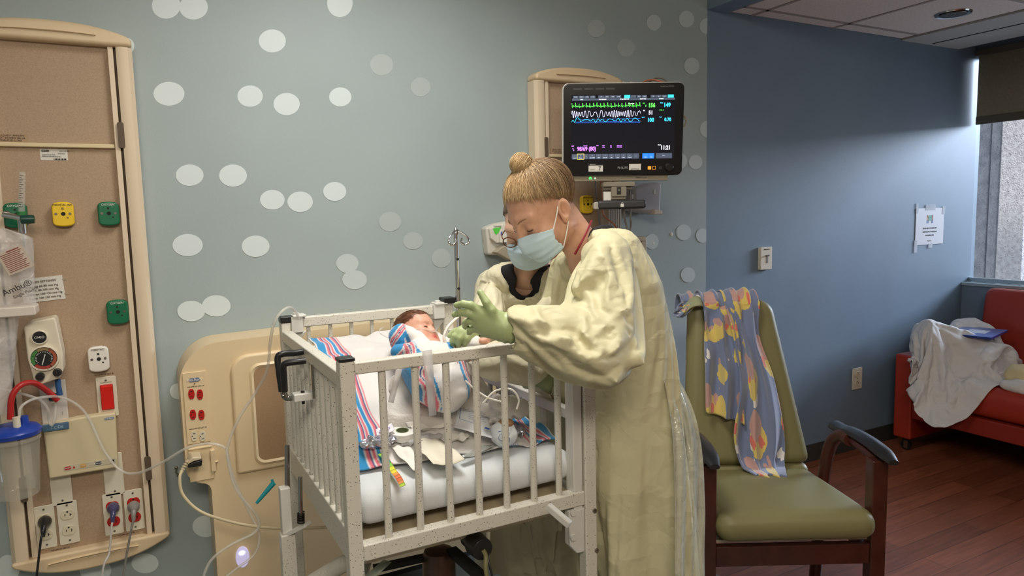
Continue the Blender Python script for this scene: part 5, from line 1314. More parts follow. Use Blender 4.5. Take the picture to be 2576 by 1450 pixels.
# paper measuring strip with bright colour blocks
ms = [flat(957, 1143, .014), flat(972, 1160, .010), flat(988, 1185, .006), flat(1003, 1205, .004), flat(1014, 1226, -.004)]
cols = [lin(c)[:3] for c in ('8fc43a', '2f9a5a', '3fb06a', '2f9f8a', '7fc44a', 'd6dc3a', 'e8d83a', 'ef9a4a', 'ee7f4a', 'ee7440', 'ef9a5a', 'b8d84a')]
def F_ms(u, v):
    c = np.array([np.array(q) for q in catmull(ms, 12)]); i = v*(len(c)-1); k = np.minimum(i.astype(int), len(c)-2); t_ = (i-k)[:, None]
    q = c[k]*(1-t_)+c[k+1]*t_
    return q+np.c_[(u-.5)*.016, (u-.5)*.008, np.full(len(u), .002)]
tag(sheet_mesh('measuring_strip', F_ms, 4, 96, mat('printed_strip', 'ffffff', .5, attr='shade', coat=.3), lambda u, v, V: np.array([cols[min(11, int(x*12))] if ((x*96) % 8 > 1.2) else np.array(cols[min(11, int(x*12))])*.55 for x in v]), thick=.0008), 'colour block paper measuring strip hanging over the mattress edge', 'measuring strip')
# clear tape strips hanging from the front rail
for lb, q in (('clear tape strip hanging straight from the crib front rail', [(1062, 884), (1087, 880), (1098, 1045), (1080, 1048)]), ('clear tape strip hanging at a slant left of the straight one', [(996, 930), (1012, 928), (990, 1015), (976, 1012)])):
    pts = [atY(x, y, 1.497) for x, y in q]
    o = MB().raw([tuple(v) for v in pts], [(0, 1, 2, 3)]).build('tape_strip', mat('tape_translucent', 'd6d2d0', .25, alpha=.55), solid=.0006)
    tag(o, lb, 'tape strip')

# ------------------------------------------------------------------ recliner chair (turned towards the camera)
CT = Matrix.Translation((1.80, 1.455, 0)) @ Matrix.Rotation(math.radians(-28.08), 4, 'Z')
CTI = CT.inverted()
def onL(x, y, ly):
    v = Vector(ray(x, y)); n = CT.to_3x3() @ Vector((0, 1, 0)); o = CT @ Vector((0, ly, 0)); t = (o-Vector(CAM)).dot(n)/v.dot(n)
    return CTI @ (Vector(CAM)+v*t)
m_wood = mat('mahogany_wood', '4b241b', .32, var=(14, '3a1a13', .35, .65)); m_olive = mat('olive_vinyl', '7c7650', .42, bump=(700, .0003)); m_arm_b = mat('arm_black', '232326', .3)
ch = thing('patient_chair', 'olive green padded armchair with dark wood arms and legs', 'chair', tuple(CT.translation))
MB(CT).box(.223, .272, 0, .05, 0, .645).build('leg', m_wood, ch, bevel=.004)
MB(CT).box(-.317, -.270, 0, .05, 0, .640).build('leg', m_wood, ch, bevel=.004)
for x0 in (.232, -.30):
    MB(CT).tube([(x0+.02, .46, 0), (x0+.02, .42, .36), (x0+.022, .37, .56), (x0+.025, .30, .632), (x0+.025, .22, .642)], .023, 12, smooth=6).build('leg', m_wood, ch)
for xc in (.262, -.290):
    mb = MB(CT); n = 20
    prof = [(-.028, 0), (-.024, .014), (-.008, .022), (.010, .022), (.026, .012), (.029, 0), (.02, -.008), (-.02, -.008)]
    rings = []
    for i in range(n+1):
        t_ = i/n; y = -.045+.43*t_; z = .648+.018*math.sin(math.pi*min(1, t_*1.1+.1))-.03*max(0, t_-.7)
        sc = min(1, .55+3.5*t_) if t_ < .15 else 1
        rings += [(xc+px*sc+.018*t_, y, z+pz*sc) for px, pz in prof]
    k = len(prof)
    mb.raw(rings, [(i*k+j, i*k+(j+1) % k, (i+1)*k+(j+1) % k, (i+1)*k+j) for i in range(n) for j in range(k)]+[tuple(range(k)), tuple(range(n*k, n*k+k))])
    mb.build('armrest', m_arm_b, ch)
    MB(CT).tube([(xc-.005, .02, .632), (xc, .15, .640), (xc+.008, .30, .636)], .016, 10, smooth=5).build('arm_frame', m_wood, ch)
MB(CT).box(-.270, .223, .004, .032, .305, .372).build('front_rail', m_wood, ch, bevel=.003)
for x0 in (.232, -.30): MB(CT).box(x0, x0+.03, .05, .44, .305, .365).build('side_rail', m_wood, ch, bevel=.003)
sl = MB(CT); sl.box(-.268, .22, .02, .30, .380, .388); sl.build('seat_pan', mat('pan_steel', 'b8b09a', .4, .3), ch)
ST = CT @ Matrix.Translation((-.022, .22, .425)) @ Matrix.Rotation(math.radians(-5), 4, 'X')
def f_cush(hx, hy, hz, r, crown=.012):
    def f(p):
        q = [np.abs(p[0])-hx+r, np.abs(p[1])-hy+r, np.abs(p[2]-crown*(1-(p[0]/hx)**2)*(1-(p[1]/hy)**2))-hz+r]
        return np.sqrt(sum(np.maximum(t, 0)**2 for t in q))+np.minimum(np.maximum(np.maximum(q[0], q[1]), q[2]), 0)-r
    return f
v, q = nets(f_cush(.252, .265, .048, .044, .016), (-.28, -.29, -.07), (.28, .29, .09), .01)
npmesh('seat', v, q, m_olive, ch, M=ST, smooth=2)
# back: tall tapered pad
ang = math.radians(-10.5)
BT = CT @ Matrix.Translation((-.008, .50, .45)) @ Matrix.Rotation(ang, 4, 'X')
def f_back(p):
    w_ = .245-.085*np.clip(p[2]/.66, 0, 1); xc = -.040*np.clip(p[2]/.66, 0, 1)
    r = .035
    q = [np.abs(p[0]-xc)-w_+r+.05*np.clip((p[2]-.60)/.06, 0, 1)**2, np.abs(p[1]+.006*(1-(p[0]/.25)**2))-.040+r, np.abs(p[2]-.335)-.325+r]
    return np.sqrt(sum(np.maximum(t, 0)**2 for t in q))+np.minimum(np.maximum(np.maximum(q[0], q[1]), q[2]), 0)-r
v, q = nets(f_back, (-.29, -.07, -.02), (.27, .07, .69), .01)
npmesh('backrest', v, q, m_olive, ch, M=BT, smooth=2)
v, q = nets(f_cush(.235, .035, .05, .03, 0), (-.27, -.06, -.07), (.27, .06, .07), .01)
npmesh('lower_pad', v, q, m_olive, ch, M=CT @ Matrix.Translation((-.008, .492, .415)) @ Matrix.Rotation(ang, 4, 'X'), smooth=1)
# fleece throw over the chair back
fl = mat('fleece_print', '6f7f9f', .95, sheen=.6)
nt = fl.node_tree; N = nt.nodes; L = nt.links; bs_ = N['Principled BSDF']
uvn = N.new('ShaderNodeUVMap')
def vor(scale, off, rand=1.):
    mp = N.new('ShaderNodeMapping'); mp.inputs['Location'].default_value = (off[0], off[1], 0); L.new(uvn.outputs[0], mp.inputs['Vector'])
    nz = N.new('ShaderNodeTexNoise'); nz.inputs['Scale'].default_value = scale*3.5; L.new(mp.outputs[0], nz.inputs['Vector'])
    ad = N.new('ShaderNodeMix'); ad.data_type = 'RGBA'; ad.blend_type = 'LINEAR_LIGHT'; ad.inputs['Factor'].default_value = .018; L.new(mp.outputs[0], ad.inputs['A']); L.new(nz.outputs['Color'], ad.inputs['B'])
    v_ = N.new('ShaderNodeTexVoronoi'); v_.inputs['Scale'].default_value = scale; v_.inputs['Randomness'].default_value = rand; L.new(ad.outputs['Result'], v_.inputs['Vector'])
    return v_.outputs['Distance']
cur = None
def layer(cur, dist, th, col):
    lt = N.new('ShaderNodeMath'); lt.operation = 'LESS_THAN'; lt.inputs[1].default_value = th; L.new(dist, lt.inputs[0])
    mx = N.new('ShaderNodeMix'); mx.data_type = 'RGBA'; L.new(lt.outputs[0], mx.inputs['Factor'])
    if cur is None: mx.inputs['A'].default_value = lin('6c7796')
    else: L.new(cur, mx.inputs['A'])
    mx.inputs['B'].default_value = lin(col); return mx.outputs['Result']
sc_ = 6.6
cur = layer(cur, vor(8.5, (.37, .71)), .21, 'd9d4cf')
cur = layer(cur, vor(sc_, (0, 0), .75), .40, 'cdb560')
cur = layer(cur, vor(sc_, (.015, -.045), .75), .30, 'b58d86')
cur = layer(cur, vor(sc_, (-.030, .002), .75), .13, 'cf6a5c')
cur = layer(cur, vor(sc_, (.044, .004), .75), .13, 'cf6a5c')
L.new(cur, bs_.inputs['Base Color'])
nz = N.new('ShaderNodeTexNoise'); nz.inputs['Scale'].default_value = 260; nz.inputs['Detail'].default_value = 3; tcn = N.new('ShaderNodeTexCoord'); L.new(tcn.outputs['Object'], nz.inputs['Vector'])
bp = N.new('ShaderNodeBump'); bp.inputs['Distance'].default_value = .0012; L.new(nz.outputs['Fac'], bp.inputs['Height']); L.new(bp.outputs['Normal'], bs_.inputs['Normal'])
def back_y(z): return .50-.048+(z-.45)*.185
th = thing('fleece_throw', 'blue fleece throw with yellow stars and pink shapes over the chair back', 'throw blanket', tuple(CT @ Vector((0, .5, .9))))
def fall(lft, rgt, name, lift, seed, nf, topz=1.118):
    """a lobe of the throw: photo-measured edges from top to hem, folded over the back's top edge"""
    Lp = [onL(x, y, .50) for x, y in lft]; Rp = [onL(x, y, .50) for x, y in rgt]
    Lc, Rc = catmull(Lp, 10), catmull(Rp, 10)
    def F(u, v):
        if v < .14:
            k = 1-v/.14; a, b_ = Lc[0], Rc[0]; x = a.x+(b_.x-a.x)*u
            f = math.sin(nf*6.28*(u+.06*math.sin(seed))+seed)
            R = .050+lift*.5+.007*(f+1); th_ = .15+k*3.0
            return (x+.006*math.cos(nf*6.28*u+seed), .612-R*math.cos(th_)-.004*(1-k), 1.062+R*math.sin(th_)-(.12*max(0, k-.7)))
        t_ = (v-.14)/.86; i = t_*(len(Lc)-1); k = min(int(i), len(Lc)-2); a = Lc[k].lerp(Lc[k+1], i-k)
        i = t_*(len(Rc)-1); k = min(int(i), len(Rc)-2); b_ = Rc[k].lerp(Rc[k+1], i-k)
        x = a.x+(b_.x-a.x)*u; z = a.z+(b_.z-a.z)*u
        f = math.sin(nf*6.28*(u+.06*math.sin(5*t_+seed))+seed); e = .006*math.sin(13*t_+9*u+seed)
        y = back_y(z)-lift-.016*(f+1)*min(1, .35+t_)+e
        ch_floor = .478
        if z < .50: y -= (0.50-z)*.9
        return (x+.006*math.cos(nf*6.28*u+seed), y, max(z, ch_floor))
    mb = MB(CT)
    o = mb.grid(F, 64, 90)
    lay = mb.bm.loops.layers.uv.active
    for f in mb.bm.faces:
        for lp in f.loops:
            q = lp[lay].uv; L_ = 1.0
            lp[lay].uv = (q[0]*.30*(nf/2)+seed*.37, -q[1]*.74)
    return mb.build(name, fl, th, solid=.007, offset=0)
fall([(1772, 762), (1775, 810), (1772, 900), (1768, 1030)], [(1850, 762), (1855, 810), (1860, 920), (1858, 1058)], 'left_fall', .012, 1.0, 2)
fall([(1835, 762), (1850, 850), (1858, 960), (1835, 1085), (1866, 1200)], [(1918, 762), (1915, 850), (1942, 960), (1960, 1100), (1928, 1206)], 'right_fall', .022, 2.3, 2.5)
fall([(1728, 762), (1718, 775), (1710, 788), (1706, 800)], [(1776, 756), (1765, 768), (1745, 782), (1716, 802)], 'corner_fall', .004, 3.1, 1.5)
cp = MB(CT)
a = onL(1745, 748, .56)
cp.grid(lambda u, v: (a.x-.045+.075*u, .58-.06*v+.01*math.sin(7*u), a.z-.004-.03*v*v+.012*math.sin(3*u)-.03*(1-u)**2), 10, 10)
tag(cp.build('sage_cloth', mat('sage_cloth', '8f9270', .8), solid=.004), 'folded sage cloth tucked on the left corner of the chair back', 'cloth')
# small red thing behind the gown
a = P(1676, 815, 2.35)
tag(MB().tube([a-np.array([.012, 0, -.003]), a+np.array([.01, 0, -.006])], [.006, .008, .007], 12).build('red_cap', mat('cap_red', 'b0202a', .4)), 'small red cap showing between the gown and the chair', 'cap')

# ------------------------------------------------------------------ red sofa under the window
m_sofa = mat('red_vinyl', 'a3321f', .38, bump=(500, .0003)); m_sofa2 = mat('red_vinyl_dark', '8f2a1d', .4, bump=(400, .0004))
so_ = thing('sleeper_sofa', 'red vinyl sleeper sofa under the window', 'sofa', (4.25, 1.7, 0))
MB().box(3.90, 4.68, 2.415, 2.522, .075, .575).build('arm', m_sofa, so_, bevel=.012, seg=3)
v, q = nets(f_cush(.39, .80, .085, .05, .01), (-.42, -.84, -.11), (.42, .84, .12), .02)
npmesh('seat', v, q, m_sofa, so_, M=Matrix.Translation((4.295, 1.62, .385)), smooth=2)
MB().box(3.905, 4.66, .84, 2.414, .205, .30).build('base_rail', m_sofa2, so_, bevel=.006)
v, q = nets(f_cush(.07, .76, .27, .045, 0), (-.1, -.8, -.3), (.1, .8, .3), .02)
npmesh('backrest', v, q, m_sofa, so_, M=Matrix.Translation((4.615, 1.655, .655)) @ Matrix.Rotation(math.radians(9), 4, 'Y'), smooth=2)
MB().box(3.91, 4.0, .84, .93, .05, .205).build('leg', m_sofa2, so_, bevel=.005)
cw = MB(); cw.lathe([(.0, -.012), (.028, -.012), (.030, -.006), (.030, .006), (.028, .012), (0, .012)], (3.945, 2.462, .030), 'x', 24); cw.box(3.93, 3.96, 2.445, 2.48, .045, .078)
cw.build('caster', m_black, so_)
MB().box(3.928, 3.932, 2.446, 2.470, .012, .058).build('caster_plate', m_steel, so_, bevel=.001)
# bundle of white linen over the sofa arm
m_linen = mat('white_linen', 'dad6d4', .85, crinkle=(7, .016))
so_arm = [o for o in so_.children if o.name.startswith('arm')][0]; so_seat = [o for o in so_.children if o.name.startswith('seat')][0]
def f_lump(p): return smin(smin(ell(p, (4.00, 2.38, .62), (.10, .09, .14)), ell(p, (4.42, 2.36, .60), (.12, .11, .15)), .05), ell(p, (4.20, 2.18, .54), (.15, .12, .12)), .05)+facets(p, .03, .14, 61, 3)
v, q = nets(f_lump, (3.8, 2.1, .4), (4.6, 2.6, .85), .02)
lump = npmesh('lump', v, q, m_linen)
n_ = 76
u_, v_ = np.meshgrid(np.linspace(0, 1, n_+1), np.linspace(0, 1, n_+1), indexing='ij'); u_ = u_.ravel(); v_ = v_.ravel()
X_ = 3.46+.92*u_; Y_ = 1.90+.70*v_
Z_ = .80+.07*(vnoise(u_*5, v_*5, 0*u_, 63)-.5)+.03*(vnoise(u_*13, v_*13, 0*u_, 64)-.5)
idx = np.arange((n_+1)**2).reshape(n_+1, n_+1)
Q_ = np.stack([idx[:-1, :-1], idx[1:, :-1], idx[1:, 1:], idx[:-1, 1:]], -1).reshape(-1, 4)
ca_, sa_ = math.cos(-.12), math.sin(-.12)
xr = (X_-3.91)*ca_-(Y_-2.25)*sa_; yr = (X_-3.91)*sa_+(Y_-2.25)*ca_
lo_ = npmesh('linen_bundle', np.c_[4.03+xr*.95, np.minimum(2.25+yr*.92, 2.585), Z_], Q_, m_linen)
lo_ = settle(lo_, [so_arm, so_seat, lump], np.zeros(len(X_)), None, frames=30, grow=.08, bend=.8, sub=1, selfcol=True)
sd_ = lo_.modifiers.new('solid', 'SOLIDIFY'); sd_.thickness = .003; sd_.offset = 1
bpy.data.objects.remove(lump)
tag(lo_, 'crumpled white linen bundle draped over the red sofa arm', 'linen')
bo_ = MB(Matrix.Translation((4.22, 2.24, .700)) @ Matrix.Rotation(math.radians(12), 4, 'Z') @ Matrix.Rotation(math.radians(-1), 4, 'Y'))
bo_.box(-.15, .15, -.11, .11, 0, .012, 0); bo_.box(-.05, .06, -.05, .05, .0122, .0132, 1); bo_.box(-.149, .149, -.109, .109, .0118, .0124, 2)
tag(bo_.build('folder', [mat('folder_blue', '24357f', .3), mat('folder_pale', 'c9cfe0', .4), mat('folder_face', '5f78b8', .3)]), 'glossy blue folder lying on the linen bundle', 'folder')
m_ycl = mat('yellow_cloth', 'd8c79a', .85, bump=(80, .002))
def f_y(p): return smin(ell(p, (4.10, 1.93, .53), (.10, .09, .06)), ell(p, (4.2, 1.80, .54), (.13, .10, .06)), .04)+creases(p, .014, .07, 71)
tag(sdf_obj('yellow_cloth', f_y, (3.9, 1.65, .42), (4.4, 2.06, .66), .01, m_ycl, smooth=1), 'crumpled pale yellow cloth on the sofa seat at the right edge', 'cloth')
def f_y2(p): return smin(ell(p, (3.99, 1.90, .49), (.06, .09, .035)), ell(p, (3.99, 1.76, .49), (.07, .11, .04)), .04)+creases(p, .010, .06, 72)
tag(sdf_obj('white_cloth', f_y2, (3.86, 1.6, .42), (4.1, 2.03, .58), .009, m_linen, smooth=1), 'rumpled white cloth on the front edge of the sofa seat', 'cloth')
# ------------------------------------------------------------------ people
def hframe(c, f, u, s=1.):
    f = np.array(f, float); f /= np.linalg.norm(f); u = np.array(u, float); u -= f*(u@f); u /= np.linalg.norm(u); r = np.cross(f, u)
    M = np.eye(4); M[:3, 0] = r*s; M[:3, 1] = f*s; M[:3, 2] = u*s; M[:3, 3] = c
    return M
def to_local(M, p):
    Ri = np.linalg.inv(M[:3, :3])
    q = [p[i]-M[i, 3] for i in range(3)]
    return [Ri[i, 0]*q[0]+Ri[i, 1]*q[1]+Ri[i, 2]*q[2] for i in range(3)]
def L2W(M, v): return np.asarray(v) @ M[:3, :3].T+M[:3, 3]
def head_sdf(p, baby=False):
    x = np.abs(p[0]); q = [x, p[1], p[2]]
    d = ell(q, (0, -.010, .045), (.074, .098, .082) if not baby else (.082, .108, .084))
    d = smin(d, ell(q, (0, .034, -.012), (.060, .060, .086) if not baby else (.064, .060, .075)), .035)
    d = smin(d, cap(q, (.046, .004, -.055), (.012, .066, -.092 if not baby else -.080), .022, .020), .035)
    d = smin(d, ell(q, (.040, .060, -.030), (.026, .026, .028) if not baby else (.034, .034, .034)), .03)
    d = smin(d, cap(q, (.012, .088, .034), (.046, .072, .034), .011, .008), .022)
    if baby:
        d = smin(d, cap(q, (0, .094, .006), (0, .106, -.016), .010, .013), .016)
        d = smin(d, ell(q, (.011, .096, -.020), (.009, .009, .007)), .008)
        d = smin(d, ell(q, (0, .091, -.044), (.021, .018, .009)), .012)
        d = smin(d, ell(q, (0, .089, -.060), (.017, .015, .008)), .012)
        d = smax(d, -ell(q, (0, .114, -.052), (.015, .020, .0045)), .006)
    else:
        d = smin(d, cap(q, (0, .094, .022), (0, .112, -.020), .0085, .012), .015)
        d = smin(d, ell(q, (.011, .100, -.026), (.009, .010, .008)), .008)
        d = smin(d, ell(q, (0, .090, -.055), (.024, .016, .012)), .014)
    d = smax(d, -ell(q, (.033, .108, .010), (.018, .020, .014)), .014)
    d = smin(d, ell(q, (.032, .081, .010), (.0145, .0135, .0125)), .004)
    # ear: tilted shell with a hollow and a lobe
    ca, sa = math.cos(.25), math.sin(.25)
    e = [x-.076, (p[1]+.004)*ca+(p[2]+.004)*sa, -(p[1]+.004)*sa+(p[2]+.004)*ca]
    k = [e[0]-.35*np.maximum(0, -e[1]), e[1], e[2]]
    er = ell(k, (0, 0, .004), (.009, .019, .030)); er = smin(er, ell(k, (0, .004, -.024), (.007, .010, .012)), .008)
    er = smax(er, -ell(k, (.009, .002, .001), (.010, .010, .019)), .003); er = smin(er, ell(k, (.003, -.006, .004), (.004, .004, .014)), .003)
    d = smin(d, er, .006)
    return smax(d, -ell(k, (.007, .003, .001), (.007, .009, .015)), .003)
def join(parts):
    V, Q, n = [], [], 0
    for v, q in parts: V.append(v); Q.append(q+n); n += len(v)
    return np.concatenate(V), np.concatenate(Q)
m_skin = mat('skin_tan', 'd6a68b', .5, sss=.12, var=(60, 'cc9a80', .3, .7), bump=(600, .0002))
m_skin2 = mat('skin_fair', 'deb196', .5, sss=.12, bump=(600, .0002))
m_mask = mat('mask_blue', 'c4dcea', .7, bump=(300, .0005)); m_maskw = mat('mask_elastic', 'e8e6e0', .7)
m_gown = mat('gown_yellow', 'cbc5a2', .58, crinkle=(6, .015), spec=.35); m_gown2 = mat('gown_cream', 'cfc8ac', .58, crinkle=(6, .015), spec=.35)
m_glove = mat('glove_green', 'a9b884', .42, bump=(320, .0003)); m_scrub = mat('scrub_black', '141319', .8, bump=(300, .0006))
m_hair = mat('hair_strands', 'ffffff', .45, attr='shade', spec=.5); m_dk = mat('eyelash_dark', '2a1c16', .7); m_brow = mat('eyebrow_brown', '8a6648', .8)
m_shoe = mat('shoe_grey', '3b3b40', .6)

def mask_mesh(M, name, parent, seed, R0=1.):
    """pleated face mask: nose bridge to under the chin, cheek to cheek"""
    def F(u, v):
        a = (u-.5)*2*1.18; c = np.cos(a); e = np.abs(u-.5)*2
        R = np.interp(v, [0, .18, .38, .7, 1.], [.086, .100, .107, .100, .086])*R0
        zc = np.interp(v, [0, .3, .7, 1], [-.004, -.032, -.074, -.100])
        ze = np.interp(v, [0, .5, 1], [-.022, -.054, -.084])
        z = zc+(ze-zc)*np.power(e, 1.7)
        x = .080*np.sin(a)*(1-.06*v)
        y = .012+R*np.power(np.maximum(c, 0), .80)+.019*np.exp(-(x/.020)**2)*np.clip(1-v*1.5, 0, 1)
        pl = .0022*np.abs(((v*4.2+.25*e) % 1)-.5)*2*np.clip(v*5, 0, 1)+.0035*(vnoise(u*6, v*5, 0*u, seed)-.5)
        return L2W(M, np.c_[x, y+pl, z])
    o = sheet_mesh(name, F, 60, 44, m_mask, parent=parent, thick=.0016)
    return o, F
def loops(M, F, parent):
    for s_, u in ((-1, 0.), (1, 1.)):
        mb = MB()
        a = F(np.array([u]), np.array([.03]))[0]; b_ = F(np.array([u]), np.array([.97]))[0]
        t0 = L2W(M, np.array([s_*.077, -.012, .028])); t1 = L2W(M, np.array([s_*.078, -.020, .0])); t2 = L2W(M, np.array([s_*.078, -.008, -.024]))
        mb.tube([a, (a+t0)/2+M[:3, 0]*s_*.002, t0, t1, t2, (b_+t2)/2+M[:3, 0]*s_*.003, b_], .0017, 6, smooth=5)
        mb.build('ear_loop', m_maskw, parent)
def strand_mesh(paths, r, cols):
    V, Q, C_ = [], [], []; n = 0
    for pth, c in zip(paths, cols):
        k = len(pth); d = np.gradient(pth, axis=0); d /= np.linalg.norm(d, axis=1)[:, None]+1e-9
        x = np.cross(d, [.3, .5, .81]); x /= np.linalg.norm(x, axis=1)[:, None]+1e-9; y = np.cross(d, x)
        rr = r*np.interp(np.linspace(0, 1, k), [0, .1, .85, 1], [.5, 1, 1, .35])[:, None]
        ring = np.stack([pth+(x*math.cos(a)+y*math.sin(a))*rr for a in (0, 2.094, 4.189)], 1).reshape(-1, 3)
        V.append(ring); C_.append(np.tile(c, (3*k, 1)))
        i = np.arange(k-1)[:, None]*3+n; j = np.arange(3)[None]
        Q.append(np.stack([i+j, i+(j+1) % 3, i+3+(j+1) % 3, i+3+j], -1).reshape(-1, 4)); n += 3*k
    return np.concatenate(V), np.concatenate(Q), np.concatenate(C_)
def loft(p, st, lat):
    """upright stadium section: st rows = z, cx, cy, half width along lat, radius"""
    st = np.array(st, float); z = np.clip(p[2], st[0, 0], st[-1, 0])
    cx, cy, hw, r = (np.interp(z, st[:, 0], st[:, i]) for i in (1, 2, 3, 4))
    dx, dy = p[0]-cx, p[1]-cy; l = np.array(lat)/np.linalg.norm(lat)
    t = np.clip(dx*l[0]+dy*l[1], -hw, hw)
    d = np.sqrt((dx-t*l[0])**2+(dy-t*l[1])**2)-r
    return smax(smax(d, p[2]-st[-1, 0], .04), st[0, 0]-p[2], .01)
def chain(p, pts, k=.03):
    d = None
    for (a, ra), (b_, rb) in zip(pts, pts[1:]):
        c = cap(p, a, b_, ra, rb); d = c if d is None else smin(d, c, k)
    return d
def hand(fingers, palm, wrist, lo_pad=.03, h=.0032, k=.010):
    allp = [np.array(q[0]) for f in fingers for q in f]+[np.array(q[0]) for q in palm]+[np.array(q[0]) for q in wrist]
    lo, hi = np.min(allp, 0)-lo_pad, np.max(allp, 0)+lo_pad
    def f(p):
        d = chain(p, wrist, .02)
        for a, b_ in palm_pairs: d = smin(d, cap(p, a[0], b_[0], a[1], b_[1]), .018)
        fd = None
        for fg in fingers:
            c = chain(p, fg, .004); fd = c if fd is None else smin(fd, c, .0025)
        return smin(d, fd, k)
    palm_pairs = [(palm[i], palm[i+1]) for i in range(0, len(palm)-1, 2)]
    return nets(f, lo, hi, h)
def legs(hip, foot, side, z0=.0):
    pts = []
    for s_ in (-1, 1):
        hx = np.array(hip)+np.array(side)*s_*.075; ft = np.array(foot)+np.array(side)*s_*.10
        pts.append([(hx, .070), ((hx+ft)/2+np.array([0, 0, .02]), .056), (ft+np.array([0, 0, .10]), .038)])
    return pts



def trousers(parent, hip, foot, side, toe):
    ls = legs(hip, foot, side)
    def f(p):
        d = None
        for l in ls:
            c = chain(p, [(a, r+.012) for a, r in l[:2]]+[(l[2][0]-np.array([0, 0, .03]), .062)], .03); d = c if d is None else smin(d, c, .03)
        return d
    lo = np.min([l[i][0] for l in ls for i in range(3)], 0)-.13; hi = np.max([l[i][0] for l in ls for i in range(3)], 0)+.13
    v, q = nets(f, lo, hi, .014); tr = npmesh('scrub_trousers', v, q, m_scrub, parent, smooth=1)
    for l in ls:
        a = l[2][0]-np.array([0, 0, .052]); b = a+np.array(toe)
        def g(p): return smax(cap(p, a, b, .050, .042), .004-p[2], .004)
        v, q = nets(g, np.minimum(a, b)-.06, np.maximum(a, b)+.06, .008); npmesh('shoe', v, q, m_shoe, parent, smooth=1)
    return tr

# ---------------------------------------------------------------- nurse with the hair bun, at the crib's front corner
H1 = hframe(P(1372, 530, 1.90), (-.79, -.07, -.60), (-.58, -.02, .80))
neck1 = np.array([1.108, 1.628, 1.335])
st1 = [(.16, 1.305, 1.60, .13, .105), (.34, 1.297, 1.60, .125, .098), (.42, 1.288, 1.60, .12, .094), (.90, 1.255, 1.60, .095, .085), (1.05, 1.240, 1.60, .092, .085), (1.20, 1.208, 1.605, .088, .076), (1.30, 1.182, 1.60, .080, .070), (1.345, 1.158, 1.605, .058, .062), (1.385, 1.132, 1.61, .040, .056)]
wr1, el1, sh1 = P(1290, 826, 1.62), P(1530, 845, 1.63), P(1525, 655, 1.78)
arm1 = [(P(1296, 827, 1.62), .040), (P(1335, 830, 1.62), .052), (P(1400, 842, 1.62), .070), (P(1475, 860, 1.62), .072), (P(1537, 868, 1.63), .070), (P(1528, 775, 1.68), .078), (P(1522, 700, 1.74), .082), (P(1528, 640, 1.80), .066)]
rsh, rel, rwr = np.array([1.15, 1.75, 1.27]), np.array([1.11, 1.84, 1.06]), P(1392, 968, 2.06)
rarm1 = [(rsh, .07), (rel, .07), (P(1420, 975, 2.06), .05), (rwr, .036)]
def body1(p):
    q = to_local(H1, p)
    d = head_sdf(q)
    d = smin(d, cap(p, L2W(H1, np.array([0, -.030, -.045])), neck1, .050, .052), .025)
    return smin(d, cap(p, neck1+np.array([.03, -.12, -.05]), neck1+np.array([.03, .12, -.05]), .045), .06)
hc = H1[:3, 3]
v1, q1 = nets(body1, np.minimum(hc-.17, neck1-.16), np.maximum(hc+.17, neck1+.19), .0036)
def low1(p):
    d = loft(p, [(.80, 1.25, 1.60, .08, .070), (1.05, 1.235, 1.60, .075, .060), (1.25, 1.195, 1.605, .085, .053), (1.32, 1.16, 1.61, .06, .048)], (0, 1))
    for l in legs((1.245, 1.60, .82), (1.27, 1.60, 0), (0, 1, 0)):
        d = smin(d, chain(p, l, .03), .04); d = smin(d, cap(p, l[-1][0]-np.array([0, 0, .055]), l[-1][0]+np.array([-.12, 0, -.065]), .042, .034), .03)
    d = smin(d, chain(p, [(sh1, .055), (el1, .046), (P(1410, 828, 1.62), .040), (wr1, .028), (P(1225, 812, 1.60), .016)], .03), .03)
    return smin(d, chain(p, [(rsh, .05), (rel, .042), (rwr, .026), (P(1362, 950, 2.04), .018)], .03), .03)
v2, q2 = nets(low1, (.58, 1.15, -.005), (1.48, 1.95, 1.40), .015)
vv, qq = join([(v1, q1), (v2, q2)])
n1 = npmesh('person', vv, qq, m_skin, smooth=1)
tag(n1, 'woman with a blond hair bun stretching a yellow gowned arm over the crib', 'person')
tro1_ = trousers(n1, (1.245, 1.60, .82), (1.27, 1.60, 0), (0, 1, 0), (-.13, 0, -.008))
# eyelids' lash line and brow
for s_ in (-1, 1):
    MB().tube([L2W(H1, np.array([s_*.032+.0135*math.sin(a), .081+.0142*math.cos(a), .0045-.002*math.cos(a)])) for a in np.linspace(-1.1, 1.1, 9)], .0011, 6).build('eyelash', m_dk, n1)
    MB().tube([L2W(H1, np.array([s_*x, y, z])) for x, y, z in ((.013, .101, .031), (.026, .0985, .0375), (.040, .089, .0385), (.050, .077, .034))], [.0012, .0018, .0015, .0006], 6, smooth=4).build('eyebrow', m_brow, n1)
mk1, F1 = mask_mesh(H1, 'face_mask', n1, 4)
loops(H1, F1, mk1)
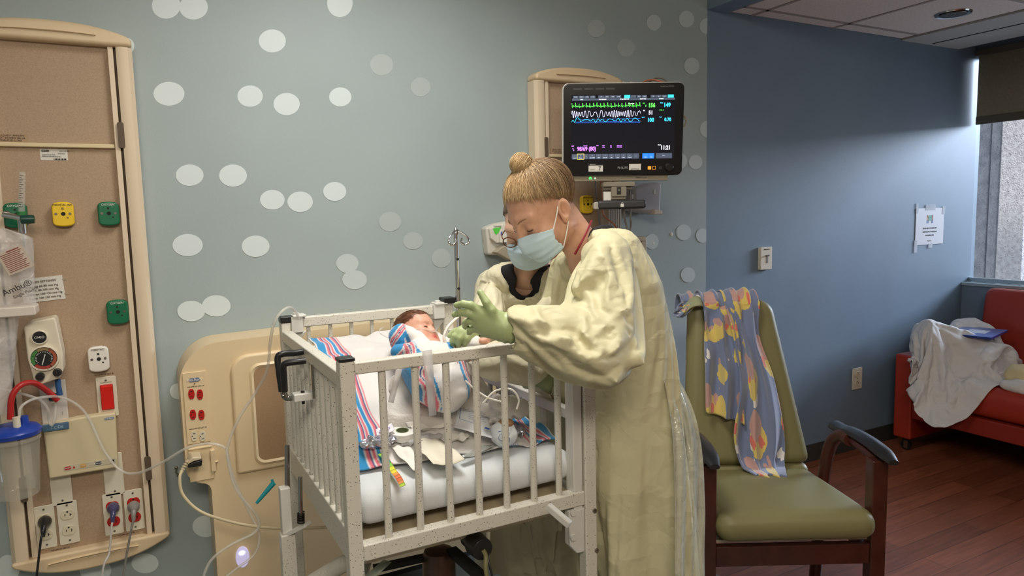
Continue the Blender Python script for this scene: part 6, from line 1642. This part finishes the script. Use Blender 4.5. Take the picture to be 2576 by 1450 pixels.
# hair: cap under strands swept up to a knot
bunL = np.array([0, -.016, .140])
def hair_cap(q, th=.007, lim=0.):
    d = ell([np.abs(q[0]), q[1], q[2]], (0, -.010, .045), (.074+th, .098+th, .082+th))
    line = np.where(q[1] > 0, .040+.74*q[1], .034+.85*q[1])
    d = smax(d, line-q[2], .006)
    return d
def f_hair1(p):
    q = to_local(H1, p)
    d = hair_cap(q)+.0016*(vnoise(q[0]*160, q[1]*60, q[2]*60, 3)-.5)
    b = [q[i]-bunL[i] for i in range(3)]
    an = np.arctan2(b[1], b[0]); ra = np.sqrt(b[0]**2+b[1]**2)
    bun = ell(b, (0, 0, 0), (.027, .029, .031))+.0008*np.sin(an*9+b[2]*330)
    return smin(d, bun, .010)
lo, hi = hc-.21, hc+.21
v, q = nets(f_hair1, lo, hi, .0038)
def blond(n, rng, base=('95795a', 'bfa27c', 'd9c19c', '66513d')):
    k = rng.choice(len(base), n, p=[.35, .35, .15, .15]); c = np.array([lin(b)[:3] for b in base])[k]
    return c*rng.uniform(.8, 1.2, (n, 1))
rng = np.random.RandomState(5)
hb_ = npmesh('hair', v, q, m_hair, n1, np.tile(np.array(lin('9c7f5c')[:3]), (len(v), 1))*(.75+.5*vnoise(v[:, 0]*130, v[:, 1]*130, v[:, 2]*130, 8))[:, None])
paths, cols = [], []
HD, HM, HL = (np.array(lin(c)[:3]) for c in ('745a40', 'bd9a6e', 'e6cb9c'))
for i in range(5200):
    a = rng.uniform(-math.pi, math.pi)
    y0 = .088*math.cos(a)-.010; x0 = .074*math.sin(a)
    z0 = (.042+.75*y0 if y0 > 0 else .036+.85*y0)+rng.normal(.002, .008)+rng.exponential(.004)-.010*(abs(math.sin(a*2)) if math.cos(a) > 0 else 0)*rng.rand()
    s0 = np.array([x0, y0+.01, z0-.045]); n0 = s0/np.array([.083, .107, .091]); n0 /= np.linalg.norm(n0)
    e1 = bunL+rng.uniform(-.016, .016, 3)*[1, 1, .3]-np.array([0, .01, .045+.02]); n1_ = e1/np.array([.083, .107, .091]); n1_ /= np.linalg.norm(n1_)
    om = math.acos(np.clip(n0@n1_, -1, 1))+1e-6; t = np.linspace(0, 1, 13)
    nn = (np.sin((1-t)*om)[:, None]*n0+np.sin(t*om)[:, None]*n1_)/math.sin(om)
    lift = 1+.010*rng.rand()+.03*np.sin(t*math.pi)*rng.rand()**5*1.6+.006*np.sin(a*17)*np.sin(t*math.pi)
    pth = nn*np.array([.0818, .1058, .0898])*lift[:, None]+np.array([0, -.010, .045])
    pth += (rng.randn(3)*.0014*np.sin(t*3)[:, None])
    paths.append(L2W(H1, pth))
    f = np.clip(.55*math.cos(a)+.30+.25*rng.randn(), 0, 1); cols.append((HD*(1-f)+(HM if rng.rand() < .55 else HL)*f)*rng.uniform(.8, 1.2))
for i in range(700):
    a0 = rng.uniform(0, 6.28); tl = rng.normal(.5, .35); t = np.linspace(0, rng.uniform(1.5, 3.4), 14)
    ax_ = np.array([math.sin(tl), .3*math.sin(tl), math.cos(tl)]); e1 = np.cross(ax_, [.2, .9, .1]); e1 /= np.linalg.norm(e1); e2 = np.cross(ax_, e1)
    hgt = rng.uniform(-.8, .8); rr = math.sqrt(1-hgt*hgt)
    nn = ax_*hgt+rr*(np.cos(t+a0)[:, None]*e1+np.sin(t+a0)[:, None]*e2)
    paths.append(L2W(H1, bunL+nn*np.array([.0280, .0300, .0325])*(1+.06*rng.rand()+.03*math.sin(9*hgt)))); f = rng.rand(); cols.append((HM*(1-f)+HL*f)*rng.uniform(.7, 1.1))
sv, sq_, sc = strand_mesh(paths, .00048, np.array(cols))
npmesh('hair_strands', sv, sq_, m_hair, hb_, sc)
# scrub collar, red cord
def f_scr1(p):
    d = loft(p, [(1.00, 1.240, 1.60, .080, .066), (1.25, 1.195, 1.605, .090, .060), (1.335, 1.155, 1.61, .066, .062), (1.392, 1.140, 1.61, .042, .066)], (0, 1))
    d = smax(d, -(cap(p, neck1+np.array([-.02, 0, -.02]), L2W(H1, np.array([0, -.03, -.06])), .059)), .005)
    return smax(d, -cap(p, neck1+np.array([-.10, -.02, .0]), neck1+np.array([-.05, 0, .03]), .05), .01)
v, q = nets(f_scr1, (1.02, 1.42, .98), (1.36, 1.80, 1.44), .006)
scr1_ = npmesh('scrub_top', v, q, m_scrub, n1, smooth=2)
MB().tube([P(1484, 600, 1.90), P(1494, 586, 1.905), P(1512, 577, 1.915), P(1532, 576, 1.92), P(1548, 583, 1.92)], [.006, .011, .012, .011, .006], 12, smooth=5).build('scrub_collar', m_scrub, n1)
MB().tube([P(1488, 556, 1.93), P(1484, 566, 1.885), P(1474, 588, 1.855), P(1460, 615, 1.845), P(1446, 640, 1.85)], .0032, 8, smooth=6).build('lanyard', mat('lanyard_red', '7d1522', .5), n1)
# creases of the stretched sleeve, then the gown: a loose shell that settles
RL1 = [(1.62, (1592, 717), (1520, 768), (1474, 800)), (1.62, (1524, 640), (1592, 717), (1588, 800), (1602, 868)), (1.60, (1404, 801), (1472, 860), (1548, 914)), (1.60, (1288, 792), (1340, 768), (1424, 764), (1465, 785), (1503, 828)),
       (1.66, (1435, 690), (1452, 664), (1520, 640), (1500, 590)), (1.62, (1520, 768), (1545, 782), (1540, 815), (1524, 832))]
RL2 = [(1.60, (1345, 768), (1398, 808), (1420, 806)), (1.60, (1310, 800), (1300, 838)), (1.60, (1361, 822), (1405, 812)), (1.62, (1470, 700), (1488, 760)), (1.62, (1455, 735), (1462, 800)), (1.60, (1465, 845), (1540, 868)), (1.64, (1560, 600), (1575, 640), (1600, 690)), (1.60, (1480, 905), (1500, 950)), (1.6, (1545, 880), (1540, 955))]
RL3 = [(2.15, (1290, 690), (1262, 760), (1255, 800)), (2.15, (1305, 712), (1300, 770)), (2.15, (1340, 700), (1318, 790)), (2.2, (1216, 700), (1235, 790)), (2.1, (1380, 690), (1372, 780))]
# gown: a loose shell that settles on her as cloth
cuff1 = lambda p: cap(p, P(1296, 829, 1.62), P(1255, 822, 1.615), .046)
neckh1 = lambda p: cap(p, neck1+np.array([-.02, 0, -.01]), L2W(H1, np.array([0, -.03, -.06])), .0625)
cuffr1 = lambda p: cap(p, rwr, P(1362, 952, 2.05), .046)
def f_gown1(p):
    d = loft(p, st1, (0, 1))
    an = np.arctan2(p[1]-1.60, p[0]-1.27)
    w = np.clip((1.10-p[2])/.5, 0, 1)
    ph = an*2.1+1.2*(vnoise(p[0]*3, p[1]*3, p[2]*2.2, 12)-.5)+.25*p[2]
    d = d+w*.016*(np.abs((ph*.9) % 1-.5)*4-1)
    d = smin(d, cap(p, (1.125, 1.50, 1.305), (1.150, 1.73, 1.29), .060, .058), .05)
    d = d+(1-w)*facets(p, .007, .22, 81, 3)
    d = smin(d, chain(p, arm1, .05)+facets(p, .010, .24, 84, 3)-ridges(p, RL1, .026, .026, 1.74)-ridges(p, RL2, .016, .012, 1.74), .02)
    d = smin(d, chain(p, rarm1, .04)+facets(p, .008, .10, 86, 3), .02)
    return smax(smax(smax(d, -neckh1(p), .004), -cuff1(p), .003), -cuffr1(p), .003)
def pin1(v):
    p = [v[:, 0], v[:, 1], v[:, 2]]
    w = np.clip(1-(neckh1(p)-.004)/.03, 0, 1)
    w = np.maximum(w, np.clip(1-(cuff1(p)-.004)/.02, 0, 1)); w = np.maximum(w, np.clip(1-(cuffr1(p)-.004)/.02, 0, 1))
    top = np.clip((v[:, 2]-1.340)/.03, 0, 1)*.25
    return np.maximum(w, top)
gw = drape('isolation_gown', f_gown1, [neckh1, cuff1, cuffr1], (.66, 1.15, .15), (1.50, 1.98, 1.45), .0095, [n1, scr1_, tro1_], pin1, m_gown, n1, zcut=.175, grow=.035, bend=5., frames=12)
# see-through plastic back flap hanging open behind her
fp = mat('gown_film', 'd9d8c4', .14, alpha=.55, spec=.9, bump=(26, .010))
fl_top = [P(1588, 608, 1.93), P(1640, 690, 1.99), P(1690, 900, 2.02), P(1738, 1040, 2.02), P(1768, 1210, 2.02), P(1780, 1455, 2.02)]
fl_in = [P(1560, 610, 1.86), P(1606, 700, 1.88), P(1655, 900, 1.90), P(1685, 1040, 1.88), P(1700, 1210, 1.86), P(1700, 1455, 1.86)]
def F_fl(u, v):
    A = np.array([np.array(q) for q in catmull(fl_in, 10)]); B = np.array([np.array(q) for q in catmull(fl_top, 10)])
    i = v*(len(A)-1); k = np.minimum(i.astype(int), len(A)-2); t = (i-k)[:, None]
    a = A[k]*(1-t)+A[k+1]*t; b_ = B[k]*(1-t)+B[k+1]*t
    q = a*(1-u[:, None])+b_*u[:, None]
    return q+np.outer(.012*np.sin(u*16+5*v)*np.clip(v*3, 0, 1)+.010*(vnoise(u*9, v*16, 0*u, 6)-.5), -DX)+np.outer(.010*np.sin(9*v+2)*u, RX)
sheet_mesh('back_flap', F_fl, 40, 90, fp, parent=gw, thick=.0008)
# left glove, fingers spread towards the baby
z = 1.60
F_ = lambda *q: [(P(x, y, z+dz), r) for x, y, dz, r in q]
fing = [F_((1214, 786, 0, .0098), (1184, 768, -.006, .0092), (1165, 765, -.004, .0085), (1148, 768, .004, .0072)),
        F_((1206, 799, .002, .0098), (1176, 788, .0, .0094), (1160, 787, .006, .0086), (1143, 792, .016, .0074)),
        F_((1208, 817, .008, .0095), (1182, 808, .014, .0090), (1172, 812, .024, .0082), (1170, 822, .034, .0072)),
        F_((1220, 834, .014, .0088), (1197, 828, .020, .0082), (1186, 830, .028, .0076), (1180, 838, .034, .0066)),
        F_((1262, 806, -.006, .0125), (1238, 782, -.016, .0105), (1224, 762, -.016, .0095), (1208, 736, -.010, .0076))]
palm = [(P(1214, 787, z), .0125), (P(1278, 812, z), .020), (P(1207, 800, z+.003), .0125), (P(1275, 820, z), .021), (P(1209, 817, z+.007), .0125), (P(1274, 830, z), .021), (P(1221, 834, z+.012), .0115), (P(1275, 838, z+.003), .019), (P(1222, 795, z+.004), .013), (P(1228, 828, z+.012), .012)]
wrist = [(P(1272, 826, z), .026), (P(1300, 829, 1.615), .027), (P(1320, 833, 1.62), .026)]
v, q = hand(fing, palm, wrist)
rr = (v-P(1290, 828, z)) @ RX
v = v+np.outer(.0014*np.sin(rr*420)*np.clip((rr+.06)/.05, 0, 1), UX)
npmesh('glove', v, q, m_glove, n1, smooth=1)
# right glove: fist on the lowered rail
zf = 2.04
Ff = lambda *q: [(P(x, y, zf+dz), r) for x, y, dz, r in q]
fing = [Ff((1352, 926+13*i, -.01, .0095), (1330, 926+13*i, -.018, .0098), (1322, 934+12*i, .0, .0092), (1332, 940+11*i, .018, .0085)) for i in range(4)]+[Ff((1368, 935, -.03, .012), (1352, 950, -.036, .0105), (1342, 962, -.034, .0088))]
palm = [(P(1352, 926, zf-.008), .014), (P(1380, 952, zf), .022), (P(1353, 942, zf-.008), .014), (P(1380, 960, zf), .022), (P(1354, 958, zf-.006), .014), (P(1382, 966, zf), .022)]
v, q = hand(fing, palm, [(P(1380, 960, zf), .026), (P(1395, 966, zf+.015), .026)])
npmesh('glove', v, q, m_glove, n1, smooth=1)

# ---------------------------------------------------------------- nurse in glasses, behind
H2 = hframe(P(1338, 574, 2.19), (-.72, -.56, -.42), (-.33, -.20, .90), .98)
neck2 = np.array([1.115, 1.965, 1.262])
lat2 = (.62, -.78)
def body2(p):
    q = to_local(H2, p); d = head_sdf(q)
    d = smin(d, cap(p, L2W(H2, np.array([0, -.02, -.05])), neck2, .048, .055), .025)
    l = np.array([.62, -.78, 0])
    return smin(d, cap(p, neck2-l*.10+np.array([.015, .012, -.055]), neck2+l*.10+np.array([.015, .012, -.055]), .036), .04)
hc2 = H2[:3, 3]
v1, q1 = nets(body2, np.minimum(hc2-.16, neck2-.17), np.maximum(hc2+.16, neck2+.17), .0042)
s2l, s2r = np.array([1.215, 1.845, 1.21]), np.array([1.050, 2.11, 1.21])
e2r, w2r = P(1222, 855, 2.10), P(1186, 826, 1.94)
e2l, w2l = P(1325, 905, 1.92), P(1240, 915, 1.84)
def low2(p):
    d = loft(p, [(.80, 1.26, 2.03, .09, .075), (1.0, 1.20, 2.01, .08, .065), (1.16, 1.14, 1.985, .10, .058), (1.22, 1.12, 1.97, .07, .045)], lat2)
    for l in legs((1.235, 2.05, .82), (1.27, 2.11, 0), (.62, -.78, 0)):
        d = smin(d, chain(p, l, .03), .04); d = smin(d, cap(p, l[-1][0]-np.array([0, 0, .055]), l[-1][0]+np.array([-.09, -.07, -.065]), .042, .034), .03)
    d = smin(d, chain(p, [(s2l, .040), (s2l*.4+e2l*.6, .018)], .03), .03)
    return smin(d, chain(p, [(s2r, .045), (e2r, .038), (w2r, .018), (P(1172, 838, 1.91), .010)], .03), .03)
v2, q2 = nets(low2, (.66, 1.50, -.005), (1.48, 2.30, 1.30), .015)
vv, qq = join([(v1, q1), (v2, q2)])
n2 = npmesh('person', vv, qq, m_skin2, smooth=1)
tag(n2, 'woman in glasses and cream gown bending over the baby', 'person')
tro2_ = trousers(n2, (1.235, 2.05, .82), (1.27, 2.11, 0), (.62, -.78, 0), (-.10, -.08, -.008))
mk2, F2 = mask_mesh(H2, 'face_mask', n2, 9)
loops(H2, F2, mk2)
g = MB()
for s_ in (-1, 1):
    g.tube([L2W(H2, np.array([s_*.034+.023*math.cos(a), .111-.10*abs(.023*math.cos(a)*s_+.034)**1.2*1.6, .006+.017*math.sin(a)])) for a in np.linspace(0, 2*math.pi, 24)], .0017, 8, cap=False)
    g.tube([L2W(H2, np.array([s_*x, y, zz])) for x, y, zz in ((.056, .101, .012), (.074, .07, .014), (.079, .0, .012), (.077, -.02, .004))], .0018, 8, smooth=4)
g.tube([L2W(H2, np.array([x, .111+.004*math.cos(x*60), .010])) for x in np.linspace(-.012, .012, 5)], .0017, 8)
g.build('glasses', mat('glasses_brown', '5b3018', .25), n2)
MB().tube([L2W(H2, np.array([.015, .100, .031])), L2W(H2, np.array([.03, .097, .037])), L2W(H2, np.array([.048, .08, .034]))], [.0014, .002, .001], 6, smooth=4).build('eyebrow', m_brow, n2)
def f_hair2(p):
    q = to_local(H2, p); return hair_cap(q, .008)+.002*(vnoise(q[0]*140, q[1]*60, q[2]*60, 13)-.5)
v, q = nets(f_hair2, hc2-.16, hc2+.17, .0045)
hh2 = npmesh('hair', v, q, m_hair, n2, np.tile(np.array(lin('5d4431')[:3]), (len(v), 1))*(.7+.6*vnoise(v[:, 0]*140, v[:, 1]*140, v[:, 2]*140, 8))[:, None])
def f_scr2(p):
    d = loft(p, [(.95, 1.21, 2.01, .085, .072), (1.17, 1.136, 1.982, .105, .072), (1.245, 1.114, 1.966, .080, .069), (1.288, 1.104, 1.958, .030, .066)], lat2)
    d = smax(d, -cap(p, neck2+np.array([-.01, -.008, -.03]), L2W(H2, np.array([0, -.02, -.06])), .054), .005)
    fw = (p[0]-neck2[0])*-.79+(p[1]-neck2[1])*-.61; lt = np.abs((p[0]-neck2[0])*.61-(p[1]-neck2[1])*.79-.010)
    vee = np.maximum((1.222+1.15*lt-p[2])/1.5, .012-fw)
    return smax(d, -vee, .005)
v, q = nets(f_scr2, (.94, 1.74, .93), (1.36, 2.24, 1.36), .0055)
scr2_ = npmesh('scrub_top', v, q, m_scrub, n2, smooth=2)
st2 = [(.16, 1.29, 2.12, .13, .112), (.70, 1.262, 2.08, .12, .10), (.95, 1.228, 2.03, .115, .092), (1.08, 1.170, 2.0, .115, .088), (1.19, 1.136, 1.982, .112, .080), (1.275, 1.118, 1.972, .075, .056)]
neckh2 = lambda p: np.minimum(cap(p, neck2+np.array([-.01, -.008, -.035]), L2W(H2, np.array([0, -.02, -.06])), .066), cap(p, neck2+np.array([-.115, -.088, -.062]), neck2+np.array([-.045, -.035, .03]), .022, .072))
cuff2r = lambda p: cap(p, w2r-.01*UX, P(1160, 840, 1.90), .034)
cuff2l = lambda p: cap(p, w2l, w2l+(w2l-e2l)*.35, .040)
def f_gown2(p):
    d = loft(p, st2, lat2)
    an = np.arctan2(p[1]-2.02, p[0]-1.22); w = np.clip((1.0-p[2])/.4, 0, 1)
    ph = an*2.3+1.0*(vnoise(p[0]*3, p[1]*3, p[2]*2, 22)-.5)
    d = d+w*.014*(np.abs((ph*.9) % 1-.5)*4-1)+(1-w)*facets(p, .006, .18, 91, 3)-ridges(p, RL3, .024, .014, 2.3)
    d = smin(d, cap(p, s2l+np.array([-.01, 0, -.02]), s2r+np.array([0, -.01, -.02]), .060), .04)
    d = smin(d, chain(p, [(s2r, .062), (e2r, .055), (P(1200, 836, 1.99), .042), (w2r, .034)], .03), .02)
    d = smin(d, chain(p, [(s2l, .062), (e2l, .060), (P(1285, 905, 1.88), .054), (P(1236, 912, 1.85), .044), (P(1226, 914, 1.84), .030)], .03), .02)
    return smax(smax(d, -neckh2(p), .004), -cuff2r(p), .003)
def pin2(v):
    p = [v[:, 0], v[:, 1], v[:, 2]]
    w = np.clip(1-(neckh2(p)-.004)/.03, 0, 1)
    return np.maximum(w, np.maximum(np.clip(1-(cuff2r(p)-.004)/.02, 0, 1), np.clip(1-(cuff2l(p)-.004)/.02, 0, 1)))
drape('isolation_gown', f_gown2, [neckh2, cuff2r], (.68, 1.48, .15), (1.47, 2.33, 1.34), .0115, [n2, scr2_, tro2_], pin2, m_gown2, n2, zcut=.175, grow=.05, bend=3., frames=14)
z2 = 1.90
G_ = lambda *q: [(P(x, y-11, z2+dz), r) for x, y, dz, r in q]
fing = [G_((1156, 846, -.012, .0088), (1143, 857, -.018, .0084), (1138, 869, -.012, .0078), (1139, 882, .002, .0068)), G_((1167, 849, -.014, .0090), (1157, 862, -.022, .0086), (1153, 875, -.014, .0079), (1153, 889, 0, .0069)),
        G_((1179, 850, -.012, .0088), (1175, 863, -.020, .0084), (1171, 876, -.012, .0078), (1169, 888, 0, .0068)), G_((1190, 850, -.004, .0080), (1189, 862, -.010, .0076), (1186, 873, -.004, .0070), (1184, 883, .004, .0060)),
        G_((1160, 840, .01, .0095), (1143, 846, .012, .0090), (1131, 856, .010, .0076))]
palm = [(P(1158, 834, z2-.01), .0115), (P(1184, 826, z2+.01), .015), (P(1168, 837, z2-.01), .0115), (P(1187, 827, z2+.01), .015), (P(1179, 838, z2-.008), .0115), (P(1190, 829, z2+.01), .015), (P(1189, 838, z2-.002), .0105), (P(1194, 830, z2+.01), .014)]
v, q = hand(fing, palm, [(P(1188, 826, z2+.015), .019), (P(1202, 824, z2+.04), .021)])
npmesh('glove', v, q, m_glove, n2, smooth=1)

# ---------------------------------------------------------------- the baby
fB = .84*RX+.38*UX-.38*DX; uB = -.36*RX+.80*UX+.48*DX
HB = hframe(P(1045, 844, 2.00), fB, uB, .57)
chest = P(1062, 892, 1.98); mid = P(1095, 935, 1.91); end = P(1118, 972, 1.86)
def f_baby(p):
    d = head_sdf(to_local(HB, p), True)*.57
    d = smin(d, cap(p, L2W(HB, np.array([0, -.01, -.06])), chest, .030, .050), .02)
    d = smin(d, chain(p, [(chest, .055), (mid, .058), (end, .045)], .03), .03)
    hd_ = P(1214, 858, 1.88)
    d = smin(d, chain(p, [(chest+.03*RX, .03), (P(1165, 880, 1.93), .018), (P(1200, 862, 1.89), .013)], .02), .01)
    d = smin(d, ell(p, hd_, (.012, .011, .009)), .005)
    for i in range(4): d = smin(d, cap(p, hd_+.008*RX+(.006-.004*i)*UX, hd_+.019*RX+(.008-.0062*i)*UX, .0036, .003), .0015)
    return d
hcb = HB[:3, 3]
lo = np.min([hcb-.09, end-.08, P(1214, 858, 1.88)-.05], 0); hi = np.max([hcb+.09, end+.08, P(1214, 858, 1.88)+.05], 0)
v, q = nets(f_baby, lo, hi, .0026)
vl = np.stack(to_local(HB, v.T), 1)
col = np.tile(np.array(lin('d09d87')[:3]), (len(v), 1))
lip = np.exp(-((vl[:, 2]+.052)/.013)**2-(vl[:, 0]/.022)**2)*(vl[:, 1] > .08)
ck = np.exp(-(((np.abs(vl[:, 0])-.05)/.03)**2+((vl[:, 1]-.07)/.03)**2+((vl[:, 2]+.03)/.03)**2))
col = col*(1-lip[:, None])+np.array(lin('b8423f')[:3])*lip[:, None]; col = col*(1-.35*ck[:, None])+np.array(lin('d98b7e')[:3])*.35*ck[:, None]
by = npmesh('person', v, q, mat('baby_skin', 'ffffff', .5, attr='shade', sss=.15), color=col, smooth=1)
tag(by, 'swaddled newborn baby lying in the crib with a nasal tube on the cheek', 'person')
for s_ in (-1, 1): MB().tube([L2W(HB, np.array([s_*.032+.014*math.sin(a), .0815+.0145*math.cos(a), .0055-.003*math.cos(a)])) for a in np.linspace(-1.1, 1.1, 9)], .0009, 6).build('eyelash', m_dk, by)
def f_bh(p):
    q = to_local(HB, p); d = ell(q, (0, -.010, .045), (.0845, .1105, .0865))
    line = np.where(q[1] > 0, .036+.56*q[1], .036+.75*q[1])
    return (smax(d, line-q[2]+.022*(vnoise(q[0]*45, q[1]*45, q[2]*45, 3)-.5)+.012*(vnoise(q[0]*160, q[1]*60, q[2]*160, 4)-.5), .006))*.6
v, q = nets(f_bh, hcb-.10, hcb+.10, .003)
bh = npmesh('hair', v, q, m_hair, by, np.tile(np.array(lin('6b4530')[:3]), (len(v), 1))*(.6+.8*vnoise(v[:, 0]*300, v[:, 1]*120, v[:, 2]*120, 8))[:, None])
paths = []; rng = np.random.RandomState(9)
for i in range(1500):
    n_ = rng.randn(3); n_ /= np.linalg.norm(n_)
    s0 = n_*np.array([.085, .111, .087])+np.array([0, -.01, .045])
    ln_ = .038+.56*s0[1] if s0[1] > 0 else .038+.75*s0[1]
    if s0[2] < ln_: continue
    t = np.linspace(0, 1, 6)[:, None]
    d_ = np.array([rng.normal(0, .3), 1., -.15]); d_ -= n_*(d_@n_)*.9
    paths.append(L2W(HB, s0+d_*t*.022+n_*.002))
sv, sq_, sc = strand_mesh(paths, .00032, np.tile(np.array(lin('74492f')[:3]), (len(paths), 1))*rng.uniform(.7, 1.4, (len(paths), 1)))
npmesh('hair_strands', sv, sq_, m_hair, bh, sc)
# nasal tube across the cheek with its clear tape
tb_ = MB(); tb_.tube([L2W(HB, np.array(q)) for q in ((0, .122, -.026), (-.014, .116, -.028), (-.034, .106, -.022), (-.062, .085, -.014), (-.082, .050, -.006), (-.090, .01, .0))], .0022, 8, smooth=6)
tb_.tube([L2W(HB, np.array(q)) for q in ((0, .122, -.026), (.014, .116, -.028), (.034, .106, -.022), (.062, .085, -.014), (.082, .050, -.006), (.090, .01, .0))], .0022, 8, smooth=6)
nt_ = tb_.build('nasal_tube', m_tube, by)
MB().tube([P(1000, 862, 1.97), P(985, 852, 1.965), P(972, 848, 1.98), P(956, 838, 2.02), P(957, 828, 2.05), P(966, 824, 2.07)], .0019, 8, smooth=8).build('tube_loop', m_tube, by)
wt_ = MB(); wt_.tube([P(1121, 866, 1.95), P(1117, 848, 1.95), P(1125, 826, 1.96), P(1141, 808, 1.98), P(1152, 798, 2.0)], .0042, 10, smooth=8)
tag(wt_.build('breathing_tube', mat('lead_white', 'dcd8d0', .5)), 'white tube curving from beside the baby up to the crib corner', 'tubing')
# swaddle with a hood and printed border
hoodc = hcb-.055*RX*.9-.012*UX-.012*DX
def f_sw(p):
    w_ = creases(p, .007, .06, 101, 5, .8)
    d = chain(p, [(chest-.022*RX-.012*UX, .054), (mid, .078), (end, .070)], .04)+w_
    hd_ = to_local(HB, p)
    h0 = ell(hd_, (0, -.010, .020), (.104, .135, .120))*.60
    hs = smax(h0, -(ell(hd_, (0, -.010, .020), (.090, .118, .106))*.60), .004)
    # the hood stays on the near side of the head, open to the face and the crown
    s_ = (p[0]-hcb[0])*RX[0]+(p[1]-hcb[1])*RX[1]; up_ = sum((p[i]-hcb[i])*UX[i] for i in range(3)); dp = sum((p[i]-hcb[i])*DX[i] for i in range(3))
    hs = smax(hs, s_-.004+.55*up_+.25*dp, .006); hs = smax(hs, up_-.012-.9*(dp)*-1*.35, .008)
    d = smin(d, hs+w_*.5, .012)
    d = smin(d, ell(p, P(1008, 850, 1.97), (.032, .034, .036))+w_*.8, .014)
    d = smin(d, chain(p, [(P(1000, 886, 1.92), .020), (P(1050, 880, 1.90), .018), (P(1100, 898, 1.91), .013)], .02)+w_*.5, .012)
    nk_ = ell(p, hcb+.046*RX-.030*UX-.03*DX, (.062, .07, .060)); d = smax(d, -nk_, .01)
    d = smin(d, chain(p, [(P(1012, 826, 1.965), .013), (P(1050, 851, 1.935), .015), (P(1086, 874, 1.915), .013)], .02)+w_*.4, .010)
    d = smax(d, -ell(p, P(1102, 852, 1.93), (.020, .040, .021)), .006)
    return d
lo = np.min([hcb-.11, end-.11], 0); hi = np.max([hcb+.11, end+.12], 0)
v, q = nets(f_sw, lo, hi, .0036)
ax_ = (end-chest)/np.linalg.norm(end-chest)
t_ = (v-chest) @ ax_; sd = (v-chest) @ RX-(t_*(ax_@RX)); wv = .012*(vnoise(v[:, 0]*30, v[:, 1]*30, v[:, 2]*30, 6)-.5)
colr = np.tile(WHT, (len(v), 1))
hood = ((v-hcb) @ UX > -.048) & ((v-hcb) @ RX < -.020)
e = stripes((.105+(v-hcb) @ (.75*RX-.66*UX)+wv) % .083); colr[hood] = e[hood]
lf = (sd < -.030) & ~hood; e = stripes(np.abs(sd+.083+wv)*1.0); colr[lf] = e[lf]
rt = (sd > .036) & ~hood; e = stripes(np.abs(.098-sd+wv)); colr[rt] = e[rt]
npmesh('swaddle', v, q, m_clo, by, colr, smooth=1)
def f_arm(p): return chain(p, [(chest+.05*RX, .035), (P(1165, 882, 1.93), .028), (P(1196, 863, 1.89), .020)], .02)+creases(p, .004, .04, 105, 4)
v, q = nets(f_arm, np.minimum(chest, P(1196, 863, 1.89))-.08, np.maximum(chest, P(1196, 863, 1.89))+.10, .004)
npmesh('sleeve', v, q, m_flan, by, smooth=1)
